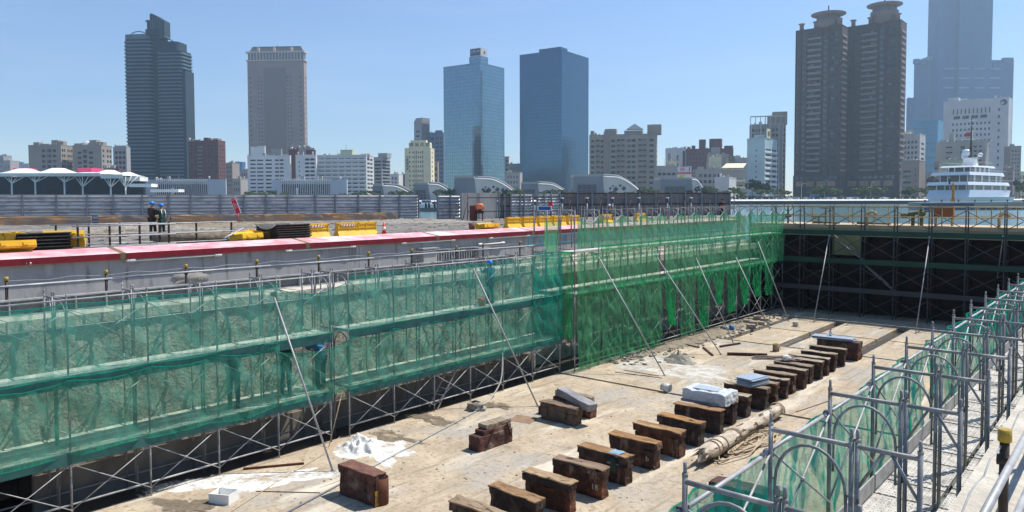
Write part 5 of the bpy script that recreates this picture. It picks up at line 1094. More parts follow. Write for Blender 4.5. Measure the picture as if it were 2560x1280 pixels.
def building(name, label, xl, xc, xr, yt, D, th, wm, wins=(), winsr=(), roof=(), bands=(), bandm=None, depth=14, cat='building', z0=ZC, winm=None, uv=False, group=None):
    """root at the near corner; local x runs to the left end of the front face (negative), y runs back along the right face"""
    th = R(th); C, dl, dr, sl, sr = geo(xl, xc, xr, D, th, depth)
    H = zat(xc, yt, D)-z0; x, y = W2(C); d = W2(dl); t = thing(name, label, cat, (x, y, z0), math.atan2(-d[1], -d[0]), group)
    (uvbox('wall', sl, sr, H, wm, t, Matrix.Translation((-sl,0,0))) if uv else MB().box((-sl,0,0),(0,sr,H)).build('wall', wm, t))
    wg = winm or GWIN; rest = MB()
    cnt = 0
    def put(Mf, w_, h_):
        nonlocal cnt
        if cnt < 100: link('window', wg, t, M=Mf @ Matrix.Diagonal((w_,1,h_,1)))
        else: q = MB().box((-.5,-.04,-.5),(.5,.04,.5)); rest.add([Mf @ Vector((v[0]*w_, v[1], v[2]*h_)) for v in q.v], q.f)
        cnt += 1
    for side, ws in ((0, wins), (1, winsr)):
        L = sl if side == 0 else sr
        for (u0, u1, nc, v0, v1, nr, fw, fh) in ws:
            for r_ in range(nr):
                zz = H*(v0+(v1-v0)*(r_+.5)/nr); hh = H*(v1-v0)/nr*fh
                for c in range(nc):
                    uu = L*(u0+(u1-u0)*(c+.5)/nc); ww = L*(u1-u0)/nc*fw
                    Mf = Matrix.Translation((-sl+uu,-.03,zz)) if side == 0 else Matrix.Translation((.03,uu,zz)) @ Matrix.Rotation(math.pi/2,4,'Z')
                    put(Mf, ww, hh)
    if rest.v: o = rest.build('window', wg.materials[0], t); o['kind'] = 'stuff'
    for (x0, x1, z_a, z_b, nn, out) in bands:       # projecting bands on the front (fractions)
        for r_ in range(nn):
            zz = H*(z_a+(z_b-z_a)*(r_+.1)/nn); hb = H*(z_b-z_a)/nn*.34
            MB().box((-sl+sl*x0,-out,zz),(-sl+sl*x1,-.001,zz+hb)).build('balcony', bandm or wm, t)
    k = 0
    for rf in roof:
        (a, b_, ytp) = rf[:3]; m_ = rf[3] if len(rf) > 3 else wm
        ua = (a-xl)/max(1,(xc-xl))*sl if xc > xl else 0; ub = (b_-xl)/max(1,(xc-xl))*sl
        hz = zat(a, ytp, D+3)-z0; off = sr*.15+.3*k; k += 1
        MB().box((-sl+ua, off, H-.02),(-sl+ub, off+min(sr*.6, max(3,(ub-ua)*.8)), hz)).build('roof_block', m_, t)
    MB().box((-sl-.15,-.15,H+.001),(.15,sr+.15,H+.5)).build('parapet', wm if not bandm else bandm, t)
    if not uv and cat != 'tower' and cat != 'skyscraper' and sl > 6:
        rq = random.Random(int(xl)); 
        for q_ in range(3 if sl < 18 else 6):
            xx = -sl+sl*rq.uniform(.05,.92); yy = rq.uniform(.1,.5)*sr; hh = rq.uniform(.8,2.4)
            if rq.random() < .5: MB().tube((xx,yy,H+.4),(xx,yy,H+.5+hh),rq.uniform(.5,.9),8).build('water_tank', W_PALE if rq.random() < .6 else W_PLASTER, t)
            else: MB().box((xx,yy,H+.4),(xx+rq.uniform(1,3),yy+1.5,H+.4+hh)).build('roof_hut', W_PLASTER if rq.random() < .5 else W_GREY, t)
        if rq.random() < .5: MB().tube((-sl*.6,2,H),(-sl*.6,2,H+rq.uniform(3,6)),.12,4).build('antenna', W_GREY, t)
    return t, sl, sr, H
B = building
# ---- low hazy far row (many simple things)
rr = random.Random(3)
def far(xl, xr, yt, D, m, label, nc=4, nr=4): return B('far_building', label, xl, xr, xr, yt, D, 12, m, wins=((.1,.9,nc,.35,.95,nr,.55,.5),), depth=12, cat='building', winm=GWIN2)
far(0, 13, 389, 900, W_GREY, 'slim grey block at the far left edge beyond the canopy', 2, 5)
far(12, 30, 402, 880, W_PLASTER, 'small pale block with dark windows at the far left edge', 3, 3)
far(32, 52, 405, 1600, W_SKYT, 'faint hazy tower left of the twin tan apartments'); far(54, 75, 410, 1500, W_GREY, 'faint hazy flat building left of the twin tan apartments')
far(566, 583, 408, 700, W_TANG, 'narrow grey brown block right of the maroon apartments', 3, 5)
far(590, 608, 405, 1500, W_SKYT, 'faint blue tower left of the white office rows'); far(604, 622, 426, 620, W_PLASTER, 'low pale building left of the white office rows', 3, 3); far(583,603,448,600,W_PLASTER,'low beige building by the slatted terminal',3,2)
far(977, 996, 436, 650, W_WHITE, 'small white building right of the striped office', 2, 3); far(994, 1016, 436, 900, W_SKYT, 'hazy blue block left of the cream hotel', 3, 3)
far(1262, 1273, 392, 900, W_WHITE, 'thin white block between the two glass towers', 1, 6); far(1272, 1300, 410, 850, W_GREY, 'grey block between the two glass towers', 3, 4); far(1264,1300,432,700,W_PLASTER,'low stained block between the two glass towers',4,3)
far(1832, 1866, 395, 900, W_PLASTER, 'pale block right of the maroon apartment cluster', 4, 4); far(1838, 1850, 372+18, 1100, W_GREY, 'small hazy tower right of the maroon cluster', 2, 4)
far(2522, 2549, 366, 620, W_TANG, 'grey brown apartment block at the right behind the yacht bow', 3, 8); far(2544, 2562, 430, 640, W_CREAM, 'low cream building at the right edge', 2, 2)
far(2262, 2278, 330, 900, W_PALE, 'pale blue building in the gap right of the brown towers', 2, 6); far(2266, 2282, 245, 1300, W_SKYT, 'stepped hazy block left of the tallest tower', 2, 6)
# ---- left apartments
t, sl, sr, H = B('apartment_block', 'tan apartment block, left of the two tan twins', 76, 157, 187, 363, 620, 8, W_TANG, wins=((.40,.53,1,.1,.95,9,.8,.55),(.56,.72,1,.1,.95,9,.8,.6),(.74,.86,1,.1,.95,9,.8,.5)), winsr=((.05,.38,2,.1,.96,9,.6,.5),(.5,.97,3,.1,.96,9,.55,.5)), roof=((84,98,355),(100,122,359),(128,144,350),(143,157,353)))
t, sl, sr, H = B('apartment_block', 'tan apartment block with a round dome, right of the two tan twins', 186, 258, 284, 364, 620, 8, W_TANG, wins=((.17,.32,1,.1,.92,9,.8,.5),(.36,.5,1,.1,.95,9,.9,.65),(.55,.72,1,.1,.92,9,.8,.5)), winsr=((.05,.3,1,.1,.96,9,.6,.5),(.45,.97,2,.1,.96,9,.6,.5)), roof=((186,206,358),(224,241,350),(241,257,355)))
MB().lathe((-sl*.62, 5, H), [(4.6,0),(4.4,1.2),(3.6,2.8),(2.2,4),(.1,4.6)], 18).build('dome', W_PALE, t)
B('apartment_block', 'grey block half hidden behind the dark twin tower on its left', 287, 320, 330, 368, 660, 8, W_GREY, wins=((.1,.95,3,.1,.95,9,.6,.5),), roof=((296,318,364),))
B('office_block', 'low dark red block in front of the dark twin tower', 262, 300, 306, 422, 560, 10, W_REDB, wins=((.1,.9,3,.2,.9,3,.6,.5),))
t, sl, sr, H = B('apartment_block', 'maroon and cream apartment block right of the dark twin tower', 474, 509, 512, 353, 640, 8, W_MAROON, wins=((.08,.92,3,.08,.95,14,.5,.5),), bands=((.7,1,.05,.95,14,.5),), bandm=W_TAN, roof=((484,500,350),))
t, sl, sr, H = B('apartment_block', 'taller maroon apartment block with pale top right of its twin', 509, 549, 567, 352, 630, 9, W_MAROON, wins=((.3,.95,3,.08,.95,14,.5,.5),), winsr=((.1,.9,3,.08,.95,14,.5,.5),), roof=((510,522,344),(524,545,346,W_TAN)))
# ---- dark twin tower with rounded balconies
def rounded(w_, d_, r_, n=5):
    pts = []
    for cx_, cy_, a0 in ((w_-r_, r_, -90), (w_-r_, d_-r_, 0), (r_, d_-r_, 90), (r_, r_, 180)):
        pts += [(cx_+r_*math.cos(R(a0+90*i/n)), cy_+r_*math.sin(R(a0+90*i/n))) for i in range(n+1)]
    return pts
D = 700; x, y = W2(local(318, D+10)); d = W2(Vector((1,-.12))); t = thing('tower', 'dark green grey twin tower with rounded balconies and a curved crown', 'tower', (x, y, ZC), math.atan2(d[1], d[0]))
s = D/FPX
def zc(py, DD=D): return zat(400, py, DD)-ZC
def massT(x0, x1, y0, dp, ytop, r_, nf, nm):
    w_ = (x1-x0)*s; X0 = (x0-318)*s; h = zc(ytop)
    MB().prism([(X0+p[0], y0+p[1]) for p in rounded(w_, dp, r_)], 0, h).build('tower_core', W_DKGL, t)
    for k in range(nf):
        z = h*(.0+k/nf)
        MB().prism([(X0-.9+p[0], y0-.9+p[1]) for p in rounded(w_+1.8, dp+1.8, r_+.8)], z+.2, z+h/nf*.42).build('balcony', W_DKBAL, t)
    return X0, w_, h
massT(318, 392, 0, 20, 92, 5, 44, 'a'); massT(411, 476, -2, 20, 125, 4, 42, 'b')
MB().box(((390-318)*s, 3, 0), ((413-318)*s, 16, zc(78))).build('tower_core', W_DKGL, t)
MB().box(((474-318)*s, -1, 0), ((484-318)*s, 14, zc(175))).build('tower_core', W_DKGL, t)
MB().prism([((318-318)*s+p[0], 0+p[1]) for p in rounded((388-318)*s, 20, 5)], zc(92), zc(80)).build('top_storey', W_DKBAL, t)
MB().prism([((413-318)*s+p[0], -2+p[1]) for p in rounded((466-318-95)*s, 20, 5)], zc(125), zc(102)).build('top_storey', W_DKGL, t)
MB().prism([((372-318)*s+p[0], 4+p[1]) for p in rounded(9.5, 10, 4)], zc(90), zc(44)).build('crown', W_DKGL, t)
MB().prism([((372-318)*s-.8+p[0], 3+p[1]) for p in rounded(11, 12, 4)], zc(46), zc(43)).build('roof_disc', W_DKBAL, t)
b = MB(); pl = [(388,28),(394,28),(402,32),(410,37),(426,47)]; X = lambda q: (q-318)*s
for i in range(4):
    b.add([(X(pl[i][0]),2,zc(90)),(X(pl[i+1][0]),2,zc(90)),(X(pl[i+1][0]),12,zc(90)),(X(pl[i][0]),12,zc(90)),(X(pl[i][0]),2,zc(pl[i][1])),(X(pl[i+1][0]),2,zc(pl[i+1][1])),(X(pl[i+1][0]),12,zc(pl[i+1][1])),(X(pl[i][0]),12,zc(pl[i][1]))],[(0,3,2,1),(4,5,6,7),(0,1,5,4),(1,2,6,5),(2,3,7,6),(3,0,4,7)])
b.build('crown', W_DKGL, t); MB().prism([(X(374)+p[0], 0+p[1]) for p in rounded(15, 12, 4)], zc(85), zc(68)).build('crown', W_DKGL, t)
b = MB(); b.path([(X(340)+10*k/8*1.4, 1, zc(80)+2.6*math.sin(math.pi*(k+1)/10)) for k in range(9)], .5, 5); b.path([(X(428)+9*k/8, 0, zc(102)+4.6*math.cos(math.pi*k/16)) for k in range(9)], .7, 5); b.build('curved_canopy', W_DKBAL, t)
b = MB()
for i in range(7): b.box((X(390+i*5)-.25,1.7,zc(90)),(X(390+i*5)+.25,2.0,zc(pl[0][1])-1-.32*s*i*5*1.3))
b.build('crown_rib', W_DKBAL, t)
# ---- taupe tower with mansard roof
t, sl, sr, H = B('tower', 'tall taupe stone tower with a mansard roof and a colonnade near its top', 625, 765, 772, 152, 1050, 4, W_G50, wins=((.02,.08,1,.28,.9,18,.4,.25),(.17,.27,2,.28,.9,22,.35,.3),(.68,.80,2,.28,.9,22,.35,.3),(.9,.97,1,.28,.9,18,.4,.25),(.06,.94,9,.04,.24,6,.25,.3)), winsr=((.1,.9,3,.1,.9,22,.3,.35),), depth=50)
MB().box((-sl*.71,-.6,H*.30),(-sl*.33,-.002,H*.955)).build('central_panel', mat('taupe_recess', srgb(128,114,108)), t)
MB().box((-sl-1.2,-1.2,H*.325),(1.2,sr+1.2,H*.332)).build('cornice', W_G50L, t)
MB().box((-sl-1.5,-1.5,H+.5),(1.5,sr+1.5,H+2)).build('cornice', W_G50L, t)
h2 = zat(700,131,1050)-ZC; MB().box((-sl+.8,.8,H+2),(-.8,sr-.8,h2)).build('colonnade_wall', M_GLASSM, t)
cm = MB().box((-.7,-.4,H+2),(.7,.6,h2)).mesh('column', W_G50L)
for i in range(17): link('column', cm, t, loc=(-sl+sl*.06+i*sl*.88/16,.4,0))
MB().box((-sl-1.5,-1.5,h2),(1.5,sr+1.5,h2+2)).build('cornice', W_G50L, t)
h3 = zat(700,113,1050)-ZC; MB().prism([(-sl+2,2),(-2,2),(-2,sr-2),(-sl+2,sr-2)], h2+2, h3, [(-sl+6,6),(-6,6),(-6,sr-6),(-sl+6,sr-6)]).build('mansard_roof', mat('dark_slate_roof', srgb(92,88,92)), t)
dm = MB().box((-1.6,-1,h2+2),(1.6,3,h2+7)).lathe((0,-1,h2+6.5),[(1.8,0),(1.6,.9),(.2,1.6)],8,1,.5).mesh('dormer', W_G50L)
for u in (.19,.47,.78): link('dormer', dm, t, loc=(-sl+sl*u,2.6,0))
MB().tube((-sl*.5,8,h3),(-sl*.5,8,h3+4),.3,5).build('mast', M_STEEL, t)
MB().box((-sl*.60,-.9,H*.275),(-sl*.40,-.01,H*.31)).build('balcony_window', W_G50L, t)
# ---- white and grey office rows
t, sl, sr, H = B('office_block', 'long white office block with strip windows left of the dark red stair tower', 621, 727, 730, 390, 560, 5, W_WHITE, wins=((.06,.20,1,.08,.95,10,.9,.35),(.22,.38,1,.08,.95,10,.9,.35),(.42,.58,1,.08,.95,10,.9,.4),(.64,.86,2,.08,.95,10,.8,.4)), roof=((629,646,367),(646,664,365),(680,705,372,W_PLASTER)))
B('stair_tower', 'dark red stair tower between the white office rows', 724, 745, 748, 375, 575, 5, W_MAROON, roof=((735,748,370),)); 
B('office_block', 'dark red rooftop block above the white office rows', 768, 789, 792, 376, 590, 5, W_REDB); B('office_block','pinkish grey block behind the white office rows',743,772,775,372,600,5,W_PLASTER)
t, sl, sr, H = B('office_block', 'pale grey office block with a narrow slit joint, middle of the white rows', 741, 792, 795, 388, 560, 5, W_WHITE, wins=((.15,.22,1,.1,.9,8,.8,.3),(.45,.95,2,.08,.95,10,.85,.5)))
t, sl, sr, H = B('office_block', 'long grey white apartment slab with a roof house and mast', 795, 917, 935, 388, 560, 7, W_PALE, wins=((.02,.98,7,.06,.96,10,.75,.42),), winsr=((.1,.9,2,.06,.96,10,.8,.45),), bands=((0,1,.05,.97,10,.35),), bandm=W_WHITE, roof=((850,880,374,W_GREENP),(900,922,384)))
MB().tube((-sl*.45,5,H),(-sl*.45,5,H+9),.15,5).build('mast', M_STEEL, t)
t, sl, sr, H = B('office_block', 'slim grey office block with dark horizontal stripes', 936, 956, 977, 394, 600, 22, W_GREY, wins=((.1,.9,1,.05,.95,11,.9,.5),), winsr=((.05,.95,1,.08,.95,11,.95,.6),), roof=((944,966,383),))
# ---- cream hotel
t, sl, sr, H = B('hotel', 'cream hotel with dark characters on its roof sign and side', 1013, 1078, 1087, 371, 640, 8, W_CREAM, wins=((.17,.22,1,.06,.97,10,.8,.35),(.28,.36,1,.06,.97,10,.5,.35),(.37,.42,1,.06,.97,10,.5,.75),(.44,.49,1,.06,.97,10,.5,.75),(.5,.66,2,.06,.97,10,.45,.4),(.67,.72,1,.06,.97,10,.5,.75)), winsr=((.2,.6,1,.06,.97,10,.5,.4),), depth=10)
for (u, n_) in ((.76,1),(.96,1)): pass
h1 = zat(1040,356,640)-ZC; h0 = zat(1040,350,640)-ZC; u0 = (1023-1013)/65*sl; u1 = (1076-1013)/65*sl
MB().box((-sl+u0,.6,H+.4),(-sl+u1,7,h1)).build('sign_storey', W_CREAM, t); MB().box((-sl+u0+1.5,1.2,h1),(-sl+u1-3.5,6,h0)).build('roof_block', W_CREAM, t)
M_CHAR = mat('dark_characters', srgb(70,66,58))
me = text_mesh('康 福 商 旅', 3.6, 'characters', .05); me.materials.append(M_CHAR); link('characters', me, t, M=Matrix.Translation((-sl+(u0+u1)/2,.5,(H+h1)/2+.6)) @ Matrix.Rotation(math.pi/2,4,'X'))
me = text_mesh('O\n康\n福\n商\n旅', 2.6, 'characters', .05); me.materials.append(M_CHAR); link('characters', me, t, M=Matrix.Translation((-sl*.90,-.1,H*.72)) @ Matrix.Rotation(math.pi/2,4,'X'))
# ---- dark office and blue grey neighbour
t, sl, sr, H = B('office_block', 'dark ribbed office tower behind the cream hotel', 1037, 1056, 1076, 303, 820, 40, W_GREY, wins=((.2,.75,1,.5,.9,7,.8,.4),), cat='tower')
b = MB(); [b.box((-.0,sr*i/9,0),(.35,sr*(i+.45)/9,H-2)) for i in range(9)]; b.build('rib', mat('dark_blue_rib', srgb(70,78,92)), t)
MB().prism([(-sl,.3),(0,.3),(0,sr),(-sl,sr)], H+.5, H+4, [(-sl+2,1),(0,1),(0,sr),(-sl+2,sr)]).build('roof_block', W_GREY, t)
t, sl, sr, H = B('office_block', 'blue grey glass office right of the dark ribbed tower', 1076, 1110, 1113, 332, 800, 5, bm_('blue_grey_office', 96,118,140), wins=((.05,.3,1,.05,.95,12,.9,.6),(.4,.68,2,.05,.95,14,.7,.5),(.75,.95,2,.05,.95,14,.7,.5)), roof=((1090,1106,326),))
B('office_block', 'small brown block at the foot of the blue grey glass office', 1086, 1095, 1098, 405, 660, 5, W_TAN, wins=((.1,.9,1,.1,.9,5,.8,.5),))
# ---- glass towers
GA = curtain('glass_tower_pale', (.20,.33,.40), (.07,.12,.16), 3.2, 3.9, .10, .85); GB = curtain('glass_tower_blue', (.055,.15,.25), (.02,.05,.085), 3.0, 3.7, .12, .85)
t, sl, sr, H = B('tower', 'pale blue glass tower with a rooftop sign box', 1111, 1203, 1262, 157, 850, 34, GA, uv=True)
x0 = -(1203-1175)/92*sl; 
hb = zat(1200,140,852)-ZC; ht = zat(1200,119,852)-ZC
uvbox('roof_block', -x0, sr*.30, hb-H, GA, t, Matrix.Translation((x0,.5,H)))
MB().box((x0+.8,1,hb),(-.4,sr*.28,ht)).build('sign_box', W_PALE, t)
MB().box((x0+1.2,.9,hb+1),(-.8,.99,ht-.8)).build('sign_panel', mat('sign_navy', srgb(52,62,96)), t)
me = text_mesh('台灣人壽', 3.1, 'characters', .03); me.materials.append(mat('sign_pale_characters', srgb(205,215,232))); link('characters', me, t, M=Matrix.Translation((x0/2,.85,(hb+ht)/2+.9)) @ Matrix.Rotation(math.pi/2,4,'X'))
MB().lathe((0,0,-.05),[(1.6,0),(1.6,.1)],16).build('round_emblem', mat('sign_navy',(0,0,0)), t, M=Matrix.Translation((-.32,sr*.17,(hb+ht)/2)) @ Matrix.Rotation(math.pi/2,4,'Y'))
t, sl, sr, H = B('tower', 'deep blue glass tower with a low roof box', 1300, 1405, 1471, 125, 800, 34, GB, uv=True)
uvbox('roof_block', sl*.5, sr*.25, zat(1400,121,802)-ZC-H+2, GB, t, Matrix.Translation((-sl*.55,1.5,H)))
# ---- big grey apartment with gable
t, sl, sr, H = B('apartment_block', 'wide grey apartment block with a gabled roof house and stepped top', 1473, 1640, 1664, 335, 600, 14, W_TANG, wins=((.02,.08,1,.05,.95,11,.8,.45),(.10,.16,1,.05,.95,11,.9,.6),(.17,.22,1,.05,.95,11,.8,.45),(.32,.40,1,.05,.95,11,.8,.45),(.41,.54,2,.05,.95,11,.8,.6),(.56,.70,2,.05,.95,11,.8,.5),(.73,.86,2,.05,.95,11,.85,.6),(.89,.97,1,.05,.95,11,.8,.45)), winsr=((.15,.85,2,.05,.95,11,.5,.4),), bands=((.10,.17,.05,.95,11,.5),(.41,.54,.05,.95,11,.5),(.73,.86,.05,.95,11,.5)), bandm=W_TAN, roof=((1475,1484,324),(1511,1540,320,W_TAN),(1560,1605,325),(1617,1651,311)))
gx0 = -sl+(1565-1473)/167*sl; gx1 = -sl+(1607-1473)/167*sl; gz = zat(1585,322,602)-ZC; gt_ = zat(1585,308,602)-ZC
MB().add([(gx0,1.5,gz),(gx1,1.5,gz),((gx0+gx1)/2,1.5,gt_),(gx0,9,gz),(gx1,9,gz),((gx0+gx1)/2,9,gt_)], [(0,1,2),(3,5,4),(0,2,5,3),(2,1,4,5),(0,3,4,1)]).build('gable_roof', W_PALE, t)
MB().box((-sl*.78,-.8,0),(-sl*.70,-.002,H+3)).build('wall_shaft', W_TAN, t)
# ---- mid right cluster
B('office_block', 'white office building left of the maroon apartment cluster', 1666, 1715, 1718, 371, 800, 6, W_WHITE, wins=((.05,.2,2,.5,.95,1,.5,.8),(.5,.6,1,.3,.9,4,.8,.6),(.8,.95,1,.55,.95,1,.8,1),(.3,.5,1,.3,.8,4,.8,.4)))
t, sl, sr, H = B('apartment_block', 'maroon brown apartment cluster with two rounded roof houses', 1716, 1832, 1836, 372, 760, 8, W_MAROON, wins=((.03,.4,5,.1,.95,9,.35,.4),(.42,.95,6,.1,.95,9,.35,.4)), roof=((1718,1726,366),(1729,1738,363),(1812,1832,364)))
for a, b_, yt in ((1748,1765,348),(1774,1806,347)):
    r_ = (b_-a)/2*760/FPX; MB().prism([(-sl+((a+b_)/2-1716)/116*sl+r_*math.cos(k*math.pi/5), 6+r_*.8*math.sin(k*math.pi/5)) for k in range(10)], H, zat(1760,yt,765)-ZC).build('roof_house', W_MAROON, t)
B('apartment_block', 'stained beige block in front of the maroon cluster', 1771, 1822, 1826, 386, 640, 8, W_PLASTER, wins=((.2,.5,2,.1,.7,3,.4,.4),), roof=((1779,1800,368,W_PLASTER),))
B('house', 'cream house with small balcony in front of the beige block', 1776, 1803, 1806, 393, 600, 8, W_CREAM, wins=((.3,.8,2,.1,.8,3,.6,.4),)); B('house', 'pinkish narrow house right of the beige block', 1820, 1836, 1838, 391, 600, 8, W_TAN, wins=((.4,.7,1,.3,.7,2,.6,.3),))
B('shop_block', 'grey two storey block left of the coloured billboard', 1640, 1692, 1695, 416, 520, 6, W_PLASTER, wins=((.05,.95,4,.3,.9,2,.7,.4),), bands=((0,1,.3,.9,2,.4),)); B('shop_block','small cream cabin on the roofs left of the billboard',1671,1692,1694,404,560,6,W_CREAM)
B('shop_block', 'grey block with dark windows right of the billboard', 1740, 1806, 1810, 424, 520, 6, W_PLASTER, wins=((.08,.95,5,.1,.9,4,.6,.5),), roof=((1745,1760,417),(1783,1800,418))); B('shop_block','low plain grey wall block between billboard and shops',1728,1742,1744,430,530,6,W_PLASTER)
t, sl, sr, H = B('shop_block', 'old house with a pale slanting awning roof by the trees', 1808, 1862, 1866, 424, 540, 6, W_PLASTER, wins=((.1,.9,4,.1,.75,3,.75,.5),), bands=((.0,1,.1,.8,3,1.0),), bandm=W_CREAM)
MB().add([(-sl-2,-3,H+1),(-2,-3,H+1),(2,6,H+4.5),(-sl+3,6,H+4.5),(-sl-2,-3,H+1.3),(-2,-3,H+1.3),(2,6,H+4.8),(-sl+3,6,H+4.8)], [(0,3,2,1),(4,5,6,7),(0,1,5,4),(1,2,6,5),(2,3,7,6),(3,0,4,7)]).build('awning', W_CREAM, t)
# billboard
x, y = W2(local(1694, 500)); d = W2(Vector((1,0))); t = thing('billboard', 'pink white and yellow billboard on the roofs left of the grey terminal', 'billboard', (x, y, ZC), math.atan2(d[1], d[0]))
wB = 34*500/FPX; zb, zt_ = zat(1710,449,500)-ZC, zat(1710,416,500)-ZC; zm = zb+(zt_-zb)*.47
MB().box((0,.1,zb-.3),(wB,.6,zt_+.1)).build('panel', W_WHITE, t); MB().box((.0,.0,zm-.5),(wB,.09,zm+.9)).build('pink_stripe', mat('billboard_pink', srgb(214,96,120)), t); MB().box((0,.02,zb),(wB,.09,zm-.51)).build('cream_field', mat('billboard_cream', srgb(232,226,200)), t)
MB().prism([(.9,-.01),(3.2,-.01),(3.2,.015),(.9,.015)], zb+1.2, zm-1, [(1.2,-.01),(5,-.01),(5,.015),(1.2,.015)]).build('yellow_figure', mat('billboard_yellow', srgb(215,195,60)), t)
b = MB(); [b.box((1.6+i*1.1,.05,zm+1.8),(2.3+i*1.1,.09,zm+3.6)) for i in range(3)]; b.box((1.4,.05,zm+4.2),(6,.09,zm+4.6)); b.build('pink_figure', mat('billboard_pink', (0,0,0)), t); MB().box((7.4,.05,zm+1.4),(8.1,.09,zt_-.4)).build('dark_figure', M_GLASSM, t)
pm2 = MB().box((-.15,.2,0),(.15,.5,zb)).mesh('post', M_STEEL); link('post', pm2, t, loc=(1,0,0)); link('post', pm2, t, loc=(wB-1,0,0))
# pale blue slab and framed block
t, sl, sr, H = B('office_block', 'blank pale blue slab with white window rows on its side', 1866, 1910, 1941, 346, 560, 38, W_BLUEW, wins=((.45,.6,1,.15,.85,8,.5,.25),), winsr=((.05,.5,1,.08,.86,9,.9,.4),(.55,.95,1,.08,.86,9,.85,.4)), roof=((1878,1905,336,W_BLUEW),))
for i in range(9): MB().box((.001,0,H*(.05+.09*i)),(.35,sr,H*(.05+.09*i)+H*.035)).build('white_band', W_WHITE, t)
MB().box((-.5,4,H+.5),(.4,10.5,H+7.5)).build('roof_sign', W_CREAM, t); MB().lathe((0,0,-.1),[(2.1,0),(2.1,.15)],14).build('round_emblem', mat('sign_brown', srgb(120,90,70)), t, M=Matrix.Translation((.55,7.2,H+4)) @ Matrix.Rotation(math.pi/2,4,'Y'))
b = MB(); b.box((-sl*.84,-.06,H*.125),(-sl*.62,-.001,H*.20)); b.build('sign_panel', W_WHITE, t); MB().box((-sl*.5,-.06,H*.14),(-sl*.12,-.001,H*.18)).build('sign_panel', W_WHITE, t)
t, sl, sr, H = B('apartment_block', 'grey apartment block with an open roof frame beside the brown twin towers', 1874, 1962, 1982, 310, 640, 14, W_TANG, wins=((.03,.8,8,.05,.96,13,.65,.55),(.9,.98,1,.05,.96,13,.8,.55)), winsr=((.1,.9,2,.05,.96,13,.6,.5),), roof=((1918,1962,288),(1930,1966,279)), bandm=W_PALE)
hz = zat(1880,291,640)-ZC; b = MB()
for i in range(8): b.box((-sl+i*sl/7-.3,0,H+.5),(-sl+i*sl/7+.3,.6,hz))
b.box((-sl-.3,0,hz),(.3,.7,hz+1)); b.build('roof_frame', W_PALE, t); b = MB(); [b.box((-sl*u,-.35,0),(-sl*u+.7,-.001,H)) for u in (.98,.72,.46,.2,.09)]; b.build('pilaster', W_PALE, t)
# ---- twin brown towers
def brown(xl, xc, xr, yt, label, discy, cxp, sc_):
    D = 600; t, sl, sr, H = B('tower', label, xl, xc, xr, yt, D, 40, W_BROWN, cat='tower', depth=18, wins=((.02,.09,1,.16,.97,24,.6,.35),(.14,.24,1,.16,.97,24,.75,.45),(.62,.70,1,.16,.97,24,.85,.5)), winm=GWIN2)
    me2 = MB().box((-.5,-.04,-.5),(.5,.04,.5)).mesh('window', M_GLASSD)
    for u0, u1 in ((.27,.56),(.74,.93)):
        for k in range(24): z = H*(.16+.81*(k+.5)/24); link('loggia', me2, t, M=Matrix.Translation((-sl+sl*(u0+u1)/2,-.05,z+.3)) @ Matrix.Diagonal((sl*(u1-u0)*.82,1,H*.81/24*.5,1)))
    for k in range(24): z = H*(.16+.81*k/24); MB().box((-sl+sl*.27,-.9,z),(-sl+sl*.57,-.09,z+H*.81/24*.38)).build('balcony', W_BROWNL, t)
    for u in (0,.115,.255,.575,.73,.965): MB().box((-sl+sl*u,-.7,0),(-sl+sl*u+.7,-.001,H)).build('pilaster', W_BROWN, t)
    for k in range(24): z = H*(.16+.81*k/24); MB().box((.001,.6,z),(.9,sr*.8,z+H*.81/24*.36)).build('side_balcony', W_BROWNL, t)
    for k, (pxx, rr2) in enumerate(((xl+12,2.6),(xl+(xc-xl)*.42,2.6),(xc-10,2.8))):
        X = -sl+(pxx-xl)/(xc-xl)*sl; MB().lathe((X,2.4,H+.5), [(1.7,0),(1.6,4.2),(rr2,5.0),(rr2,5.4)], 12).build('roof_turret', W_BROWNL, t)
    X = -sl+(cxp-xl)/(xc-xl)*sl; z = lambda py: zat(cxp, py, D+4)-ZC
    MB().lathe((X,9,H), [(9.6,0),(9.6,z(discy+34)-H),(10.4,z(discy+32)-H),(10.4,z(discy+18)-H),(9.0,z(discy+17)-H),(9.0,z(discy+8)-H)], 24).build('round_penthouse', W_BROWNL, t)
    zz = z(discy+4)-H; MB().lathe((X,9,H+zz-1.2), [(9,0),(13.2,1.6),(13.4,2.4),(3,2.9)], 28).build('roof_disc', W_BROWNL, t)
    MB().tube((X,9,H+zz+1.5),(X,9,H+zz+8),.5,6).build('mast', W_BROWN, t)
    MB().box((-sl-.4,-1.1,0),(1.2,-.71,H*.14)).build('podium_face', mat('dark_podium', srgb(70,64,70)), t)
    M_REFLPANE = mat('shop_window_painted_reflection', srgb(200,165,120), srgb(90,80,80), 1.2, .2)  # warm reflection is put into the pane colour
    for k in range(4): MB().box((-sl+sl*(.05+.23*k),-1.2,H*.075),(-sl+sl*(.22+.23*k),-1.11,H*.105)).build('shop_window', M_REFLPANE, t)
    for k in range(9): MB().box((-sl+sl*(.04+.105*k),-1.2,H*.115),(-sl+sl*(.10+.105*k),-1.11,H*.133)).build('podium_window', M_GLASSM, t)
    return t
brown(1984, 2098, 2112, 62, 'brown residential tower with a saucer roof, the left and slightly shorter one', 26, 2056, 1)
brown(2112, 2244, 2258, 50, 'brown residential tower with a saucer roof, the right and taller one', 2, 2196, 1)
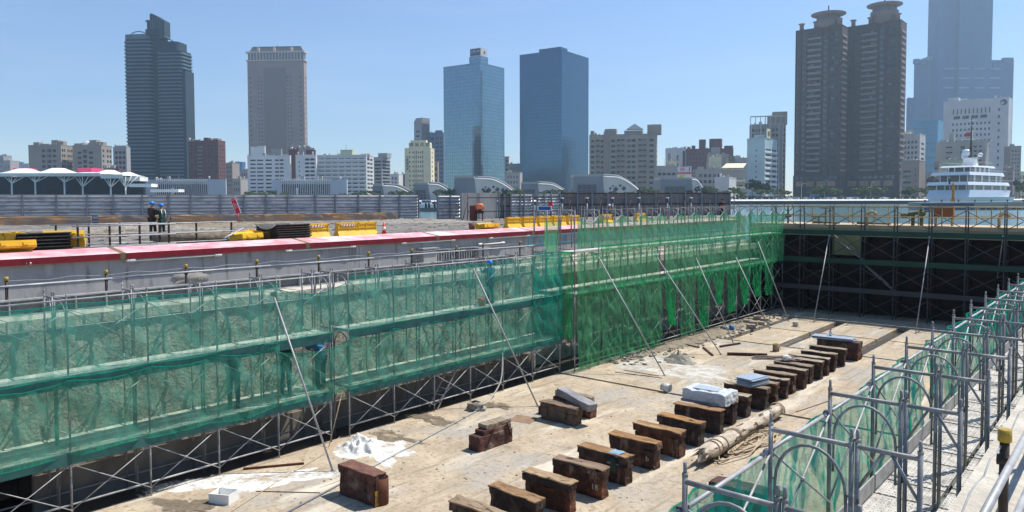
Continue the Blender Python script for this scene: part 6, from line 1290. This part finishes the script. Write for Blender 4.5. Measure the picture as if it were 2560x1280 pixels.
# ---- tallest hazy tower
t, sl, sr, H = B('skyscraper', 'very tall hazy blue grey tower whose top leaves the picture', 2278, 2345, 2352, 150, 1500, 30, W_SKYT, depth=40, cat='skyscraper')
def px_box(parent, x0, x1, yt, yb, D, dp, m, name, base):
    C0 = local(x0, D); x, y = W2(C0); x1_, y1_ = W2(local(x1, D)); z1 = zat((x0+x1)/2, yt, D); z0_ = zat((x0+x1)/2, yb, D) if yb else ZC
    w_ = math.hypot(x1_-x, y1_-y); a = math.atan2(y1_-y, x1_-x)
    o = MB().box((0,0,0),(w_,dp,z1-z0_)).build(name, m); o.matrix_basis = Matrix.Translation((x,y,z0_)) @ Matrix.Rotation(a,4,'Z'); 
    if parent: o.matrix_basis = (Matrix.Translation(parent.location) @ parent.rotation_euler.to_matrix().to_4x4()).inverted() @ o.matrix_basis; o.parent = parent
    return o
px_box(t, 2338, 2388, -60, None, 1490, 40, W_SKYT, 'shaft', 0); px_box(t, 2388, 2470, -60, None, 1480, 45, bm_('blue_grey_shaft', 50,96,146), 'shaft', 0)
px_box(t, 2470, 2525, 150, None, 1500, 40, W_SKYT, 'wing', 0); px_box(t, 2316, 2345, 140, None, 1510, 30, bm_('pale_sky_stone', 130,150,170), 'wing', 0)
for a, b_, y in ((2280,2292,151),(2296,2308,152),(2500,2524,148),(2486,2500,156),(2474,2486,162)): px_box(t, a, b_, y-4, y+8, 1498, 8, W_SKYT, 'parapet_step', 0)
for k in range(12): px_box(t, 2352+(k % 4)*38, 2378+(k % 4)*38, 170+24*(k//4), 173+24*(k//4), 1478 if k % 4 > 0 else 1488, 1, bm_('pale_band', 140,160,180), 'window_band', 0)
B('office_block', 'curved bright blue glass building in front of the tallest tower', 2277, 2340, 2366, 300, 1000, 40, W_TEAL, wins=((.05,.95,6,.1,.95,9,.85,.12),), winm=GWIN2)
# ---- white building with round emblem, and low blocks right
t, sl, sr, H = B('office_block', 'large white office building with a round dark emblem near its top corner', 2353, 2515, 2524, 243, 760, 42, bm_('white_stone', 205,204,203), wins=((.13,.75,10,.86,.92,1,.28,.9),(.15,.7,4,.81,.85,1,.75,.8),(.13,.75,10,.5,.79,5,.42,.42),(.84,.88,1,.3,.92,9,.7,.4)), winsr=(), roof=((2363,2390,234),(2395,2410,238)), depth=16)
for k, (r_, m_) in enumerate(((3.0, mat('emblem_navy', srgb(40,62,98))),)):
    MB().lathe((0,0,-.1),[(r_,0),(r_,.15)],20).build('round_emblem', m_, t, M=Matrix.Translation((-sl*.075,-.06,H*.955)) @ Matrix.Rotation(math.pi/2,4,'X'))
    MB().lathe((0,0,-.1),[(1.5,0),(1.5,.1)],14).build('emblem_swirl', W_PALE, t, M=Matrix.Translation((-sl*.075-1,-.12,H*.955-.6)) @ Matrix.Rotation(math.pi/2,4,'X'))
B('apartment_block', 'grey apartment block right of the brown towers with square windows', 2250, 2296, 2310, 335, 640, 38, W_PALE, wins=((.1,.9,4,.35,.92,7,.5,.5),), winsr=((.1,.9,1,.2,.9,9,.6,.4),), roof=((2255,2270,329,W_CREAM),))
t, sl, sr, H = B('apartment_block', 'pinkish grey block with green top below the grey apartment', 2250, 2296, 2311, 402, 560, 38, W_TAN, wins=((.1,.6,1,.08,.8,5,.8,.4),(.7,.9,1,.1,.85,5,.35,.3)), roof=((2252,2285,397,W_GREENP),))
B('apartment_block', 'stained grey apartment block with balconies behind the yacht', 2336, 2460, 2510, 352, 640, 42, W_PLASTER, wins=((.2,.35,1,.2,.95,8,.9,.5),(.5,.6,1,.2,.95,8,.9,.5),(.75,.95,2,.3,.95,8,.6,.4)), roof=((2345,2362,346),(2368,2380,330),(2410,2425,322),(2440,2470,350)), bands=((.2,.35,.2,.95,8,.6),)); B('shop_block','pale green blank wall building behind the yacht',2345,2420,2424,401,560,40,W_GREENP); B('shop_block','grey block with ledges left of the green blank wall',2333,2346,2349,405,562,40,W_TAN,wins=((.1,.6,1,.1,.9,5,.8,.5),)); B('shop_block','low pinkish wall beside the dark tree',2311,2334,2337,435,545,40,W_TAN); B('shop_block','dark grey block behind the yacht bow',2505,2530,2534,421,560,42,W_BROWNL,wins=((.5,.95,2,.1,.9,5,.4,.5),))
# ---- slatted terminals
for xl, xr, lab in ((366,566,'long white slatted hall left of the silver grey office rows'),(680,868,'long white slatted hall in front of the grey white slab')):
    D = 500; t, sl, sr, H = B('terminal_hall', lab, xl, xr, xr+2, 450, D, 3, W_SLAT, depth=20, cat='hall')
    MB().box((-sl*.86,-.3,.5),(-sl*.22,-.002,H*.80)).build('dark_glazing', M_MATTE, t)
    nS = 27; sm = MB().box((-.2,-.62,.5),(.2,-.31,H+.8)).mesh('slat', W_WHITE)
    for i in range(nS): link('slat', sm, t, loc=(-sl*.86+sl*.64*i/(nS-1),0,0))
    MB().box((-sl*.66,-2.4,0),(-sl*.63,-1.3,H*.62)).build('entry_post', W_WHITE, t)
# ---- curved terminals with diamond windows
def ware(xl, xm, xr, yt, ym, label, D=455, glass=True, gl=None):
    x, y = W2(local(xl, D)); d = W2(Vector((1,0))); t = thing('terminal_building', label, 'terminal', (x, y, ZC), math.atan2(d[1], d[0])); k = D/FPX
    w1 = (xm-xl)*k; w2 = (xr-xm)*k; h = zat(xl, yt, D)-ZC
    MB().prism([(0,0),(w1,0),(w1,26),(0,26)], 0, h, [(.6,0),(w1-1.4,0),(w1-1.4,26),(.6,26)]).build('front_block', W_WARE, t)
    if glass:
        MB().box((w1*.14,-.12,0),(w1*.74,-.002,h*.66)).build('big_window', M_GLASSB if gl is None else gl, t)
        b = MB(); [b.box((w1*(.14+.15*i)-.08,-.2,0),(w1*(.14+.15*i)+.08,-.13,h*.66)) for i in range(5)]; [b.box((w1*.14,-.2,h*.22*i-.07),(w1*.74,-.13,h*.22*i+.07)) for i in range(1,4)]; b.build('glazing_bar', W_WARE, t)
    pts = [(w1-1.3,0),(w1-1.3,h*.97)]+[(w1-1.3+(w2+1.3)*(u), h*(.97-.10*u-.62*max(0,u-.38)**1.5*2.0)) for u in [i/10 for i in range(1,11)]]+[(w1+w2,0)]
    pts = [(a, max(b_, .05)) for a, b_ in pts]
    n = len(pts); MB().add([(a,.5,b_) for a, b_ in pts]+[(a,24,b_) for a, b_ in pts], [tuple(range(n)), tuple(range(2*n-1,n-1,-1))]+[(i,n+i,n+(i+1) % n,(i+1) % n) for i in range(n)]).build('curved_side', W_WAREL, t)
    MB().path([(a,.2,b_+.25) for a, b_ in pts[1:-1]], .45, 4).build('white_edge', W_WHITE, t); MB().path([(a,6,b_+1.3) for a, b_ in pts[1:-1]], .8, 4).build('roof_edge', W_WARE, t)
    MB().box((.4,2,h+.01),(w1-1.6,22,h+1.2)).build('roof_plate', W_PLASTER, t)
    for u, v_, s_ in ((.15,.50,.7),(.22,.60,.5),(.30,.47,1.2),(.24,.36,.6),(.42,.62,.7),(.52,.50,1.1)):
        if w2 < 12 and s_ > .9: s_ *= .6
        o = MB().box((-s_,-.05,-s_),(s_,.05,s_)).build('diamond_window', M_GLASSB, t, M=Matrix.Translation((w1+w2*u*1.0,.42,h*v_*.98)) @ Matrix.Rotation(math.pi/4,4,'Y'))
ware(930, 962, 1034, 465, 0, 'curved terminal at the left end, partly behind trees'); ware(1033, 1076, 1134, 461, 0, 'curved terminal with blue glazing, second from the left')
ware(1134, 1192, 1292, 446, 0, 'large curved terminal with a blank grey front, third from the left', gl=W_WARE); ware(1302, 1350, 1424, 460, 0, 'curved terminal below the deep blue glass tower')
ware(1432, 1512, 1604, 441, 0, 'largest curved terminal in front of the wide grey apartment', gl=bm_('dark_screen', 78,80,92)); ware(1650, 1734, 1762, 449, 0, 'curved terminal with a wide blue window, right of the row')
B('shop_block', 'small grey pavilion among the trees', 1786, 1822, 1840, 444, 470, 25, W_PALE, wins=((.3,.8,1,.1,.35,1,1,1),))
# ---- membrane canopy
D = 440.; k = D/FPX; x, y = W2(local(0, D)); d = W2(Vector((1,0))); t = thing('membrane_canopy', 'white membrane canopy on branching columns at the left shore', 'canopy', (x, y, ZC), math.atan2(d[1], d[0]))
zl = lambda py: zat(180, py, D)-ZC
for a, b_, yt, ye in ((-60,40,432,434),(5,92,420,434),(92,176,419,434),(170,262,430,434),(238,290,424,436),(288,330,430,440)):
    n_ = 8; x0, x1 = a*k, b_*k; mid = (x0+x1)/2; v = []; f = []; hh = zl(yt)-zl(ye); 
    for i in range(9):
        for j in range(6):
            u = i/8; w_ = j/5; e = min(1, 2.6*min(u, 1-u))*min(1, 2.6*min(w_, 1-w_)); v.append((x0+(x1-x0)*u, -6+24*w_, zl(ye)+hh*e**.8))
    for i in range(8):
        for j in range(5): q = i*6+j; f.append((q, q+6, q+7, q+1))
    MB().add(v, f).build('membrane', M_WHITE, t)
MB().box((-60*k,-6.3,zl(441)),(268*k,-5.9,zl(433.5))).build('edge_beam', W_WHITE, t); MB().box((268*k,-6,zl(447)),(322*k,-5.6,zl(437))).build('edge_beam', W_WHITE, t)
MB().box((310*k,-2,zl(453)),(356*k,8,zl(443))).build('edge_beam', W_WHITE, t); MB().box((332*k,-4,zl(468)),(388*k,4,zl(460))).build('edge_beam', W_WHITE, t); MB().box((385*k,-4,zl(481)),(455*k,4,zl(474))).build('edge_beam', W_WHITE, t)
for px, ys2 in ((46,459),(104,456),(176,456),(221,468),(290,469),(327,470)):
    X = px*k; b = MB(); b.tube((X,-5,-.5),(X,-5,zl(ys2)),.45,7)
    for dx in (-26,-12,0,13,28): b.tube((X,-5,zl(ys2)),(X+dx*k,-5+abs(dx)*.1,zl(439)),.28,5)
    b.build('tree_column', W_WHITE, t)
MB().box((-60*k,14,0),(330*k,16,zl(440))).build('dark_hall_front', M_MATTE, t)
for a, b_ in ((-20,10),(148,184)): MB().box((a*k,20,zl(430)),(b_*k,32,zl(416))).build('pink_roof_sail', mat('pink_membrane', srgb(225,75,120)), t)
# ---- trees
def leaf_mesh(name, m, n_, seed, flat=.5):
    b = MB(); r = random.Random(seed); cl = [(r.uniform(-.8,.8), r.uniform(-.8,.8), r.uniform(-.35,.6), r.uniform(.22,.48)) for _ in range(11)]
    for i in range(n_):
        c = cl[r.randrange(len(cl))]; v = Vector((r.gauss(0,1), r.gauss(0,1), r.gauss(0,1))).normalized()*c[3]*r.uniform(.6,1)
        p = Vector((c[0], c[1], c[2]))+Vector((v.x, v.y, v.z*flat)); q = Vector((r.gauss(0,1), r.gauss(0,1), r.gauss(0,1)+.7)).normalized(); s = r.uniform(.06,.13)
        a = q.orthogonal().normalized()*s; c2 = q.cross(a)*r.uniform(.5,1); b.add([p-a-c2, p+a-c2*.7, p+a*.8+c2, p-a*.9+c2*.8], [(0,1,2,3)])
    return b.mesh(name, m)
CR = [leaf_mesh('crown', M_TREE, 1700, 1, .7), leaf_mesh('crown', M_TREE, 1300, 2, .6), leaf_mesh('crown', M_TREED, 1900, 3, .95)]
def tr_mesh(seed):
    b = MB(); r = random.Random(seed); b.tube((0,0,-1.6),(0,0,-.5),.055,7,.04)
    for i in range(6): a = i*1.05+r.uniform(-.3,.3); b.tube((0,0,-.6),(.55*math.cos(a),.55*math.sin(a),.05+r.uniform(-.1,.2)),.026,5,.01)
    return b.mesh('trunk', M_BARK)
TRM = [tr_mesh(1), tr_mesh(2)]
def tree(px, yt, yb, wpx, kind, label, D=442):
    q = local(px, D); x, y = W2(q); zt2 = zat(px, yt, D); zb = ZC; h = max(2.5, zt2-zb); w_ = wpx*D/FPX/2
    t = thing('tree', label, 'tree', (x, y, zb), px*.7, 'trees along the far promenade'); s_ = h/2.2
    cr = link('crown', CR[kind], t, loc=(0,0,h*.68)); cr.scale = (w_/1.05, w_/1.05, h*.40); cr.rotation_euler = (0,0,px*.37)
    tk = link('trunk', TRM[px % 2], t, loc=(0,0,h*.68)); tk.scale = (w_/1.15, w_/1.15, h*.68/1.6)
tl = [(625,477,26,1),(652,478,24,1),(682,474,22,1),(712,479,26,1),(860,482,24,1),(890,480,28,0),(915,476,26,0),(940,480,24,0),(1002,476,24,0),(1018,478,22,0),(1098,474,16,0),(1118,476,16,2),(1130,473,18,2),(1215,474,14,2),(1245,478,22,0),(1262,472,16,2),(1284,472,34,0),(1300,474,22,0),(1362,479,24,0),(1386,474,18,0),(1405,473,22,0),(1425,478,18,0),(1412,480,22,1),(1532,480,22,2),(1568,478,34,1),(1602,474,20,2),(1622,470,32,0),(1640,474,24,0),(1722,476,20,2),(1762,470,24,2),(1780,466,32,0),(1806,476,28,0),(1834,468,30,0),(1852,480,24,0),(1880,450,44,2),(1912,458,40,2),(1902,472,34,0),(1936,470,34,0),(1962,474,32,0),(2040,470,34,0),(2062,465,44,0),(2086,470,30,0),(2150,470,40,0),(2178,464,52,0),(2200,468,32,0),(2262,474,28,2),(2290,466,36,0),(2312,468,30,0),(2342,444,44,2),(2548,452,30,2),(2556,460,30,0)]
wn = ['thin palm like tree','loose light green tree','dark dense tree']
for i, (px, yt, w_, kd) in enumerate(tl):
    sect = 'left of the cream hotel' if px < 1020 else 'below the two glass towers' if px < 1500 else 'by the right terminals' if px < 1870 else 'beside the framed grey apartment' if px < 1990 else 'before the brown towers' if px < 2240 else 'around the yacht'
    k_ = sum(1 for j in range(i) if (tl[j][0] < 1020) == (px < 1020) and sect == (['left of the cream hotel','below the two glass towers','by the right terminals','beside the framed grey apartment','before the brown towers','around the yacht'][0 if tl[j][0] < 1020 else 1 if tl[j][0] < 1500 else 2 if tl[j][0] < 1870 else 3 if tl[j][0] < 1990 else 4 if tl[j][0] < 2240 else 5]))
    tree(px, yt, 490, w_, kd, '%s promenade tree %s, counted from the left' % (ORD[k_], sect), D=442 if kd != 2 else 452)
hb = MB(); r = random.Random(4)
for i in range(5200):
    px = r.uniform(560, 1300) if i % 2 else r.uniform(1760, 2560); D_ = r.uniform(456, 462); q = local(px, D_); x, y = W2(q); z = ZC+r.uniform(0, 2.0+1.1*fn(px*.03, 2)); s_ = r.uniform(.2,.5)
    n_ = Vector((r.gauss(0,1), r.gauss(0,1), r.gauss(0,1)+.5)).normalized(); a = n_.orthogonal().normalized()*s_; c2 = n_.cross(a); p = Vector((x,y,z)); hb.add([p-a-c2, p+a-c2, p+a+c2, p-a+c2], [(0,1,2,3)])
tag(hb.build('shrubbery', M_TREED), 'low dark shrubs along the far promenade', 'shrubs', kind='stuff')
# ---- cars
def car_parts(col, nm):
    b = MB(); sec = [(-2.1,.35,.72),(-2.0,.3,.98),(-1.2,.28,1.02),(.75,.28,.95),(1.9,.3,.78),(2.1,.35,.62)]
    v = []; f = []
    for x, z0_, z1_ in sec: w_ = .82 if abs(x) < 1.95 else .72; v += [(x,-w_,z0_),(x,w_,z0_),(x,w_,z1_),(x,-w_,z1_)]
    for i in range(5):
        for j in range(4): f.append((i*4+j,(i+1)*4+j,(i+1)*4+(j+1) % 4,i*4+(j+1) % 4))
    f += [(0,1,2,3),(23,22,21,20)]; b.add(v, f, False)
    b.prism([(-1.3,-.62),(.25,-.62),(.25,.62),(-1.3,.62)], 1.42, 1.46)
    bd = b.mesh('body', mat(nm, col, rough=.3, spec=.7))
    g = MB(); g.prism([(-1.85,-.76),(.85,-.76),(.85,.76),(-1.85,.76)], .96, 1.42, [(-1.3,-.62),(.25,-.62),(.25,.62),(-1.3,.62)]); gl = g.mesh('cabin_glass', M_GLASSB)
    return bd, gl
WH = MB().tube((0,-.1,0),(0,.1,0),.32,14).mesh('wheel', M_BLACK)
CARS = [car_parts(srgb(225,225,225),'white_car_paint'), car_parts(srgb(150,155,160),'silver_car_paint'), car_parts(srgb(50,52,58),'dark_car_paint')]
cl = [(1972,0,'white'),(1990,1,'silver'),(2015,1,'silver'),(2042,2,'dark'),(2066,0,'white'),(2082,0,'white'),(2106,2,'dark'),(2124,0,'white'),(2142,1,'silver'),(2210,0,'white'),(1940,1,'silver'),(2310,0,'white')]
for i, (px, c, nm) in enumerate(cl):
    x, y = W2(local(px, 440)); d = W2(Vector((1,.05))); t = thing('parked_car', '%s car, %s of the cars parked on the far quay from the left' % (nm, ORD[sorted(q[0] for q in cl).index(px)]), 'car', (x, y, 6.32), math.atan2(d[1], d[0])+(math.pi if i % 3 else 0), 'cars parked on the far quay')
    link('body', CARS[c][0], t); link('cabin_glass', CARS[c][1], t)
    for wx in (-1.3,1.3):
        for wy in (-.75,.75): link('wheel', WH, t, loc=(wx,wy,.32))
x, y = W2(local(2036, 446)); t = thing('blue_cabin', 'small light blue cabin between the cars on the far quay', 'cabin', (x, y, 6.2), YAW); MB().box((-2.4,-1,0),(2.4,1,3)).build('wall', mat('cabin_blue', srgb(110,165,205)), t); MB().box((-2.6,-1.2,3),(2.6,1.2,3.2)).build('roof', W_PALE, t)
# street lamps
def lamp(px, yt, D, label):
    x, y = W2(local(px, D)); h = zat(px, yt, D)-6.3; t = thing('street_lamp', label, 'street lamp', (x, y, 6.3), YAW, 'street lamps on the far quay')
    MB().path([(0,0,0),(0,0,h*.9),(.6,0,h),(1.6,0,h*1.0)], [.14,.1,.08,.06], 6).build('pole', W_PALE, t); MB().box((1.3,-.2,h-.12),(2.5,.2,h+.06)).build('lamp_head', W_PALE, t)
for i, (px, yt) in enumerate(((1869,456),(2003,459),(2061,452),(2176,455),(2251,450),(1946,459))): lamp(px, yt, 440, 'pale curved street lamp, '+ORD[[1869,1946,2003,2061,2176,2251].index(px)]+' from the left on the far quay')
bm2 = MB().lathe((0,0,0), [(.28,0),(.2,.5),(.35,.7),(.1,.8)], 8).mesh('bollard', M_WHITE)
for i in range(40):
    px = 1830+i*18.5; x, y = W2(local(px, 430.5)); link('mooring_bollard', bm2, None, loc=(x,y,6.32), label='small white mooring bollard on the edge of the far quay', cat='bollard', group='white bollards on the edge of the far quay')
# ---- yacht
D = 330.; k = D/FPX; hx = W2(local(2368, D)); ang = math.atan2(*(lambda d: (d[1], d[0]))(W2(Vector((1,.55))))); ang = math.atan2(W2(Vector((1,.55)))[1], W2(Vector((1,.55)))[0])
t = thing('motor_yacht', 'large white motor yacht moored stern first at the far right', 'yacht', (hx[0], hx[1], 3.5), ang)
Ly = 44; Wy = 8.0; zy = lambda py: zat(2400, py, D)-3.5
M_YW = mat('yacht_white_paint', (.82,.83,.85), rough=.25, spec=.6); M_YB = mat('yacht_blue_white', (.62,.68,.80), rough=.3)
def deckpoly(x0, x1, w_, taper=.35, n=8): return [(x0,-w_/2),(x0+.5,-w_/2)]+[(x1-(x1-x0)*taper*(1-u), -w_/2*math.cos(u*math.pi/2)) for u in [i/n for i in range(n+1)]]+[(x1-(x1-x0)*taper*(1-u), w_/2*math.cos(u*math.pi/2)) for u in [(n-i)/n for i in range(1, n+1)]]+[(x0+.5,w_/2),(x0,w_/2)]
# stern faces the viewer: local y is across, hull length along x rotated; keep beam wide in view
t.rotation_euler = (0,0,math.atan2(W2(Vector((.80,.60)))[1], W2(Vector((.80,.60)))[0])); t.scale = (1.4,1.75,1.5)
Ly = 52
b = MB(); b.prism(deckpoly(0,Ly*.94,Wy*.86,.4), 0, 2.6, deckpoly(-.5,Ly,Wy*1.28,.42)); b.build('hull', M_YW, t)
b = MB(); b.prism(deckpoly(-.4,Ly*.9,Wy*1.26,.5), 2.6, 4.6, deckpoly(1.0,Ly*.93,Wy*1.2,.5)); b.build('bulwark', M_YB, t)
lev = [(4.6,6.6,2.5,Ly*.74,.95),(7.4,9.4,4.5,Ly*.66,.85),(10.2,11.8,8.5,Ly*.52,.68)]
lev = [(4.3,6.0,2.5,Ly*.80,.95),(7.0,8.9,4.0,Ly*.70,.88),(9.8,11.3,8.0,Ly*.54,.70)]
for i, (z0_, z1_, x0, x1, wf) in enumerate(lev):
    MB().prism(deckpoly(x0,x1,Wy*wf,.3), z0_, z1_).build('cabin_glass', M_GLASSB, t)
    o = MB(); o.prism(deckpoly(x0-3.2+i*.3,x1+2,Wy*(wf+.28),.35), z1_, z1_+(.95 if i < 2 else .5), deckpoly(x0-2.6+i*.3,x1+1,Wy*(wf+.22),.35)); o.build('deck', M_YW, t)
    b = MB()
    for yy in (-.46,-.2,.2,.46): b.box((x0-.08,Wy*wf*yy-.12,z0_),(x0+.05,Wy*wf*yy+.12,z1_))
    for s_ in (-1,1):
        for q in range(4): X = x0+(x1-x0)*(.1+.17*q); b.box((X,s_*Wy*wf/2-.08,z0_),(X+1.4,s_*Wy*wf/2+.08,z1_))
    b.build('window_frame', M_YW, t)
    for s_ in (-1,1): MB().path([(x0-2.4,s_*Wy*(wf+.2)/2,z1_+1.5),(x0+6,s_*Wy*(wf+.2)/2,z1_+1.5),(x1-6,s_*Wy*(wf+.15)/2,z1_+1.5)], .05, 4).build('deck_rail', M_STEELP, t)
for s_ in (): MB().path([(Ly*.30,s_*Wy*.60,4.4),(Ly*.33,s_*Wy*.6,6.2),(Ly*.40,s_*Wy*.58,7.2),(Ly*.5,s_*Wy*.52,8.6),(Ly*.56,s_*Wy*.45,10.4)], [.5,.8,.9,.8,.5], 6).build('side_wing', M_YW, t)
MB().lathe((Ly*.30,0,11.8), [(2.1,0),(1.7,2.2),(2.2,2.6)], 10, 1.3, .9).build('radar_base', M_YW, t)
for X, Y_, r_, z in ((Ly*.30,-2.4,.6,14.6),(Ly*.31,1.0,1.25,14.6),(Ly*.33,2.0,.7,14.4)): MB().lathe((X,Y_,z), [(r_*.6,0),(r_,r_*.5),(r_,r_*1.0),(r_*.8,r_*1.6),(r_*.3,r_*1.95)], 14).build('radar_dome', M_YW, t)
MB().path([(Ly*.30,0,14),(Ly*.31,0,19),(Ly*.31,0,27)], [.55,.22,.08], 6).build('mast', M_BLACK, t)
b = MB()
for z, w_ in ((20,2.5),(22.4,1.6),(24.2,1.2),(25.6,.8)): b.box((Ly*.31-.1,-w_,z),(Ly*.31+.1,w_,z+.14))
b.build('spreader', M_YW, t); MB().box((Ly*.31,.2,21.0),(Ly*.31+.04,1.6,22)).build('flag', M_REDP, t)
MB().tube((-.2,-.6,4.4),(-.9,-.6,8.3),.07,5).build('ensign_staff', M_YW, t); MB().box((-.95,-.9,6.2),(-.85,-.5,8)).build('ensign', M_NAVY, t)
p = W2(local(2382, 318)); t = thing('channel_post', 'tall ochre yellow marker post in front of the yacht stern', 'marker post', (p[0], p[1], 3.5)); MB().lathe((0,0,0), [(1.05,0),(1.0,1.5),(.55,3.4),(.6,7.4),(.4,9.2),(.1,10.2)], 12).build('post_body', mat('ochre_marker_paint', srgb(205,140,30), srgb(175,110,20), 1), t); MB().lathe((0,0,3.0), [(.75,0),(.75,.5)], 12).build('ring', mat('ochre_marker_paint',(0,0,0)), t)
# pontoon with black fenders
A = PZ(2300, 517, 4.4); B_ = PZ(2640, 512, 4.9); A = Vector(W2(local(2302, 215))+(3.4,)); B_ = Vector(W2(local(2660, 225))+(3.4,)); d = B_-A; t = thing('pontoon', 'pale concrete pontoon with black rubber fenders below the yacht', 'pontoon', A, math.atan2(d.y, d.x))
zt3 = zat(2400, 506, 218)-3.4; MB().box((0,0,-.4),(d.length,5,zt3)).build('pontoon_body', W_PLASTER, t); MB().box((0,-.12,-.3),(d.length*.36,-.01,zt3-.3)).build('blue_fender_board', mat('slate_blue_board', srgb(62,84,108)), t)
MB().box((-.1,-.2,zt3),(d.length,5.1,zt3+.12)).build('kerb', M_WHITE, t)
fm = MB().box((-.55,-.35,.1),(.55,-.01,.95)).mesh('rubber_fender', M_BLACK)
for i in range(10): link('rubber_fender', fm, t, loc=(d.length*.42+i*2.1,0,0))
bm3 = MB().lathe((0,.8,zt3+.12), [(.2,0),(.15,.4),(.32,.5),(.3,.65)], 8).mesh('bollard', M_BLACK)
for i in range(7): link('bollard', bm3, t, loc=(2+i*5.6,0,0))
# small boats seen through the fence gap
p = W2(local(1070, 330)); t = thing('small_boat', 'white cabin boat seen in the gap of the silver fence', 'boat', (p[0], p[1], 3.5), YAW+.2); MB().prism(deckpoly(-5,6,2.6,.5), 0, 1.3, deckpoly(-5.3,6.8,3.2,.5)).build('hull', M_YW, t); MB().prism([(-3,-1.1),(2,-1.1),(2,1.1),(-3,1.1)], 1.3, 3.2, [(-2.6,-1),(1,-1),(1,1),(-2.6,1)]).build('cabin', M_YW, t); MB().box((-2.6,-1.16,2),(1.2,-1.1,2.8)).build('window', M_GLASSB, t)
bo = MB().lathe((0,0,0), [(.3,0),(.3,1.2),(.15,1.3),(.2,1.9)], 8).mesh('post', M_BLACK)
for i, px in enumerate((1065,1073,1087)): p = W2(local(px, 210)); link('mooring_post', bo, None, loc=(p[0],p[1],4.6), label='black mooring post seen in the gap of the silver fence', cat='mooring post', group='black mooring posts in the fence gap')
p = W2(local(1076,212)); tag(MB().box((-8,-1,-1.4),(8,1,1.0)).build('mooring_dolphin', M_CITYG, loc=(p[0],p[1],3.6), rz=YAW), 'low dark jetty under the mooring posts in the fence gap', 'jetty')
# ---- haze
hz = MB().box((-2600,-300,-8),(2600,2900,470)); hm = bpy.data.materials.new('haze_air'); hm.use_nodes = True; n = hm.node_tree.nodes; n.clear(); o = n.new('ShaderNodeOutputMaterial'); v = n.new('ShaderNodeVolumePrincipled')
v.inputs['Color'].default_value = (.60,.83,1,1); v.inputs['Density'].default_value = .00021; v.inputs['Anisotropy'].default_value = .3; hm.node_tree.links.new(v.outputs[0], o.inputs['Volume'])
hz.build('haze', hm, kind='stuff', label='thin pale haze over the harbour', cat='haze')
